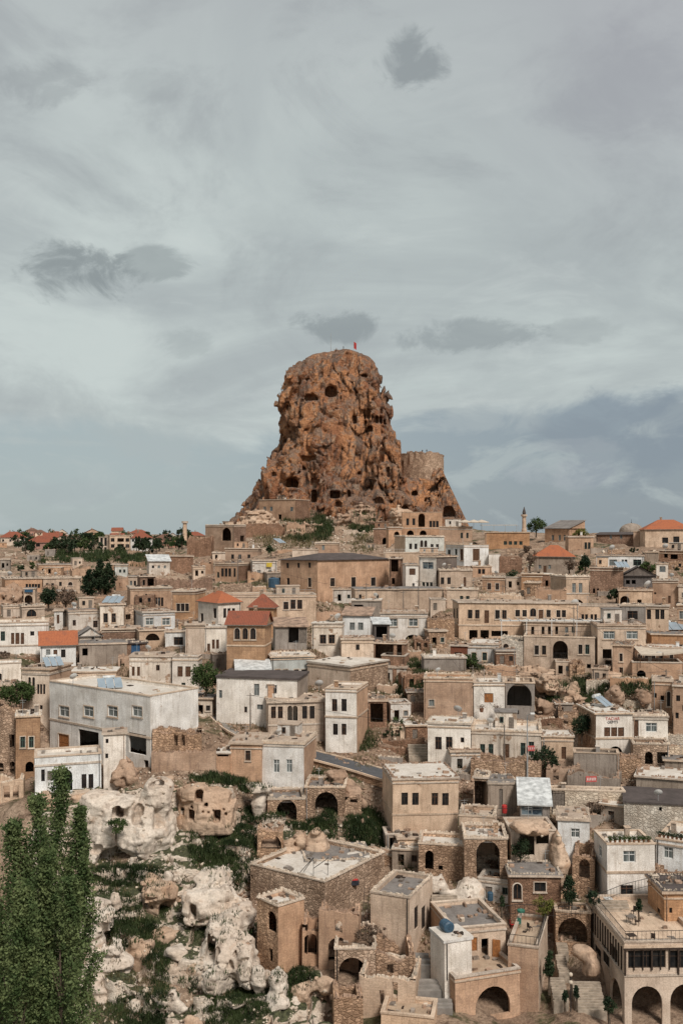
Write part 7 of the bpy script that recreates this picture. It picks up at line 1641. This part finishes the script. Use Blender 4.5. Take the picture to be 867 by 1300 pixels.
# satellite dishes
def dish(label, px, py, r, rz, d=None, loc=None):
    b = loc if loc is not None else P3(px, py, d) if d else on(px, py)-Vector((0, .3, 0)); t = thing('satellite_dish', label, 'dish', b, rz); m = MB(); n = 14; el = R(35)
    rot = Matrix.Rotation(-math.pi/2+el, 3, 'X')
    def q(i, k): a = 2*math.pi*i/n; rr_ = r*k/3; v = rot @ Vector((rr_*math.cos(a), rr_*math.sin(a), .28*rr_*rr_/r)); return (v.x, v.y-.2, v.z+r+.5)
    for k in range(3):
        for i in range(n): m.face([q(i, k), q(i+1, k), q(i+1, k+1), q(i, k+1)], 'frame_white')
    ob('reflector', m.mesh('reflector'), t); m = MB(); m.bar((0, .05, -.3), (0, 0, r+.45), .04, 'steel', 6); m.bar((0, -.2, r+.5), (0, -.2-r*.8, r+.5+r*.3), .02, 'steel'); ob('mount', m.mesh('mount'), t)
for a in (('white dish behind the carved stone house', 405, 877, .75, .2), ('white dish on the striped tan house front', 581, 910, .7, -.4, 162.5), ('white dish on the gabled shed roof', 821, 750, .9, .5, 223), ('white dish above the arched gateway house', 729, 774, .8, .1, 199), ('white dish on the whitewashed stone house roof', 834, 1016, .55, -.2), ('white dish on the skyline terrace', 776, 702, .8, .3, 258), ('small dish on the shed roof behind the big white house', 94, 868, .6, .7), ('small dish above the long brown house', 844, 700, .8, 0, 268)): dish(*a)
rr = random.Random(31); cand = [q for q in PLAN if q['roof'] in ('slab', 'parapet') and 145 < q['d'] < 260 and q['L'] > 5 and not q['bare']]
for q in rr.sample(cand, 14):
    p = roof_pt(q, rr.uniform(-.8, .8), rr.uniform(.1, .5), .2 if q['roof'] == 'slab' else .1); dish(next(l for l in ['white dish on the '+' '.join(q['label'].split()[:n_]) for n_ in (6, 8, 10, 12)] if l not in USED), 0, 0, rr.uniform(.45, .65), rr.uniform(-.8, .8), loc=p)
# roof-to-roof service cables
for i in range(16):
    a_, b_ = rr.sample(cand, 2)
    if math.hypot(a_['O'][0]-b_['O'][0], a_['O'][1]-b_['O'][1]) > 45: continue
    pa, pb = roof_pt(a_, 0, .3, 1.6), roof_pt(b_, 0, .3, 1.6); m = MB(); prev = pa
    for k in range(1, 13):
        q = pa.lerp(pb, k/12); q.z -= (pa-pb).length*.03*math.sin(math.pi*k/12); m.bar(prev-pa, q-pa, .02, 'iron', 3); prev = q
    o = ob('service_cable', m.mesh('cable')); o.location = pa; tag(o, 'thin dark cable slung from roof to roof', 'cable', 'roof cables')
    for P_ in (pa, pb): pass
# tanks and barrels
def tank(label, loc, r, hgt, mat, horiz=False, rz=0.0, name='water_tank', cat='tank'):
    t = thing(name, label, cat, loc, rz); m = lathe([(0.0, 0), (r*.96, 0), (r, hgt*.06), (r, hgt*.32), (r*1.03, hgt*.34), (r, hgt*.36), (r, hgt*.62), (r*1.03, hgt*.64), (r, hgt*.66), (r, hgt*.9), (r*.75, hgt*.98), (r*.25, hgt), (r*.25, hgt*1.04), (0.0, hgt*1.04)], mat, 16); o = ob('body', m.mesh('tank'), t)
    if horiz: o.rotation_euler = (math.pi/2, 0, 0); o.location = (0, hgt/2, r)
    return t
tank('big blue water tank beside the yellow-sign house', P3(348, 746, 236), 1.3, 2.3, 'tank_blue')
tank('dark blue water tank lying on the white cube', roof_pt(find('plain white masonry cube'), -.2, .6, .2), .62, 1.3, 'tank_blue', True, .4)
tank('blue barrel before the vaulted ruin', P3(622, 1143, 121.5), .35, 1.0, 'tank_blue', name='barrel', cat='barrel')
tank('pale tank on the unfinished terrace wall', P3(540, 842, 182), .5, 1.2, 'metal_sheet')
tank('red barrel in the grey shed yard', P3(640, 1032, 136.5), .35, 1.1, 'cloth_red', name='barrel', cat='barrel')
# vehicles
def car(label, loc, rz, paint):
    t = thing('parked_car', label, 'car', loc, rz); Lc, Wc = 4.2, 1.7; b = MB()
    side = [(-2.1, .35), (2.1, .35), (2.12, .62), (1.95, .85), (1.05, .95), (.55, 1.38), (-1.1, 1.42), (-1.75, 1.0), (-2.1, .92)]
    for y, sg in ((-Wc/2, 1), (Wc/2, -1)): b.face([(x, y*(.86 if z > 1 else 1), z) for x, z in side][::sg], paint)
    for (x0, z0), (x1, z1) in zip(side, side[1:]+side[:1]): b.face([(x0, Wc/2*(.86 if z0 > 1 else 1), z0), (x1, Wc/2*(.86 if z1 > 1 else 1), z1), (x1, -Wc/2*(.86 if z1 > 1 else 1), z1), (x0, -Wc/2*(.86 if z0 > 1 else 1), z0)], paint)
    ob('body', b.mesh('body'), t)
    for y, sg in ((-1, 1), (1, -1)):
        g = MB(); g.face([(x, y*(Wc/2*(.875 if z > 1.1 else .985)+.012), z) for x, z in ((-1.55, 1.0), (.85, .98), (.5, 1.32), (-1.05, 1.35))][::sg], 'glass_dark'); ob('side_window', g.mesh('glass'), t)
    g = MB(); g.face([(1.06, .62, .975), (.59, .62, 1.37), (.59, -.62, 1.37), (1.06, -.62, .975)], 'glass_dark'); ob('windscreen', g.mesh('glass'), t)
    for x in (-1.3, 1.3):
        for y in (-Wc/2, Wc/2):
            w = MB(); w.bar((x, y-.1, .32), (x, y+.1, .32), .32, 'tyre', 14); wo = ob('wheel', w.mesh('wheel'), t); h_ = MB(); h_.bar((x, y-.115, .32), (x, y+.115, .32), .18, 'steel', 10); ob('hub', h_.mesh('hub'), wo)
    for y in (-.6, .6): l = MB(); l.quad_box(2.09, 2.14, y-.18, y+.18, .62, .76, 'frame_white'); ob('headlight', l.mesh('light'), t)
car('dark car parked before the white cube house', P3(206, 878, 163), .25, 'car_paint')
car('pale car parked on the upper lane', P3(549, 788, 214), -.3, 'car_white')
# street lamp, signs, poles and wires
b = P3(669, 990, 146); t = thing('street_lamp', 'grey street lamp post before the vine-hung house', 'lamp post', b); zt = Vv(908)*146-b.z
m = MB(); m.bar((0, 0, -.5), (0, 0, zt), .14, 'steel', 8, .07); ob('post', m.mesh('post'), t); m = MB(); m.bar((0, 0, zt), (.5, -.5, zt+.35), .05, 'steel', 6); ob('arm', m.mesh('arm'), t); m = MB(); m.quad_box(.3, .9, -.95, -.45, zt+.28, zt+.45, 'frame_white', .01); ob('lamp_head', m.mesh('head'), t)
def board(label, px, py, d, w, h, mat, rz=0.0, pole=None, marks=0):
    b = P3(px, py, d); t = thing('sign', label, 'sign', b, rz); m = MB(); m.quad_box(-w/2, w/2, -.04, .03, -h/2, h/2, mat); ob('panel', m.mesh('panel'), t)
    if pole: m = MB(); m.bar((pole[0], .06, -pole[1]), (pole[0], .06, h*.3), .05, 'iron', 6); ob('pole', m.mesh('pole'), t)
    if marks:
        m = MB(); r_ = random.Random(px)
        for i in range(marks):
            x = -w*.38+w*.76*i/max(1, marks-1); m.quad_box(x-w*.03, x+w*.03, -.052, -.045, -h*.22, h*.22, 'frame_white')
            m.quad_box(x-w*.03, x+w*.05, -.053, -.046, r_.choice([-.18, 0, .16])*h-h*.05, r_.choice([-.16, 0, .18])*h+h*.06, 'frame_white')
        ob('marks', m.mesh('marks'), t)
board('red sign with white marks on the street lamp post', 674, 950, 145.6, 1.0, .75, 'sign_red', 0, None, 4)
board('red roadside sign on a black pole', 750, 989, 139.5, 1.5, .8, 'sign_red', .1, (-.75, 3.8), 6)
board('dark blue sign above the pale gateway arch', 37, 750, float(find('pale gateway')['d'])-.4, 1.9, .65, 'sign_blue')
board('yellow sign on the white house below the castle', 342, 717, find('white house bearing a yellow')['d']-.3, 1.4, 1.1, 'sign_yellow')
s = find('white house with red painted sign')
for txt, py, h_, mt in (('TACIAR', 912.2, .62, 'sign_red'), ('GEMTI', 916.6, .55, 'cloth_dark')):
    fx, fz, tt = px_on_face(s, 'F', 777, py); cu = bpy.data.curves.new('lettering', 'FONT'); cu.body = txt; cu.size = h_; cu.align_x = 'CENTER'; cu.extrude = .01; tmp = bpy.data.objects.new('tmp', cu); COL.objects.link(tmp); bpy.context.view_layer.update()
    me = bpy.data.meshes.new_from_object(tmp); bpy.data.objects.remove(tmp); me.materials.clear(); me.materials.append(M[mt])
    c, sn = math.cos(s['phi']), math.sin(s['phi']); o = ob('painted_lettering', me); o.location = (s['O'][0]+c*fx+sn*.05, s['O'][1]+sn*fx-c*.05, s['zb']+fz-h_*.35); o.rotation_euler = (math.pi/2, 0, s['phi']); tag(o, 'red painted letters on the white sign house' if mt == 'sign_red' else 'dark painted letters under the red ones', 'lettering')
POLES = []
def pole(label, px, yb, yt, d):
    b = P3(px, yb, d); t = thing('utility_pole', label, 'pole', b, 0, 'utility poles'); z = Vv(yt)*d-b.z; m = MB(); m.bar((0, 0, -1), (0, 0, z), .13, 'wood_grey', 6, .08); ob('post', m.mesh('post'), t); m = MB(); m.bar((-.6, 0, z-.35), (.6, 0, z-.35), .05, 'wood_grey'); ob('crossarm', m.mesh('arm'), t); POLES.append(b+Vector((0, 0, z-.3)))
for px, yb, yt, d_ in ((512, 778, 750, 212), (531, 776, 736, 214), (318, 915, 880, 160), (302, 735, 706, 258), (76, 712, 676, 430), (638, 770, 742, 216), (728, 812, 770, 190), (640, 970, 920, 150), (162, 708, 690, 400), (600, 880, 845, 168), (845, 880, 850, 160), (465, 780, 740, 216)): pole('weathered utility pole standing among the houses', px, yb, yt, d_)
for n_, (i, j) in enumerate(((0, 1), (1, 5), (5, 6), (2, 7), (7, 9), (9, 10), (3, 0), (11, 0), (6, 10))):
    a, b = POLES[i], POLES[j]; o_ = bpy.data.curves.new('cable', 'CURVE'); o_.dimensions = '3D'; o_.bevel_depth = .022; sp = o_.splines.new('POLY'); sp.points.add(14)
    for k in range(15): q = a.lerp(b, k/14); q.z -= (a-b).length*.03*math.sin(math.pi*k/14); sp.points[k].co = (*q, 1)
    tmp = bpy.data.objects.new('tmp', o_); COL.objects.link(tmp); bpy.context.view_layer.update(); me = bpy.data.meshes.new_from_object(tmp); bpy.data.objects.remove(tmp); me.materials.clear(); me.materials.append(M['iron']); o = ob('overhead_cable', me); tag(o, 'sagging overhead cable strung between utility poles', 'cable', 'overhead cables')
# ladder, lantern post, furniture, pots
b = P3(461, 1188, 110.5); tp = P3(466, 1126, 112.5)-b; t = thing('ladder', 'old wooden ladder leaning by the cream ashlar house', 'ladder', b)
for sx in (-.25, .25): m = MB(); m.bar((sx, 0, 0), (sx+tp.x, tp.y, tp.z), .04, 'wood_dark'); ob('rail', m.mesh('rail'), t)
for i in range(14): k = (i+.5)/14; m = MB(); m.bar((-.25+tp.x*k, tp.y*k, tp.z*k), (.25+tp.x*k, tp.y*k, tp.z*k), .025, 'wood_dark'); ob('rung', m.mesh('rung'), t)
b = P3(724, 1278, 105.8); t = thing('lantern_post', 'lantern post with two pale globes between the stone flights', 'lamp post', b); m = MB(); m.bar((0, 0, -.5), (0, 0, 3.1), .06, 'iron', 8); ob('post', m.mesh('post'), t)
for z in (2.3, 3.1): ob('globe', lathe([(.22*math.sin(a*math.pi/8), z+.22-.22*math.cos(a*math.pi/8)) for a in range(9)], 'cloth_beige', 12).mesh('globe'), t)
def table(label, loc, rz, top='wood_grey', w=.9):
    t = thing('table', label, 'table', loc, rz); m = MB(); m.quad_box(-w/2, w/2, -w/2, w/2, .72, .77, top); ob('table_top', m.mesh('top'), t)
    for x in (-w*.42, w*.42):
        for y in (-w*.42, w*.42): m = MB(); m.bar((x, y, 0), (x, y, .72), .03, 'iron'); ob('leg', m.mesh('leg'), t)
def chair(label, loc, rz, mat, group=None):
    t = thing('chair', label, 'chair', loc, rz, group); m = MB(); m.quad_box(-.22, .22, -.22, .22, .42, .47, mat); ob('seat', m.mesh('seat'), t); m = MB(); m.quad_box(-.22, .22, .18, .23, .47, .95, mat); ob('backrest', m.mesh('back'), t)
    for x in (-.19, .19):
        for y in (-.19, .19): m = MB(); m.bar((x, y, 0), (x, y, .42), .025, mat); ob('leg', m.mesh('leg'), t)
zt = REST['zb']+REST['H']-.45
def rp(x, y): p = roof_pt(REST, x, y); p.z = zt; return p
table('small round-legged table in the middle of the restaurant terrace', rp(-.35, .45), .3); chair('dark chair beside the middle terrace table', rp(-.25, .40), 1.2, 'wood_dark'); table('pale table near the terrace steps', rp(-.55, .85), .1, 'frame_white'); table('low dark table at the terrace front rail', rp(-.75, .08), .2, 'wood_dark'); chair('dark chair at the front rail of the terrace', rp(-.2, .08), 2.8, 'wood_dark'); chair('dark chair by the tan house wall on the terrace', rp(-.1, .62), -1, 'wood_dark')
for a in (('pink plastic chair on the stone patio', 650, 1178, 'cloth_red', .4), ('green plastic chair on the stone patio', 658, 1177, 'cloth_green', -.5), ('dark chair near the patio railing', 672, 1182, 'wood_dark', 2)):
    p = on(a[1], a[2]); chair(a[0], p, a[4], a[3])
parasol('folded green parasol on the stone patio', *([661, 1174, on(661, 1174).y]), .9, 1.7, 'cloth_green')
b = on(785, 1028); t = thing('crate', 'orange crate by the whitewashed yard wall', 'crate', b+Vector((0, -.3, 0)), .2); m = MB(); m.quad_box(-.6, .6, -.35, .35, 0, .12, 'paint_orange'); m.quad_box(-.6, .6, -.35, -.3, .12, .7, 'paint_orange'); m.quad_box(-.6, .6, .3, .35, .12, .7, 'paint_orange'); ob('body', m.mesh('crate'), t)
for x in (-.6, .55): m = MB(); m.quad_box(x, x+.05, -.3, .3, .12, .7, 'paint_orange'); ob('end_board', m.mesh('end'), t)
def potted(label, loc, r, hgt, mat, group=None):
    t = thing('potted_plant', label, 'potted plant', loc, 0, group); ob('pot', lathe([(0, 0), (r*.7, 0), (r, r*1.5), (r*1.1, r*1.5), (r*1.1, r*1.7), (r*.9, r*1.7), (0, r*1.55)], 'pot_clay', 10).mesh('pot'), t)
    rng = np.random.default_rng(int(abs(loc[0]*50))); P = rng.normal(size=(160, 3))*np.array([r*.9, r*.9, hgt*.3]); P[:, 2] += r*1.6+hgt*.45; ob('foliage', leaf_mesh('foliage', P, .16, mat, rng=rng), t, kind='stuff')
s = find('white two-storey house with planter'); s2 = find('white angled wing')
for i in range(9): potted('small potted plant along the white terrace parapet', roof_pt(s, -.85+.2*i, .06, .1), .18, .45, 'leaf_green', 'plants on the white terrace')
for i in range(7): potted('small potted plant along the white terrace parapet', roof_pt(s2, -.85+.22*i, .06, .1), .18, .45, 'leaf_dark', 'plants on the white terrace')
for px in (528+0, 540): pass
for i, (px, py) in enumerate(((611, 901), (630, 901))): p = P3(px, py+3, 161.5); potted('clay urn plant before the orange-shuttered house', p, .35, .6, 'leaf_dry', 'urns before the orange shutters')
# steel frame and box on the pale flat roof
b = on(398, 1112); t = thing('roof_frame', 'bent steel clothes frame on the broad pale roof', 'frame', b)
for k, (p, q) in enumerate((((0, 0, 0), (0, 0, 2.2)), ((1.7, .3, 0), (1.7, .3, 2.2)), ((0, 0, 2.2), (-2.0, -.4, .1)), ((0, 0, 2.2), (-1.2, 1.0, .2)), ((0, 0, .9), (1.7, .3, 2.0)))): m = MB(); m.bar(p, q, .045, 'iron'); ob('bar', m.mesh('bar'), t)
b = on(449, 1123); t = thing('water_box', 'black box standing on the broad pale roof', 'box', b, .2); m = MB(); m.quad_box(-.6, .6, -.35, .35, 0, .55, 'cloth_dark', .02); ob('body', m.mesh('box'), t); m = MB(); m.quad_box(-.5, .5, -.25, .25, .555, .62, 'cloth_red'); ob('lid', m.mesh('lid'), t)
# open orange door leaf of the stone house
s = find('stone house with open orange door'); fx, fz, _ = px_on_face(s, 'F', 623, 1206); c, sn = math.cos(s['phi']), math.sin(s['phi'])
ro = [o for o in bpy.data.objects if o.get('label') == s['label']][0]
m = MB(); m.quad_box(0, .85, -.05, 0, 0, 2.2, 'wood_orange'); o = ob('door', m.mesh('door'), ro, (fx+.15, -.06, fz-1.0), -.5)
# curtain and clutter in the open room of the big white house: a parked motor scooter
print('props done', len(bpy.data.objects))
